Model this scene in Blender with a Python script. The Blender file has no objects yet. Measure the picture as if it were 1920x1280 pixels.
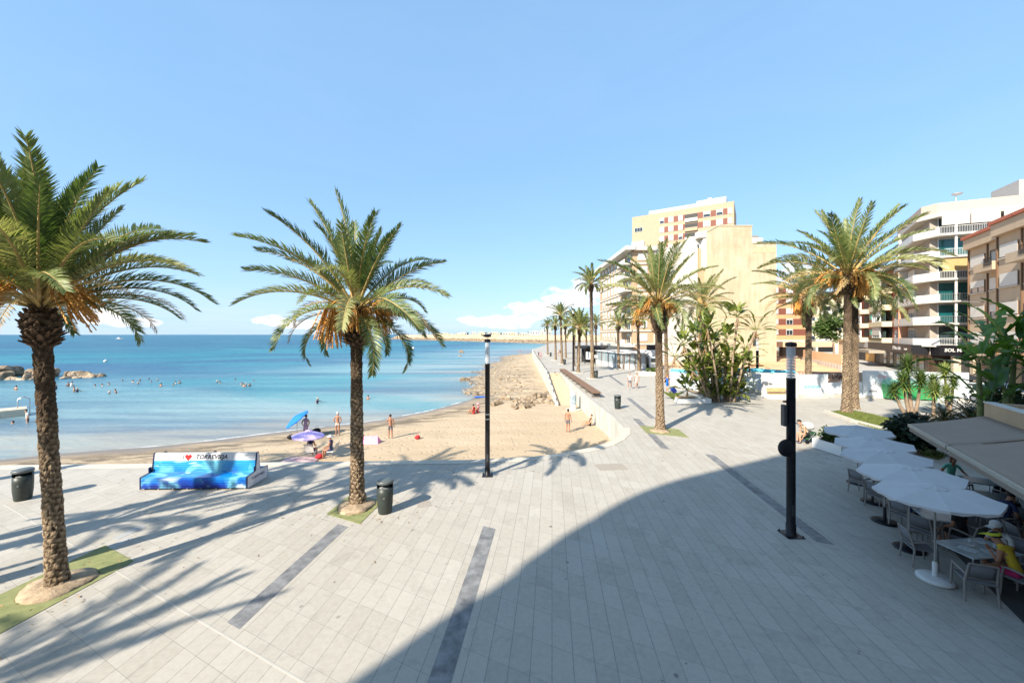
import bpy, bmesh, math, random
import numpy as np
from mathutils import Vector, Matrix, Quaternion, noise
R = math.radians; PI = math.pi; TAU = 2*PI
sc = bpy.context.scene; C = sc.collection
rnd = random.Random(7)
# ---------------------------------------------------------------- camera, light, exposure
H = 5.8; FPX = 720.0
cam = bpy.data.cameras.new('camera'); camo = bpy.data.objects.new('camera', cam); C.objects.link(camo)
camo.location = (0, 0, H); camo.rotation_euler = (R(90), 0, 0)
cam.sensor_fit = 'HORIZONTAL'; cam.sensor_width = 36; cam.lens = 36*FPX/1920
cam.shift_y = -13/1920; cam.clip_start = .1; cam.clip_end = 30000
sc.camera = camo
SUN_AZ, SUN_EL = 42.0, 35.0            # shadows fall towards this azimuth (from +Y to +X)
ce, se = math.cos(R(SUN_EL)), math.sin(R(SUN_EL))
SD = Vector((math.sin(R(SUN_AZ))*ce, math.cos(R(SUN_AZ))*ce, -se))
sl = bpy.data.lights.new('sun', 'SUN'); sl.energy = 5.0; sl.angle = R(.55); sl.color = (1, .91, .77)
so = bpy.data.objects.new('sun', sl); C.objects.link(so); so.rotation_euler = SD.to_track_quat('-Z', 'Y').to_euler()
sc.view_settings.view_transform = 'Standard'; sc.view_settings.look = 'None'
sc.view_settings.exposure = 1.0; sc.view_settings.gamma = 1
sc.cycles.max_bounces = 6; sc.cycles.transparent_max_bounces = 8
try: sc.cycles.use_denoising = True
except Exception: pass

class NT:
    """small node helper"""
    def __init__(s, tree): s.t = tree; s.n = tree.nodes; s.l = tree.links
    def node(s, typ, **kw):
        n = s.n.new(typ)
        for k, v in kw.items(): setattr(n, k, v)
        return n
    def put(s, sock, v):
        if isinstance(v, bpy.types.NodeSocket): s.l.new(v, sock)
        elif v is not None: sock.default_value = v
    def math(s, op, a, b=None, c=None, clamp=False):
        n = s.node('ShaderNodeMath', operation=op); n.use_clamp = clamp
        s.put(n.inputs[0], a)
        if b is not None: s.put(n.inputs[1], b)
        if c is not None: s.put(n.inputs[2], c)
        return n.outputs[0]
    def vm(s, op, a, b=None):
        n = s.node('ShaderNodeVectorMath', operation=op); s.put(n.inputs[0], a)
        if b is not None: s.put(n.inputs[1], b)
        return n.outputs['Value'] if op in ('DOT_PRODUCT', 'LENGTH', 'DISTANCE') else n.outputs[0]
    def mix(s, f, a, b, mode='MIX'):
        n = s.node('ShaderNodeMix', data_type='RGBA', blend_type=mode)
        s.put(n.inputs[0], f); s.put(n.inputs[6], a); s.put(n.inputs[7], b); return n.outputs[2]
    def noise(s, v=None, scale=5, detail=4, rough=.55, dist=0, out=0):
        n = s.node('ShaderNodeTexNoise'); n.inputs['Scale'].default_value = scale
        n.inputs['Detail'].default_value = detail; n.inputs['Roughness'].default_value = rough
        n.inputs['Distortion'].default_value = dist
        if v is not None: s.l.new(v, n.inputs['Vector'])
        return n.outputs[out]
    def ramp(s, f, pts, interp='LINEAR'):
        n = s.node('ShaderNodeValToRGB'); n.color_ramp.interpolation = interp
        e = n.color_ramp.elements
        while len(e) < len(pts): e.new(.5)
        for q, (p, c) in zip(e, pts):
            q.position = p; q.color = (c, c, c, 1) if isinstance(c, (int, float)) else (*c, 1)
        s.put(n.inputs[0], f); return n.outputs[0]
    def rng(s, f, a, b, c=0., d=1.):
        n = s.node('ShaderNodeMapRange'); s.put(n.inputs[0], f)
        for i, v in enumerate((a, b, c, d)): s.put(n.inputs[i+1], v)
        return n.outputs[0]
    def pos(s): return s.node('ShaderNodeNewGeometry').outputs['Position']
    def obj(s): return s.node('ShaderNodeTexCoord').outputs['Object']
    def sep(s, v):
        n = s.node('ShaderNodeSeparateXYZ'); s.l.new(v, n.inputs[0]); return n.outputs
    def comb(s, x, y, z=0.):
        n = s.node('ShaderNodeCombineXYZ')
        for i, v in enumerate((x, y, z)): s.put(n.inputs[i], v)
        return n.outputs[0]
    def bump(s, h, strength=.3, dist=.02):
        n = s.node('ShaderNodeBump'); n.inputs['Strength'].default_value = strength
        n.inputs['Distance'].default_value = dist; s.l.new(h, n.inputs['Height']); return n.outputs[0]

# ---------------------------------------------------------------- world
w = bpy.data.worlds.new('World'); sc.world = w; w.use_nodes = True
T = NT(w.node_tree); T.n.clear()
sky = T.node('ShaderNodeTexSky'); sky.sky_type = 'NISHITA'; sky.sun_disc = False
sky.sun_elevation = R(SUN_EL); sky.sun_rotation = R(SUN_AZ+180)
sky.altitude = 0; sky.air_density = 1.0; sky.dust_density = .6; sky.ozone_density = 1.6
d = T.node('ShaderNodeTexCoord').outputs['Generated']
x_, y_, z_ = T.sep(T.vm('NORMALIZE', d))
az = T.math('ARCTAN2', x_, y_); el = T.math('ARCSINE', z_)
cv = T.comb(T.math('MULTIPLY', az, 9), T.math('MULTIPLY', el, 20), 1.7)
puff = T.noise(cv, 2.1, 9, .58, .25)
wisp = T.noise(T.comb(T.math('MULTIPLY', az, 5), T.math('MULTIPLY', el, 42), 4.2), 1.3, 7, .6, .3)
def blob(ca, ce_, ra, re_):
    a = T.math('DIVIDE', T.math('SUBTRACT', az, ca), ra); b = T.math('DIVIDE', T.math('SUBTRACT', el, ce_), re_)
    dd = T.math('ADD', T.math('MULTIPLY', a, a), T.math('MULTIPLY', b, b))
    return T.math('MAXIMUM', T.math('SUBTRACT', 1., dd), 0.)
B = [(.135, .092, .07, .042), (.05, .062, .09, .034), (.21, .105, .12, .05), (-.03, .036, .12, .026),
     (-.815, .034, .04, .02), (-.78, .022, .05, .012), (-.55, .03, .05, .016), (-.47, .022, .09, .012), (.34, .08, .16, .05), (.62, .11, .1, .05)]
acc = None
for b in B:
    v = blob(*b); acc = v if acc is None else T.math('MAXIMUM', acc, v)
cl = T.math('ADD', T.math('MULTIPLY', T.math('SQRT', acc), .62), T.math('MULTIPLY', T.math('SUBTRACT', puff, .5), 1.5))
clm = T.math('MULTIPLY', T.ramp(cl, [(.27, 0), (.5, .93)], 'EASE'), T.rng(acc, .0, .12))
low = T.math('MULTIPLY', T.rng(el, .11, .0), T.ramp(wisp, [(.38, 0), (.75, .75)]))
hazeb = T.math('POWER', T.rng(el, .42, -.02), 2.2)
skyc = T.mix(1., sky.outputs[0], (.98, 1.16, 1.26, 1), 'MULTIPLY')
skyc = T.mix(.5, skyc, (3.2, 5.7, 9.0, 1)); skyc = T.mix(T.math('MULTIPLY', hazeb, .55), skyc, (4.5, 5.9, 7.6, 1))
thin = T.noise(T.comb(T.math('MULTIPLY', az, 1.6), T.math('MULTIPLY', el, 5), 9.), 1.2, 7, .62, .8); skyc = T.mix(T.ramp(thin, [(.45, 0), (.85, .07)]), skyc, (5.2, 6.3, 8.3, 1))
skyc = T.mix(low, skyc, (5.6, 6.3, 7.2, 1))
shade = T.noise(cv, 3.4, 6, .55)
skyc = T.mix(clm, skyc, T.mix(T.ramp(shade, [(.35, 0), (.62, 1)]), (6.0, 6.6, 7.6, 1), (9.6, 9.4, 9.2, 1)))
bg = T.node('ShaderNodeBackground'); T.l.new(skyc, bg.inputs[0]); bg.inputs[1].default_value = .077
wo = T.node('ShaderNodeOutputWorld'); T.l.new(bg.outputs[0], wo.inputs[0])

# ---------------------------------------------------------------- object helpers
def px(x, y, z=0.0):
    Z = FPX*(H-z)/(y-627.0); return Vector(((x-960.0)*Z/FPX, Z, z))
def at(x, Z, z=0.0): return Vector(((x-960.0)*Z/FPX, Z, z))
def hz(y, Z): return H-(y-627.0)*Z/FPX

def tag(o, label=None, cat=None, group=None, kind=None):
    if label: o['label'] = label
    if cat: o['category'] = cat
    if group: o['group'] = group
    if kind: o['kind'] = kind
    return o
def thing(name, label, cat, loc=(0, 0, 0), rz=0, group=None):
    o = bpy.data.objects.new(name, None); C.objects.link(o); o.empty_display_size = .2
    o.location = loc; o.rotation_euler = (0, 0, rz)
    return tag(o, label, cat, group)
def copy_tree(o, parent=None):
    c = o.copy(); C.objects.link(c)
    if parent is not None: c.parent = parent
    for ch in list(o.children): copy_tree(ch, c)
    return c

class MB:
    def __init__(s): s.v = []; s.f = []; s.m = []; s.sm = []
    def add(s, vs, fs, mi=0, smooth=False):
        o = len(s.v); s.v.extend([tuple(v) for v in vs])
        for f in fs: s.f.append([i+o for i in f]); s.m.append(mi); s.sm.append(smooth)
        return s
    def box(s, c, d, rz=0, mi=0, M=None):
        x, y, z = d[0]/2, d[1]/2, d[2]/2
        vs = [Vector((sx*x, sy*y, sz*z)) for sz in (-1, 1) for sy in (-1, 1) for sx in (-1, 1)]
        if M is None: M = Matrix.Rotation(rz, 3, 'Z')
        c = Vector(c)
        return s.add([M @ v + c for v in vs], [(0, 2, 3, 1), (4, 5, 7, 6), (0, 1, 5, 4), (2, 6, 7, 3), (0, 4, 6, 2), (1, 3, 7, 5)], mi)
    def bevbox(s, c, d, b=.02, rz=0, mi=0, M=None):
        """box with chamfered edges"""
        x, y, z = d[0]/2, d[1]/2, d[2]/2; b = min(b, x*.9, y*.9, z*.9)
        bm = bmesh.new(); bmesh.ops.create_cube(bm, size=1)
        for v in bm.verts: v.co = Vector((v.co.x*2*x, v.co.y*2*y, v.co.z*2*z))
        bmesh.ops.bevel(bm, geom=list(bm.edges), offset=b, segments=2, affect='EDGES', profile=.5)
        if M is None: M = Matrix.Rotation(rz, 3, 'Z')
        c = Vector(c); bm.verts.index_update()
        s.add([M @ v.co + c for v in bm.verts], [[v.index for v in f.verts] for f in bm.faces], mi); bm.free(); return s
    def tube(s, pts, rad, n=8, mi=0, caps=True, smooth=True):
        pts = [Vector(p) for p in pts]
        if not hasattr(rad, '__len__'): rad = [rad]*len(pts)
        o = []; up = Vector((0, 0, 1)); prev = None
        for i, p in enumerate(pts):
            t = (pts[min(i+1, len(pts)-1)]-pts[max(i-1, 0)])
            if t.length < 1e-9: t = Vector((0, 0, 1))
            t.normalize()
            if prev is None:
                a = t.cross(up)
                if a.length < 1e-3: a = t.cross(Vector((1, 0, 0)))
            else: a = prev - t*prev.dot(t)
            a.normalize(); b = t.cross(a); prev = a
            for k in range(n):
                q = TAU*k/n; o.append(p+(a*math.cos(q)+b*math.sin(q))*rad[i])
        f = [(i*n+k, i*n+(k+1) % n, (i+1)*n+(k+1) % n, (i+1)*n+k) for i in range(len(pts)-1) for k in range(n)]
        s.add(o, f, mi, smooth)
        if caps:
            s.add(o[:n], [list(range(n))[::-1]], mi); s.add(o[-n:], [list(range(n))], mi)
        return s
    def lathe(s, prof, n=16, c=(0, 0, 0), mi=0, smooth=True, squash=(1, 1)):
        c = Vector(c); o = []
        for r, z in prof:
            for k in range(n):
                q = TAU*k/n; o.append(c+Vector((r*math.cos(q)*squash[0], r*math.sin(q)*squash[1], z)))
        f = [(i*n+k, i*n+(k+1) % n, (i+1)*n+(k+1) % n, (i+1)*n+k) for i in range(len(prof)-1) for k in range(n)]
        s.add(o, f, mi, smooth)
        if prof[0][0] > 1e-4: s.add(o[:n], [list(range(n))[::-1]], mi)
        if prof[-1][0] > 1e-4: s.add(o[-n:], [list(range(n))], mi)
        return s
    def prism(s, poly, z0, z1, mi=0, top=True, bot=True):
        n = len(poly); vs = [(p[0], p[1], z0) for p in poly]+[(p[0], p[1], z1) for p in poly]
        ar = sum(poly[i][0]*poly[(i+1) % n][1]-poly[(i+1) % n][0]*poly[i][1] for i in range(n))
        idx = list(range(n)) if ar > 0 else list(range(n))[::-1]
        f = [(idx[i], idx[(i+1) % n], idx[(i+1) % n]+n, idx[i]+n) for i in range(n)]
        if top: f.append([i+n for i in idx])
        if bot: f.append(idx[::-1])
        return s.add(vs, f, mi)
    def blob(s, c, r, seed=0, sub=2, amp=.25, sc_=1.6, squash=1, mi=0, smooth=False):
        bm = bmesh.new(); bmesh.ops.create_icosphere(bm, subdivisions=sub, radius=1); c = Vector(c)
        r = Vector(r) if hasattr(r, '__len__') else Vector((r, r, r*squash))
        for v in bm.verts:
            k = 1+amp*noise.noise(v.co*sc_+Vector((seed*3.1, seed*1.7, seed)))*2
            v.co = v.co*k; v.co = Vector((v.co.x*r.x, v.co.y*r.y, v.co.z*r.z))
        bm.verts.index_update()
        s.add([v.co+c for v in bm.verts], [[v.index for v in f.verts] for f in bm.faces], mi, smooth); bm.free(); return s
    def mesh(s, name, mats):
        me = bpy.data.meshes.new(name); me.from_pydata(s.v, [], s.f); me.update()
        if not isinstance(mats, (list, tuple)): mats = [mats]
        for m in mats: me.materials.append(m)
        me.polygons.foreach_set('material_index', s.m); me.polygons.foreach_set('use_smooth', s.sm)
        return me
    def build(s, name, mats, parent=None, loc=None):
        o = bpy.data.objects.new(name, s.mesh(name, mats)); C.objects.link(o)
        if parent is not None: o.parent = parent
        if loc is not None: o.location = loc
        return o
def inst(me, name, parent=None, M=None):
    o = bpy.data.objects.new(name, me); C.objects.link(o)
    if parent is not None: o.parent = parent
    if M is not None: o.matrix_basis = M
    return o
def struct(o): o['kind'] = 'structure'; return o

# ---------------------------------------------------------------- materials
MT = {}
def mat(name, col, rough=.7, var=.12, scale=6, bump=0., bscale=40, metal=0., spec=.4, space='obj', col2=None, stain=0., sub=0., trans=0.):
    if name in MT: return MT[name]
    m = bpy.data.materials.new(name); m.use_nodes = True; T = NT(m.node_tree)
    p = T.n['Principled BSDF']; p.inputs['Roughness'].default_value = rough; p.inputs['Metallic'].default_value = metal
    p.inputs['Specular IOR Level'].default_value = spec
    v = T.obj() if space == 'obj' else T.pos()
    a = tuple(max(0, c*(1-var)) for c in col); b = col2 or tuple(min(1, c*(1+var)) for c in col)
    f = T.noise(v, scale, 5, .6)
    c = T.mix(T.ramp(f, [(.3, 0), (.7, 1)]), (*a, 1), (*b, 1))
    if stain:
        sv = T.vm('MULTIPLY', v, (1.3, 1.3, .18)); g = T.noise(sv, 1.1, 6, .65)
        c = T.mix(T.ramp(g, [(.45, 0), (.72, stain)]), c, tuple(x*.45 for x in col)+(1,))
    T.l.new(c, p.inputs['Base Color'])
    if bump:
        T.l.new(T.bump(T.noise(v, bscale, 4, .6), bump, .02), p.inputs['Normal'])
    if trans: p.inputs['Transmission Weight'].default_value = trans
    MT[name] = m; return m
def foliage(name, c1, c2, tip=None, rough=.5, trans=.25):
    if name in MT: return MT[name]
    m = bpy.data.materials.new(name); m.use_nodes = True; T = NT(m.node_tree)
    p = T.n['Principled BSDF']; p.inputs['Roughness'].default_value = rough; p.inputs['Specular IOR Level'].default_value = .45
    oi = T.node('ShaderNodeObjectInfo').outputs['Random']
    f = T.math('ADD', T.math('MULTIPLY', T.noise(T.obj(), 2.2, 3), .6), T.math('MULTIPLY', oi, .45))
    c = T.mix(T.ramp(f, [(.3, 0), (.75, 1)]), (*c1, 1), (*c2, 1))
    T.l.new(c, p.inputs['Base Color'])
    tr = T.node('ShaderNodeBsdfTranslucent'); T.l.new(T.mix(1., c, (1.25, 1.3, .6, 1) if 'canvas' not in name else (1, 1, 1, 1), 'MULTIPLY'), tr.inputs[0])
    ms = T.node('ShaderNodeMixShader'); ms.inputs[0].default_value = trans
    T.l.new(p.outputs[0], ms.inputs[1]); T.l.new(tr.outputs[0], ms.inputs[2])
    T.l.new(ms.outputs[0], T.n['Material Output'].inputs[0]); MT[name] = m; return m

WHITE = mat('white_plaster', (.52, .50, .45), .8, .08, 2, .1, 30, stain=.3)
WPAINT = mat('white_paint', (.62, .61, .59), .45, .08, 1.5, stain=.18)
BEIGE = mat('beige_plaster', (.72, .56, .36), .85, .07, 1.2, .15, 30, stain=.22)
BLACKM = mat('black_metal', (.012, .012, .016), .42, .5, 6, .15, 50, metal=.2, stain=.3)
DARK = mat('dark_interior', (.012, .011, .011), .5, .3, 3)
STEEL = mat('steel', (.45, .46, .47), .35, .1, 12, metal=.8)
BRONZE = mat('bronze_frame', (.16, .09, .05), .5, .1, 8)
SHUT = mat('roller_shutter', (.58, .55, .50), .6, .04, 5)
CREAM = mat('cream_band', (.62, .54, .36), .8, .05, 2, .1, 30)
REDBRICK = mat('red_brick', (.40, .13, .075), .85, .12, 3, .2, 60)
ORBRICK = mat('orange_brick', (.62, .34, .17), .85, .08, 2, .2, 50)
DKBROWN = mat('brown_panel', (.20, .07, .045), .7, .1, 3)
TILE = mat('roof_tile', (.40, .12, .07), .8, .2, 6, .4, 20)
TAN = mat('tan_plaster', (.62, .45, .29), .85, .06, 2, .1, 30)
GREYP = mat('grey_plaster', (.42, .42, .42), .8, .06, 3)
def glass_mat(name, col=(.02, .03, .035), rough=.06):
    m = bpy.data.materials.new(name); m.use_nodes = True; p = m.node_tree.nodes['Principled BSDF']
    T = NT(m.node_tree); c = T.mix(T.noise(T.pos(), .8, 3), (*col, 1), tuple(x*2.2 for x in col)+(1,)); T.l.new(c, p.inputs['Base Color'])
    p.inputs['Roughness'].default_value = rough; p.inputs['Specular IOR Level'].default_value = .7; return m
GLASS = glass_mat('window_glass'); GLASSB = glass_mat('pale_glass', (.16, .19, .2), .12)
TEAL = glass_mat('teal_glass', (.003, .05, .055), .15)
# ================================================================ SETTING
# paving frame: e2 runs along the joints, e1 across (the slabs are laid skewed)
E2 = Vector((math.sin(R(5.95)), math.cos(R(5.95)))); E1 = Vector((math.cos(R(25.8)), -math.sin(R(25.8))))
det = E1.x*E2.y-E1.y*E2.x
DA = (E2.y/det, -E2.x/det, 0); DB = (-E1.y/det, E1.x/det, 0)     # a = P.DA , b = P.DB
def paving_mat():
    m = bpy.data.materials.new('stone_paving'); m.use_nodes = True; T = NT(m.node_tree); p = T.n['Principled BSDF']
    P = T.pos(); a = T.vm('DOT_PRODUCT', P, DA); b = T.vm('DOT_PRODUCT', P, DB)
    br = T.node('ShaderNodeTexBrick'); br.offset = 0.0; br.inputs['Scale'].default_value = 1
    br.inputs['Brick Width'].default_value = .8; br.inputs['Row Height'].default_value = .4
    br.inputs['Mortar Size'].default_value = .005; br.inputs['Mortar Smooth'].default_value = .2; br.inputs['Bias'].default_value = 0
    br.inputs['Color1'].default_value = (.375, .345, .295, 1); br.inputs['Color2'].default_value = (.445, .415, .365, 1)
    br.inputs['Mortar'].default_value = (.20, .19, .175, 1)
    T.l.new(T.comb(b, a), br.inputs['Vector'])
    # fine half joints across each slab (two strips)
    fa = T.math('ABSOLUTE', T.math('SUBTRACT', T.math('FRACT', T.math('DIVIDE', a, .2)), .5))
    thin = T.math('MULTIPLY', T.ramp(fa, [(.484, 0), (.492, 1)]), .25)
    c = T.mix(thin, br.outputs['Color'], (.24, .23, .21, 1))
    fr = T.math('ABSOLUTE', T.math('SUBTRACT', T.math('FRACT', T.math('DIVIDE', a, .4)), .5))
    c = T.mix(T.math('MULTIPLY', T.ramp(fr, [(.478, 0), (.488, 1)]), .8), c, (.12, .115, .11, 1))
    n1 = T.noise(P, .35, 6, .65); n2 = T.noise(P, 9, 5, .7); n3 = T.noise(P, 70, 3, .6)
    c = T.mix(T.ramp(n1, [(.3, .0), (.72, .58)]), c, (.33, .30, .255, 1))
    c = T.mix(T.ramp(n2, [(.35, .0), (.8, .30)]), c, (.60, .57, .52, 1))
    c = T.mix(T.ramp(n3, [(.4, .0), (.75, .22)]), c, (.3, .28, .25, 1))
    vo = T.node('ShaderNodeTexVoronoi'); vo.inputs['Scale'].default_value = .95; vo.inputs['Randomness'].default_value = 1; T.l.new(P, vo.inputs['Vector'])
    gate = T.ramp(T.noise(P, .22, 2), [(.38, 0), (.5, 1)])
    spot = T.math('MULTIPLY', T.ramp(T.math('ADD', vo.outputs['Distance'], T.math('MULTIPLY', n2, .05)), [(.058, 1), (.078, 0)]), gate)
    c = T.mix(T.math('MULTIPLY', spot, .75), c, (.07, .065, .06, 1))
    vs_ = T.node('ShaderNodeTexVoronoi'); vs_.inputs['Scale'].default_value = 2.6; T.l.new(P, vs_.inputs['Vector'])
    c = T.mix(T.math('MULTIPLY', T.ramp(vs_.outputs['Distance'], [(.05, .7), (.075, 0)]), T.ramp(T.noise(P, .6, 3), [(.48, 0), (.56, 1)])), c, (.14, .13, .12, 1))
    blotch = T.ramp(T.noise(P, 1.3, 8, .75, .6), [(.52, 0), (.68, .4)]); c = T.mix(blotch, c, (.25, .23, .20, 1))
    vo2 = T.node('ShaderNodeTexVoronoi'); vo2.inputs['Scale'].default_value = .17; T.l.new(P, vo2.inputs['Vector'])
    stain = T.ramp(T.math('ADD', vo2.outputs['Distance'], T.math('MULTIPLY', n2, .12)), [(.12, .5), (.26, 0)])
    c = T.mix(stain, c, (.27, .245, .21, 1))
    T.l.new(c, p.inputs['Base Color']); p.inputs['Roughness'].default_value = .75; p.inputs['Specular IOR Level'].default_value = .3
    hb = T.math('ADD', T.math('MULTIPLY', T.math('SUBTRACT', 1., br.outputs['Fac']), 1.), T.math('MULTIPLY', n3, .25))
    T.l.new(T.bump(hb, .35, .006), p.inputs['Normal']); return m
PAVE = paving_mat()
DKSTONE = mat('dark_stone_band', (.15, .15, .155), .6, .35, 3.5, .3, 60, col2=(.27, .27, .27))
SAND = None
def sand_mat():
    m = bpy.data.materials.new('beach_sand'); m.use_nodes = True; T = NT(m.node_tree); p = T.n['Principled BSDF']
    P = T.pos(); z = T.sep(P)[2]
    n1 = T.noise(T.vm('MULTIPLY', P, (.35, 1.2, 1)), .5, 6, .6); n2 = T.noise(P, 3., 6, .65); n3 = T.noise(T.vm('MULTIPLY', P, (.08, 1.6, 1)), 1., 4, .6)
    c = T.mix(T.ramp(n1, [(.3, 0), (.75, 1)]), (.41, .315, .205, 1), (.51, .40, .275, 1))
    c = T.mix(T.ramp(n2, [(.4, 0), (.8, .35)]), c, (.48, .35, .22, 1))
    c = T.mix(T.ramp(n3, [(.55, 0), (.72, .45)]), c, (.38, .26, .16, 1))
    wet = T.rng(T.math('ADD', z, T.math('MULTIPLY', T.math('SUBTRACT', n1, .5), .25)), -2.0, -2.13)
    c = T.mix(wet, c, (.22, .165, .115, 1))
    weed = T.math('MULTIPLY', T.ramp(T.noise(T.vm('MULTIPLY', P, (.3, 1.1, 1)), 1.2, 5, .7), [(.42, 0), (.52, 1)]),
                  T.math('MULTIPLY', T.rng(z, -2.08, -1.98), T.rng(z, -1.82, -1.93)))
    c = T.mix(T.math('MULTIPLY', weed, .8), c, (.10, .08, .055, 1))
    rk = T.node('ShaderNodeAttribute'); rk.attribute_name = 'rocky'
    rc = T.mix(T.ramp(T.noise(P, 1.6, 7, .7), [(.35, 0), (.65, 1)]), (.12, .085, .05, 1), (.52, .41, .28, 1))
    rz = T.rng(T.math('ADD', z, T.math('MULTIPLY', n2, .4)), -2.08, -1.8)
    rc = T.mix(rz, (.10, .085, .05, 1), rc)
    ledge = T.ramp(T.noise(T.vm('MULTIPLY', P, (.5, 1, 1)), .28, 6, .65), [(.44, 0), (.56, 1)]); wetl = T.rng(z, -1.75, -2.0)
    c = T.mix(T.math('MULTIPLY', rk.outputs['Fac'], T.math('MAXIMUM', ledge, wetl)), c, rc)
    T.l.new(c, p.inputs['Base Color'])
    T.l.new(T.rng(wet, 0, 1, .9, .35), p.inputs['Roughness']); p.inputs['Specular IOR Level'].default_value = .3
    v3 = T.node('ShaderNodeTexVoronoi'); v3.inputs['Scale'].default_value = 2.2; T.l.new(P, v3.inputs['Vector'])
    fp = T.math('MULTIPLY', T.ramp(v3.outputs['Distance'], [(.0, 0), (.3, 1)]), T.rng(T.sep(P)[2], -2.0, -1.8))
    T.l.new(T.bump(T.math('ADD', fp, T.math('MULTIPLY', T.noise(P, 14, 6, .7), .5)), 1., .06), p.inputs['Normal']); return m
SAND = sand_mat()
SL = -2.2
COAST = [(-400, 0), (-90, 14)]+[tuple(px(*q, SL)[:2]) for q in
    [(-300, 880), (0, 862), (100, 851), (200, 843), (300, 836), (400, 825), (480, 815), (560, 805), (650, 795), (720, 786), (800, 771), (850, 758), (900, 744),
     (868, 732), (890, 722), (866, 712), (900, 704), (888, 697), (915, 690), (905, 684), (935, 678), (940, 668), (1000, 661)]]+[(26, 260), (60, 330), (400, 420)]
CO = np.array(COAST)
def sdist(X, Y):
    """distance to the coastline, positive on land (right-hand side of the polyline)"""
    best = np.full(X.shape, 1e9); sg = np.ones(X.shape)
    for i in range(len(CO)-1):
        a, b = CO[i], CO[i+1]; ab = b-a; L2 = ab@ab
        t = np.clip(((X-a[0])*ab[0]+(Y-a[1])*ab[1])/L2, 0, 1)
        qx, qy = a[0]+t*ab[0], a[1]+t*ab[1]; dd = np.hypot(X-qx, Y-qy)
        cr = ab[0]*(Y-a[1])-ab[1]*(X-a[0])
        m = dd < best-1e-6; best = np.where(m, dd, best); sg = np.where(m, np.where(cr < 0, 1, -1), sg)
    return best*sg
def grid_mesh(name, X, Y, Z, mats, attrs={}):
    ny, nx = X.shape; me = bpy.data.meshes.new(name)
    v = np.stack([X, Y, Z], -1).reshape(-1, 3)
    i = np.arange(ny*nx).reshape(ny, nx)
    f = np.stack([i[:-1, :-1], i[:-1, 1:], i[1:, 1:], i[1:, :-1]], -1).reshape(-1, 4)
    me.from_pydata(v.tolist(), [], f.tolist()); me.update()
    for m in mats: me.materials.append(m)
    for k, a in attrs.items():
        at_ = me.attributes.new(k, 'FLOAT', 'POINT'); at_.data.foreach_set('value', a.reshape(-1).astype(np.float32))
    me.polygons.foreach_set('use_smooth', [True]*len(me.polygons))
    o = bpy.data.objects.new(name, me); C.objects.link(o); return o
def npnoise(X, Y, s, seed, octs=4):
    out = np.zeros(X.shape); a = 1
    for o in range(octs):
        fl = np.array([noise.noise(Vector((x*s, y*s, seed+o*7.7))) for x, y in zip(X.ravel(), Y.ravel())]).reshape(X.shape)
        out += a*fl; a *= .5; s *= 2.1
    return out
# beach
ys = np.concatenate([np.linspace(14, 60, 150), np.linspace(60.6, 185, 120)]); xs = np.concatenate([np.linspace(-120, -40, 40), np.linspace(-39, 9, 150)])
X, Y = np.meshgrid(xs, ys); D = sdist(X, Y)
rocky = np.clip((Y-44-.0*X)/6, 0, 1)*np.clip((5.2-X)/2, 0, 1)
n1 = npnoise(X, Y, .16, 3.3); n2 = npnoise(X, Y, .7, 9.1, 3)
Zs = SL+np.where(D > 0, .62*(1-np.exp(-D/7)), .10*D)+.03*n2*(1-rocky)*np.clip(np.abs(D)/2, 0, 1)+.04*n1*(1-rocky)*np.clip(D/4, 0, 1)
shelf = np.where(D > 0, .35*(1-np.exp(-D/2.5))+.055*np.clip(D, 0, 12), .16*D)
q = np.floor((shelf+.35*n1)*4)/4
Zr = SL+.03+.40*shelf+.22*q+.10*n2
Zs = Zs*(1-rocky)+np.maximum(Zr, SL-1.2)*rocky; Zs = np.minimum(Zs, -.35); Zs = np.maximum(Zs, SL-3)
SANDZ = (xs, ys, Zs)
def sand_z(x, y):
    i = min(max(np.searchsorted(xs, x)-1, 0), len(xs)-2); j = min(max(np.searchsorted(ys, y)-1, 0), len(ys)-2)
    u = (x-xs[i])/(xs[i+1]-xs[i]); v = (y-ys[j])/(ys[j+1]-ys[j])
    return float((Zs[j, i]*(1-u)+Zs[j, i+1]*u)*(1-v)+(Zs[j+1, i]*(1-u)+Zs[j+1, i+1]*u)*v)
def onsand(x, y):
    """point of the sand seen at a pixel"""
    z = -1.7
    for _ in range(12):
        p = px(x, y, z); z = .5*z+.5*sand_z(p.x, p.y)
    p = px(x, y, z); return Vector((p.x, p.y, sand_z(p.x, p.y)))
struct(grid_mesh('beach', X, Y, Zs, [SAND], {'rocky': rocky}))

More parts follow.
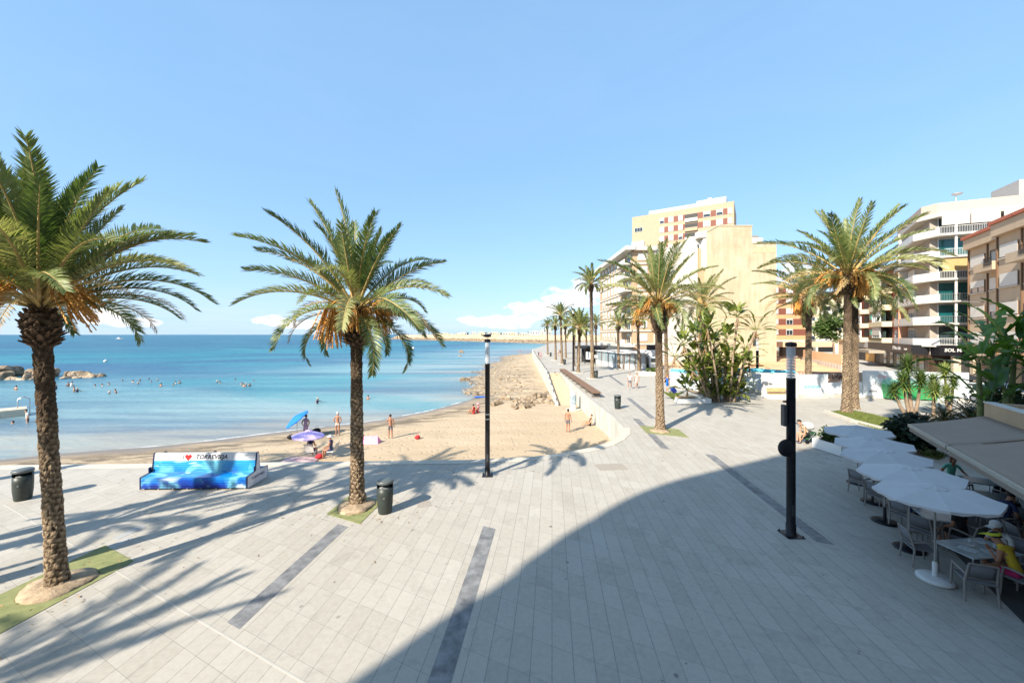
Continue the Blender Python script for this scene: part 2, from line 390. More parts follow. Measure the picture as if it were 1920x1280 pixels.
# sea
def sea_mat():
    m = bpy.data.materials.new('sea_water'); m.use_nodes = True; T = NT(m.node_tree); p = T.n['Principled BSDF']
    P = T.pos(); at_ = T.node('ShaderNodeAttribute'); at_.attribute_name = 'shore'; D = at_.outputs['Fac']
    sx = T.vm('MULTIPLY', P, (.35, 1, 1))
    patch = T.noise(sx, .03, 7, .65, .8); streak = T.noise(T.vm('MULTIPLY', P, (.12, 1, 1)), .12, 6, .65, .3)
    dd = T.math('ADD', D, T.math('MULTIPLY', T.math('SUBTRACT', patch, .5), 60))
    c = T.ramp(T.math('DIVIDE', dd, 200.), [(0, (.32, .31, .26)), (.03, (.25, .33, .33)), (.13, (.16, .30, .32)), (.25, (.05, .165, .23)), (.38, (.015, .10, .185)),
                                           (.6, (.002, .17, .22)), (1, (.001, .085, .15))])
    c = T.mix(T.math('MULTIPLY', T.ramp(streak, [(.42, 0), (.6, 1)]), .6), c, (.01, .06, .14, 1))
    c = T.mix(T.math('MULTIPLY', T.ramp(patch, [(.5, 0), (.6, 1)]), .6), c, (.03, .22, .26, 1))
    # foam along the very edge
    fo = T.math('MULTIPLY', T.math('MULTIPLY', T.ramp(T.math('ADD', D, T.math('MULTIPLY', T.noise(P, 1.2, 5, .7), .8)), [(.5, 1), (.62, 0)]), T.ramp(T.noise(P, .22, 3), [(.45, 0), (.55, 1)])), .8)
    c = T.mix(fo, c, (.8, .8, .78, 1))
    T.l.new(c, p.inputs['Base Color'])
    yd = T.sep(P)[1]
    p.inputs['Roughness'].default_value = .3; p.inputs['IOR'].default_value = 1.33; p.inputs['Specular IOR Level'].default_value = .22
    w1 = T.noise(T.vm('MULTIPLY', P, (.45, 1, 1)), 1.5, 5, .6, .4); w2 = T.noise(T.vm('MULTIPLY', P, (.3, 1, 1)), .25, 5, .6, .5)
    hh = T.math('ADD', T.math('MULTIPLY', w1, .35), w2)
    n = T.node('ShaderNodeBump'); T.l.new(hh, n.inputs['Height']); n.inputs['Distance'].default_value = 1.0
    T.l.new(T.rng(D, 0, 90, .25, 1.0), n.inputs['Strength']); T.l.new(n.outputs[0], p.inputs['Normal'])
    return m
rr = np.concatenate([np.linspace(14, 70, 120), np.geomspace(71, 900, 110), np.geomspace(950, 26000, 30)]); aa = np.linspace(-1.35, 1.35, 260)
A, Rr = np.meshgrid(aa, rr); X = Rr*np.sin(A); Y = Rr*np.cos(A)
D = -sdist(X, Y)
swell = .03*np.sin(Y*.9+.25*X+2*np.sin(X*.05))*np.clip(D/10, 0, 1)*np.clip(1-Rr/200, 0, 1)
struct(grid_mesh('sea', X, Y, SL+swell, [sea_mat()], {'shore': D}))

# promenade slab and land
EDGE = [(-300, 16.6), (-22.6, 16.98), (-9.7, 17.4), (-1.97, 17.7), (1.0, 18.15), (2.6, 18.8), (4.1, 19.7), (4.98, 20.4), (5.8, 21.4), (6.5, 22.6), (6.95, 24), (7.1, 27.3),
        (7.0, 31.4), (7.0, 38.7), (7.35, 58), (5.35, 58), (6.5, 110), (8, 150), (26, 258), (60, 328), (400, 418)]
land = EDGE+[(1500, 418), (1500, -60), (-300, -60)]
o = MB().prism(land, -3.2, 0).build('promenade', PAVE); struct(o)
KERBC = mat('pale_kerb', (.50, .46, .39), .8, .08, 3, .2, 40)
# pale coping strip along the beach edge
mb = MB()
for i in range(1, 10):
    a, b = Vector(EDGE[i]), Vector(EDGE[i+1]); nn = (b-a).normalized(); n2_ = Vector((-nn.y, nn.x))
    a2 = a-n2_*.0; w_ = .45
    mb.prism([a+n2_*.03, b+n2_*.03, b-n2_*w_, a-n2_*w_], -.12, .02)
struct(mb.build('kerb_strip', KERBC))
def sheet(name, poly, z, m, world=False):
    mb = MB(); P = [p if world else px(*p)[:2] for p in poly]; mb.prism(P, z-.003, z, bot=False); return mb.build(name, m)
# dark stone bands
def band(c0, c1, w_=.42, name='paving_band', z=.004, m=None):
    a, b = px(*c0).xy, px(*c1).xy; mid = (a+b)/2; L = (b-a).length/2
    poly = [mid-E2*L-E1*w_/2, mid-E2*L+E1*w_/2, mid+E2*L+E1*w_/2, mid+E2*L-E1*w_/2]
    return struct(sheet(name, poly, z, m or DKSTONE, True))
band((826, 1300), (913, 988)); band((432, 1172), (646, 985)); band((1548, 1018), (1330, 852)); band((1243, 841), (1196, 785)); band((1222, 784), (1180, 746)); band((1162, 722), (1148, 704))
band((245, 1008), (150, 1055), .3, z=.004, m=mat('worn_band', (.36, .36, .35), .7, .1, 4)); band((270, 985), (215, 1010), .3, z=.004, m=MT['worn_band'])
# long pale expansion joint with thin metal edge
a, b = px(-250, 815).xy, px(600, 1285).xy
a = px(170, 1042).xy+ -E1*7; b = px(170, 1042).xy+E1*9
mb = MB(); nrm = Vector((E1.y, -E1.x)); mb.prism([a-nrm*.018, b-nrm*.018, b+nrm*.018, a+nrm*.018], .001, .006, bot=False); struct(mb.build('expansion_joint', mat('joint_strip', (.44, .42, .38), .7, .05)))
# manhole plates
mb = MB(); c = px(795, 945); mb.box((c.x, c.y, .003), (.45, .45, .006), .3); c = px(1500, 842); mb.box((c.x, c.y, .003), (.5, .5, .006), .2)
c = px(1146, 875); mb.box((c.x, c.y, .003), (1.3, .8, .006), .1)
struct(mb.build('manhole_covers', mat('cast_iron', (.33, .29, .24), .6, .2, 20, .3)))
# street and vacant lot at the right
ASPH = mat('pale_asphalt', (.40, .385, .36), .9, .12, .6, .3, 40, space='pos')
LOT = mat('lot_earth', (.60, .38, .22), .95, .2, .4, .5, 8, space='pos')
struct(sheet('street', [(34, 36.6), (40, 22), (80, 20), (80, 60), (130, 170), (112, 170), (86, 108), (52, 58)], .004, ASPH, True))
struct(sheet('vacant_lot', [(20, 38.8), (33, 38), (51, 58.5), (85, 108), (70, 108), (44, 79), (30, 79)], .008, LOT, True))

tf = [Vector((9.98, 9.06)), Vector((13.5, 15.0))]; dd_ = (tf[1]-tf[0]).normalized(); ni = Vector((dd_.y, -dd_.x))
struct(sheet('terrace_shade_sheet', [tf[0]-dd_*9+ni*.95, tf[1]+dd_*.3+ni*.95, tf[1]+dd_*.3+ni*7, tf[0]-dd_*9+ni*9], .004, mat('terrace_shade_tone', (.055, .055, .055), .6, .3, 2, .3, 20), True))  # near-black sheet: the shade under the awnings put into a ground colour
# ================================================================ PALMS
FROND = foliage('palm_leaflets', (.065, .115, .035), (.26, .30, .12), trans=.3, rough=.42)
FRONDY = foliage('palm_leaflets_pale', (.17, .20, .07), (.36, .36, .17), trans=.3, rough=.45)
STALK = mat('palm_stalk', (.42, .30, .11), .6, .2, 3)
FRUIT = mat('date_strands', (.55, .27, .06), .6, .25, 3)
FIBRE = mat('palm_fibre', (.085, .05, .03), .95, .4, 6, .5, 40, col2=(.20, .125, .075))
def trunk_mat(name, dark, light):
    m = bpy.data.materials.new(name); m.use_nodes = True; T = NT(m.node_tree); p = T.n['Principled BSDF']
    O = T.obj(); at_ = T.node('ShaderNodeAttribute'); at_.attribute_name = 'boot'
    n = T.noise(T.vm('MULTIPLY', O, (1, 1, 2.5)), 5, 6, .7); n2 = T.noise(O, 1.1, 3)
    f = T.math('ADD', T.math('MULTIPLY', at_.outputs['Fac'], .75), T.math('MULTIPLY', n, .45))
    c = T.mix(T.ramp(f, [(.3, 0), (.85, 1)]), (*dark, 1), (*light, 1))
    c = T.mix(T.ramp(n2, [(.45, 0), (.7, .4)]), c, (*[x*.6 for x in light], 1))
    hb_ = T.node('ShaderNodeAttribute'); hb_.attribute_name = 'upper_dark'; c = T.mix(T.math('MULTIPLY', hb_.outputs['Fac'], .82), c, (.045, .03, .02, 1))  # bark colour darkens towards the head of the trunk
    T.l.new(c, p.inputs['Base Color']); p.inputs['Roughness'].default_value = .95; p.inputs['Specular IOR Level'].default_value = .15
    T.l.new(T.bump(T.noise(O, 40, 5, .7), .5, .02), p.inputs['Normal']); return m
TRUNK = trunk_mat('palm_trunk_bark', (.055, .035, .022), (.36, .27, .18))
def frond_mesh(name, L, droop, seed, pairs, ll, width=.038, bare=.22, twist=.0, m=None, rr=.028, curl=1.6):
    r = random.Random(seed); mb = MB(); n = 18; pts = []; p = Vector((0, 0, 0)); a = 0; tw = r.uniform(-.16, .16)
    for i in range(n+1):
        t = i/n; pts.append(p.copy()); a = -droop*(t**curl)
        p = p+Vector((math.cos(a)*math.cos(tw*t), math.cos(a)*math.sin(tw*t), math.sin(a)))*(L/n)
    mb.tube(pts, [rr*(1.6-1.45*(i/n)) for i in range(n+1)], 5, 1, caps=False)
    def at_t(t):
        f = t*n; i = min(int(f), n-1); u = f-i; return pts[i].lerp(pts[i+1], u), (pts[i+1]-pts[i]).normalized()
    for k in range(pairs):
        t = bare+(1-bare)*(k+.5)/pairs
        q, d = at_t(t); side = d.cross(Vector((0, 0, 1))).normalized(); up = side.cross(d).normalized()
        u = (t-bare)/(1-bare); len_ = ll*min(1, .55+1.8*u)*(1-.62*u**2.2)*r.uniform(.85, 1.12)
        fw = .45+.9*u
        for sg in (-1, 1):
            el_ = r.choice((.15, .45, .75))+r.uniform(-.12, .12)
            dr = (side*sg*math.cos(el_)+up*math.sin(el_)+d*fw*r.uniform(.85, 1.15)).normalized()
            wv = (d-dr*d.dot(dr)).normalized()*width*.5
            b0 = q; b1 = q+dr*len_*.5; b2 = q+dr*len_*.97+Vector((0, 0, -.12*len_))
            mb.add([b0-wv*.5, b0+wv*.5, b1+wv, b1-wv, b2], [(0, 1, 2, 3), (3, 2, 4)], 0)
    return mb.mesh(name, [m or FROND, STALK])
def fruit_mesh(name, seed, n=34, L=.9, thick=.011):
    r = random.Random(seed); mb = MB()
    pts = [Vector((0, 0, 0)), Vector((.35, 0, .22)), Vector((.7, 0, .12)), Vector((.9, 0, -.15))]
    mb.tube(pts, [.035, .03, .025, .02], 5, 0)
    for k in range(n):
        a = r.uniform(0, TAU); s_ = r.uniform(.1, 1)*.26; q = pts[-1]-Vector((r.uniform(0, .25), 0, 0))
        p1 = q+Vector((math.cos(a)*s_*.7+.05, math.sin(a)*s_*.7, -.12)); p2 = q+Vector((math.cos(a)*s_*1.3+.05, math.sin(a)*s_*1.3, -L*r.uniform(.5, 1)))
        mb.tube([q, p1, p2], [thick, thick, thick*1.5], 4, 0, caps=False, smooth=False)
        for j in range(5):
            c = p1.lerp(p2, .3+.16*j); mb.box(c+Vector((r.uniform(-.02, .02), r.uniform(-.02, .02), 0)), (.022, .022, .032), r.uniform(0, 3))
    return mb.mesh(name, [FRUIT])
HI = {}
def frondset(key, L, pairs, ll, width, m=None, rr=.028):
    if key not in HI:
        HI[key] = [frond_mesh('frond', L*f, dr, i*7+len(HI)*31, pairs, ll, width, bare=b, m=(m or (FRONDY if i % 4 == 3 else FROND)), rr=rr)
                   for i, (f, dr, b) in enumerate([(1, .35, .2), (.95, .6, .22), (1.02, .85, .2), (.97, 1.15, .24), (1, 1.5, .2), (.9, 1.9, .22), (.85, .2, .25), (1.05, 1.3, .2)])]
    return HI[key]
FR = [fruit_mesh('fruit_cluster', 3), fruit_mesh('fruit_cluster', 8, 40, 1.1), fruit_mesh('fruit_cluster', 5, 30, .7)]
def trunk_mesh(Hh, r0, r1, lean, res=1.0, flare=1.35, seed=1, head=0.0, headr=0.0, bend=0):
    """palm trunk with staggered boots; attribute 'boot' is high on the boot faces"""
    n = int(40*res); dz = .03/res; rows = max(8, int(Hh/dz)); vs = []; at_ = []; r_ = random.Random(seed)
    nb = 9; bh = .125
    for i in range(rows+1):
        z = Hh*i/rows; t = i/rows
        cx = lean[0]*t+bend*math.sin(PI*t); cy = lean[1]*t
        rad = r0+(r1-r0)*min(1, t*1.6)**.8
        rad += r0*(flare-1)*math.exp(-z/.28)
        if head and z > Hh-head:
            u = (z-(Hh-head))/head; rad += (headr-r1)*math.sin(min(1, u*1.15)*PI*.62)**1.2
        for j in range(n):
            a = TAU*j/n
            zz = z+.02*math.sin(z*9+seed)+bh*3*(j/n)+.035*noise.noise(Vector((math.cos(a)*1.5, math.sin(a)*1.5, z*3+seed))); k = math.floor(zz/bh); ph = zz/bh-k
            ca = (a/TAU*8.5+.5*k+.10*math.sin(a*2+k*2.1)) % 1.0; e = 1-abs(2*ca-1)
            bump = (.15+.85*ph)*(e**.6)
            nn = noise.noise(Vector((math.cos(a)*2.5, math.sin(a)*2.5, z*6+seed*9)))
            n3_ = noise.noise(Vector((math.cos(a)*7, math.sin(a)*7, z*17+seed*3))); rr_ = rad*(1+.15*bump*(1 if not head or z < Hh-head else 1.6)+.13*nn+.11*n3_)
            vs.append((cx+rr_*math.cos(a), cy+rr_*math.sin(a), z)); at_.append(min(1, max(0, ph*e**.5*1.0+.25*nn+.5*n3_+.1)))
    f = [(i*n+j, i*n+(j+1) % n, (i+1)*n+(j+1) % n, (i+1)*n+j) for i in range(rows) for j in range(n)]
    me = bpy.data.meshes.new('trunk'); me.from_pydata(vs, [], f); me.update(); me.materials.append(TRUNK)
    A_ = me.attributes.new('boot', 'FLOAT', 'POINT'); A_.data.foreach_set('value', at_); B_ = me.attributes.new('upper_dark', 'FLOAT', 'POINT'); B_.data.foreach_set('value', [min(1, max(0, (v[2]/Hh-.42)/.3+.6*noise.noise(Vector(v)*2))) for v in vs]); return me
def palm(loc, Hh, r0, r1, lean, fs, nf, label, group, emax=86, emin=-18, head=.9, headr=.5, res=1., fruit=6, seed=1, fscale=1., spin=0, cut=90, bias=None, fruit_el=(10, 50), bend=0, nbias=0):
    r = random.Random(seed); t = thing('date_palm', label, 'palm tree', loc, 0, group)
    inst(trunk_mesh(Hh, r0, r1, lean, res, seed=seed, head=head, headr=headr, bend=bend), 'trunk', t)
    top = Vector((lean[0], lean[1], Hh))
    mb = MB(); ns = int(90*min(1, res))+18          # fibrous head of cut leaf bases
    for k in range(ns):
        a = k*2.39996; u = k/ns; z = Hh-head*.95+head*1.15*u; rr_ = headr*(.75+.25*math.sin(PI*min(1, u*1.1)))*(1-.45*max(0, u-.65)/.35)
        d = Vector((math.cos(a), math.sin(a), .35+1.3*u)).normalized(); p = Vector((lean[0]*z/Hh, lean[1]*z/Hh, z))+Vector((math.cos(a), math.sin(a), 0))*rr_*.8
        L = headr*r.uniform(.35, .8); s_ = d.cross(Vector((0, 0, 1))).normalized(); w_ = headr*.15*r.uniform(.7, 1.3); up = s_.cross(d)
        p2 = p+d*L
        mb.add([p-s_*w_-up*.02, p+s_*w_-up*.02, p+s_*w_*.5+up*.05, p-s_*w_*.5+up*.05, p2-s_*w_*.5, p2+s_*w_*.5, p2+up*.03], [(0, 4, 5, 1), (1, 5, 6, 2), (3, 6, 4, 0), (2, 6, 3), (4, 6, 5)], 0)
    mb.blob((lean[0], lean[1], Hh+.02), (headr*.62, headr*.62, .35), seed, 2, .15, 3)
    mb.build('leaf_base_head', FIBRE, t)
    for k in range(nf):
        u = (k+.5)/nf; a = k*2.39996+spin+r.uniform(-.2, .2); e = emax+(emin-emax)*u**.95+r.uniform(-6, 6)
        if bias is not None and e < 45:               # lower fronds missing on one side
            da = math.cos(a-bias[0])
            if da < bias[1] and r.random() < bias[2]: continue
        idx = min(5, int((1-(e-emin)/(emax-emin))*5.99)) if r.random() < .8 else r.choice((6, 7))
        if e > 60: idx = r.choice((0, 6, 1))
        if len(fs) > 8 and e < 30 and r.random() < .4: idx = r.choice((8, 9, 10))
        s_ = fscale*r.uniform(.78, 1.1)*(.82+.18*math.sin(PI*min(1, u+.15)))
        p = top+Vector((math.cos(a), math.sin(a), 0))*headr*.28*math.cos(R(e))+Vector((0, 0, .12+.2*math.sin(R(e))-.05))
        M = Matrix.Translation(p) @ Matrix.Rotation(a, 4, 'Z') @ Matrix.Rotation(-R(e), 4, 'Y') @ Matrix.Rotation(r.uniform(-.5, .5), 4, 'X') @ Matrix.Scale(s_, 4)
        inst(fs[idx], 'frond', t, M)
    for k in range(fruit):
        a = k*TAU/max(1, fruit)+r.uniform(-.4, .4)+spin; e = r.uniform(*fruit_el)
        M = Matrix.Translation(top+Vector((0, 0, .15))) @ Matrix.Rotation(a, 4, 'Z') @ Matrix.Rotation(-R(e), 4, 'Y') @ Matrix.Scale(r.uniform(.6, .95)*fscale, 4)
        inst(r.choice(FR), 'fruit_cluster', t, M)
    return t
F1 = frondset('near', 3.4, 112, .54, .03)
F1 += frondset('neardry', 3.1, 60, .40, .02, mat('dry_palm_leaf', (.40, .29, .14), .8, .25, 4))[3:6]
GP = 'date palms along the promenade'
def pp(bx, by, tx, ty):
    """base point and lean/height of a trunk from pixels of its foot and of its head"""
    b = px(bx, by); return b, hz(ty, b.y), ((tx-960)*b.y/FPX-b.x, 0)
b, h, ln = pp(108, 1098, 76, 588)
palm(b, h, .165, .145, ln, F1, 62, 'big date palm in a green mat at the left edge, left of the blue bench', GP, emax=88, emin=14, head=.8, headr=.29, seed=11, fscale=1.08, fruit=6, spin=.6, fruit_el=(35, 65))
b, h, ln = pp(670, 945, 668, 590)
palm(b, h, .225, .175, ln, F1, 46, 'date palm with drooping fronds beside the waste bin, in the centre of the promenade', GP, emax=86, emin=-14, head=1.1, headr=.40, seed=22, fscale=1.16, fruit=12, spin=1.1, fruit_el=(-10, 60))
F2 = frondset('mid', 3.6, 74, .52, .040)
F2 += frondset('middry', 3.2, 40, .4, .03, MT['dry_palm_leaf'])[3:6]
b, h, ln = pp(1238, 806, 1234, 575)
palm(b, h, .25, .19, ln, F2, 44, 'tall date palm with orange fruit in a green mat by the dark paving stripe', GP, emax=87, emin=-2, head=1.7, headr=.40, seed=33, fscale=1.2, fruit=10, spin=.2, fruit_el=(0, 40))
b, h, ln = pp(1587, 773, 1590, 522)
palm(b, h, .29, .22, ln, F2, 54, 'tallest date palm with a wide crown, its thick trunk in the grass strip', GP, emax=87, emin=-16, head=1.2, headr=.6, seed=44, fscale=1.66, fruit=12, spin=.9, fruit_el=(-20, 40))
b = px(1603, 766); palm(b, hz(545, b.y), .24, .20, (0, 0), F2, 30, 'date palm right behind the tallest palm, mostly hidden by its trunk', GP, emax=70, emin=-20, head=1., headr=.5, seed=45, fscale=1.25, fruit=4, spin=.4)
b, h, ln = pp(1515, 742, 1517, 562)
palm(b, h, .27, .22, ln, F2, 46, 'date palm in front of the white hoarding, left of the tallest palm', GP, emax=84, emin=-12, head=1.5, headr=.48, seed=55, fscale=1.42, fruit=10, spin=.1, fruit_el=(-30, 20))
F3 = frondset('far', 3.3, 30, .6, .10, rr=.04)
far = [(1111, 709, 1108, 535, .9, 'tall slim date palm by the bin beside the brown bench', 30, 0), (1084, 698, 1087, 617, 1.05, 'bushy date palm right of the thin black lamp post, near the black marquee', 34, 0),
       (1076, 686, 1077, 606, .95, 'date palm hidden behind the thin black lamp post', 26, 0), (1054, 682, 1051, 592, .95, 'date palm with a bin at its foot, tallest of the far row', 30, 0),
       (1061, 671, 1060, 612, .8, 'date palm standing behind the far row, right of its tallest palm', 24, 0), (1042, 675, 1041, 612, .85, 'slim date palm with a white ring at its foot, second from the far end', 24, 0),
       (1027, 665, 1026, 612, .85, 'farthest date palm at the seaward end of the row', 24, 0), (1160, 691, 1159, 610, .8, 'small date palm in front of the glass cafe pavilion', 26, 1),
       (1198, 696, 1196, 603, .85, 'date palm with golden fruit at the right end of the glass pavilion', 26, 8), (1250, 712, 1248, 592, .9, 'slim date palm behind the tall palm with the green mat', 28, 4),
       (1118, 676, 1117, 610, .85, 'date palm behind the cafe roof beside the balcony block', 24, 0), (1100, 672, 1099, 612, .8, 'date palm above the black marquee', 24, 0)]
for i, (bx, by, tx, ty, s_, lab, nf, fr) in enumerate(far):
    b, h, ln = pp(bx, by, tx, ty)
    palm(b, h, .24, .2, ln, F3, nf, lab, 'date palms of the far row', emax=85, emin=-8, head=.9, headr=.34, res=.45, seed=60+i, fscale=s_*(1.0 if b.y > 55 else 1), fruit=fr, spin=i, fruit_el=(-30, 40))
b = px(1317, 735); palm(b, hz(575, b.y), .3, .26, (0, 0), F2, 34, 'date palm with golden fruit rising behind the clump of paddle-leaved plants', GP, emax=75, emin=-8, head=1.2, headr=.45, seed=81, fscale=1.05, fruit=8, spin=.5, fruit_el=(-40, 0))
# palms beyond the left edge of the photograph, whose shadows reach the paving
for i, (x, y, hh, s_) in enumerate([(-14.3, 6.7, 6.6, .95), (-18.9, 4.9, 6.4, .85), (-16.2, -1.9, 6.9, .95), (-19.2, 5.9, 11.5, 1.05), (-24.5, 11.2, 9.5, .95)]):
    palm((x, y, 0), hh, .27, .22, (0, 0), F2, 20, 'date palm standing left of the photographed stretch, casting its shadow on the paving', 'date palms left of the view', emax=84, emin=-10, head=.9, headr=.42, res=.3, seed=90+i, fscale=s_, fruit=2, spin=i*.7)
# green rubber mats with sand rings at the palm feet
MAT_G = mat('green_rubber_mat', (.20, .22, .085), .9, .12, 5, .5, 90, col2=(.27, .28, .12)); PITS = mat('pit_sand', (.36, .27, .18), .95, .4, 7, 1., 30)
def mat_pit(corners, cpx, r, lab, ctr=None):
    t = thing('tree_mat', lab, 'tree mat', (0, 0, 0), 0, 'green mats round the palms')
    P = [c if isinstance(c, Vector) else px(*c).xy for c in corners]; MB().prism(P, .001, .012, bot=False).build('rubber_mat', MAT_G, t)
    c = px(*cpx) if ctr is None else ctr; mb = MB()
    mb.lathe([(r, .0), (r*.98, .03), (r*.6, .07), (.05, .10)], 28, (c.x, c.y, .012)); q_ = random.Random(int(r*100)); mb.v = [(x+(x-c.x)*(.12*math.sin(3*math.atan2(y-c.y, x-c.x)+r*9)+q_.uniform(-.05, .05)), y+(y-c.y)*q_.uniform(-.05, .05), z+q_.uniform(-.004, .02)*(z > .02)) for x, y, z in mb.v]; mb.build('sand_ring', PITS, t)
def skew(c, a0, a1, b0, b1): c = c.xy; return [c+E1*a0+E2*b0, c+E1*a1+E2*b0, c+E1*a1+E2*b1, c+E1*a0+E2*b1]
c = px(108, 1098); mat_pit(skew(c, -.95, .75, -1.2, 1.3), 0, .62, 'long green mat round the foot of the big left palm', c)
c = px(668, 950); mat_pit(skew(c, -.75, .75, -.85, .75), 0, .6, 'green mat with a sand ring under the centre palm', c)
c = px(1238, 808); mat_pit(skew(c, -1.0, 1.3, -.9, 1.0), 0, .55, 'faded green mat under the tall palm beyond the centre', c)
mb = MB()
for q, r in [((1042, 675), 1.2), ((1111, 709), .8), ((1084, 698), .9), ((1160, 691), .9), ((1198, 696), .9), ((1515, 742), 1.6), ((1250, 712), .7), ((1027, 665), 1.2), ((1054, 682), .9)]:
    c = px(*q); mb.lathe([(r, 0), (r, .05), (r-.12, .06), (r-.14, .03), (.2, .04)], 24, (c.x, c.y, .002), 0)
struct(mb.build('tree_pit_kerbs', KERBC))

# ================================================================ OTHER PLANTS
PADDLE = foliage('paddle_leaf', (.05, .09, .015), (.26, .29, .06), trans=.3, rough=.35)
PADDLED = foliage('dark_paddle_leaf', (.03, .08, .012), (.14, .26, .03), trans=.25, rough=.3)
YUC = foliage('yucca_leaf', (.07, .12, .03), (.26, .31, .09), trans=.2, rough=.4)
CYC = foliage('cycad_leaf', (.006, .014, .006), (.02, .04, .012), trans=.1, rough=.3)
BARK = mat('smooth_bark', (.26, .19, .13), .9, .3, 4, .5, 20)
DRYL = mat('dry_leaf', (.30, .19, .09), .9, .3, 5)
BUSH = foliage('bush_leaf', (.03, .07, .012), (.16, .22, .05), trans=.25)
def paddle_mesh(name, L, W, stem, m, seed=0, torn=True, dry=False):
    r = random.Random(seed); mb = MB(); n = 14; p = Vector((0, 0, 0)); pts = []; a = .0
    for i in range(9): pts.append(Vector((stem*i/8, 0, -.03*(i/8)**2)))
    mb.tube(pts, [.022]*9, 5, 1, caps=False)
    p = pts[-1].copy(); dr = r.uniform(.5, 1.2); rows = []
    for i in range(n+1):
        t = i/n; w_ = W*.5*(math.sin(PI*min(1, t*1.02)**.75)**.8 if 0 < t < 1 else .02)
        ang = -dr*t*t; rows.append((p.copy(), w_, ang)); p = p+Vector((math.cos(ang), 0, math.sin(ang)))*(L/n)
    for sg in (-1, 1):
        vs = []; fs = []
        for i, (q, w_, ang) in enumerate(rows):
            for j in range(4):
                u = j/3; jag = 1+(r.uniform(-.1, .05) if j == 3 else 0)
                vs.append(q+Vector((.10*u*W*(1 if j < 3 else 1), sg*w_*u*jag*.95, w_*u*.45-.35*w_*u*u)))
        for i in range(n):
            gap = torn and r.random() < .22
            for j in range(3):
                if gap and j >= 1: continue
                a_ = i*4+j; q = (a_, a_+1, a_+5, a_+4); fs.append(q if sg > 0 else q[::-1])
        mb.add(vs, fs, 0, True)
    return mb.mesh(name, [m, PADDLE if m is PADDLE else m])
PL = [paddle_mesh('leaf', 1.35*f, .5, .5, PADDLE, i) for i, f in enumerate((1, .85, 1.1, .95))]
PD = [paddle_mesh('leaf', 2.1*f, .85, .7, PADDLED, i+9) for i, f in enumerate((1, .85, 1.15))]
def crown(parent, p, meshes, n, emin, emax, s0, s1, seed, name='leaf', fan=None):
    r = random.Random(seed)
    for k in range(n):
        a = k*2.39996+r.uniform(-.3, .3)
        if fan is not None: a = fan+(PI if k % 2 else 0)+r.uniform(-.35, .35)
        e = emax+(emin-emax)*(k+.5)/n+r.uniform(-8, 8)
        M = Matrix.Translation(p) @ Matrix.Rotation(a, 4, 'Z') @ Matrix.Rotation(-R(e), 4, 'Y') @ Matrix.Rotation(r.uniform(-.4, .4), 4, 'X') @ Matrix.Scale(r.uniform(s0, s1), 4)
        inst(r.choice(meshes), name, parent, M)
# clump of paddle-leaved plants
cb = px(1352, 752); t = thing('bird_of_paradise_clump', 'tall clump of paddle-leaved plants with many leaning stems behind the low white planter', 'plant clump', cb)
r = random.Random(4)
S = 32.6/FPX
stems = [(-78, 118, -20), (-52, 135, -15), (-38, 150, -8), (-20, 148, 0), (-5, 120, 2), (12, 92, 5), (22, 172, 8), (58, 148, 14), (60, 112, 14), (66, 78, 16), (-60, 70, -10), (-30, 60, 0), (2, 62, 0), (38, 40, 6), (-64, 32, -6), (-45, 100, -12), (-10, 90, -4), (28, 60, 8), (50, 20, 10), (-80, 95, -14), (-30, 118, -8), (14, 132, 6)]
for i, (dx, hh, bx) in enumerate(stems):
    y0 = r.uniform(-1.2, 1.4); p0 = Vector((bx*S*1.4, y0*.6, 0)); p2 = Vector((dx*S, y0, max(.3, hh*S-.5))); p1 = p0.lerp(p2, .5)+Vector((-.12*dx*S*.5, 0, .1))
    o = MB().tube([p0, p1, p2], [.10, .085, .075], 7).build('stem', BARK, t)
    crown(t, p2, PL, 12 if hh < 110 else 11, -5, 85, .8, 1.15, i, fan=r.uniform(0, 3))
    crown(t, p1+Vector((0, 0, .2)), PL, 9, -10, 80, .7, 1.0, i+60); crown(t, p0+Vector((0, 0, .35)), PL, 4, 10, 75, .6, .95, i+90)
    mb = MB()
    for k in range(7):
        a = k*2.4; d = Vector((math.cos(a)*.28, math.sin(a)*.28, -.8)); q = p2+Vector((0, 0, -.05-.05*k)); s_ = Vector((-d.y, d.x, 0)).normalized()*.05
        mb.add([q-s_, q+s_, q+d*.7+s_*.6, q+d-s_*.2], [(0, 1, 2, 3)])
    mb.build('dry_leaves', DRYL, t)
def spike_mesh(name, n, L, w_, m, seed, emin=-35, emax=88):
    r = random.Random(seed); mb = MB()
    for k in range(n):
        a = k*2.39996; e = R(emax+(emin-emax)*(k+.5)/n+r.uniform(-6, 6)); d = Vector((math.cos(a)*math.cos(e), math.sin(a)*math.cos(e), math.sin(e)))
        s_ = Vector((-math.sin(a), math.cos(a), 0))*w_*.5; l_ = L*r.uniform(.8, 1.1)
        mb.add([-s_*.6, s_*.6, d*l_*.45+s_, d*l_*.45-s_, d*l_+Vector((0, 0, -.10*l_))], [(0, 1, 2, 3), (3, 2, 4)])
    return mb.mesh(name, [m])
SP = [spike_mesh('leaf_rosette', 120, .98, .075, YUC, 1), spike_mesh('leaf_rosette', 100, .88, .075, YUC, 2)]
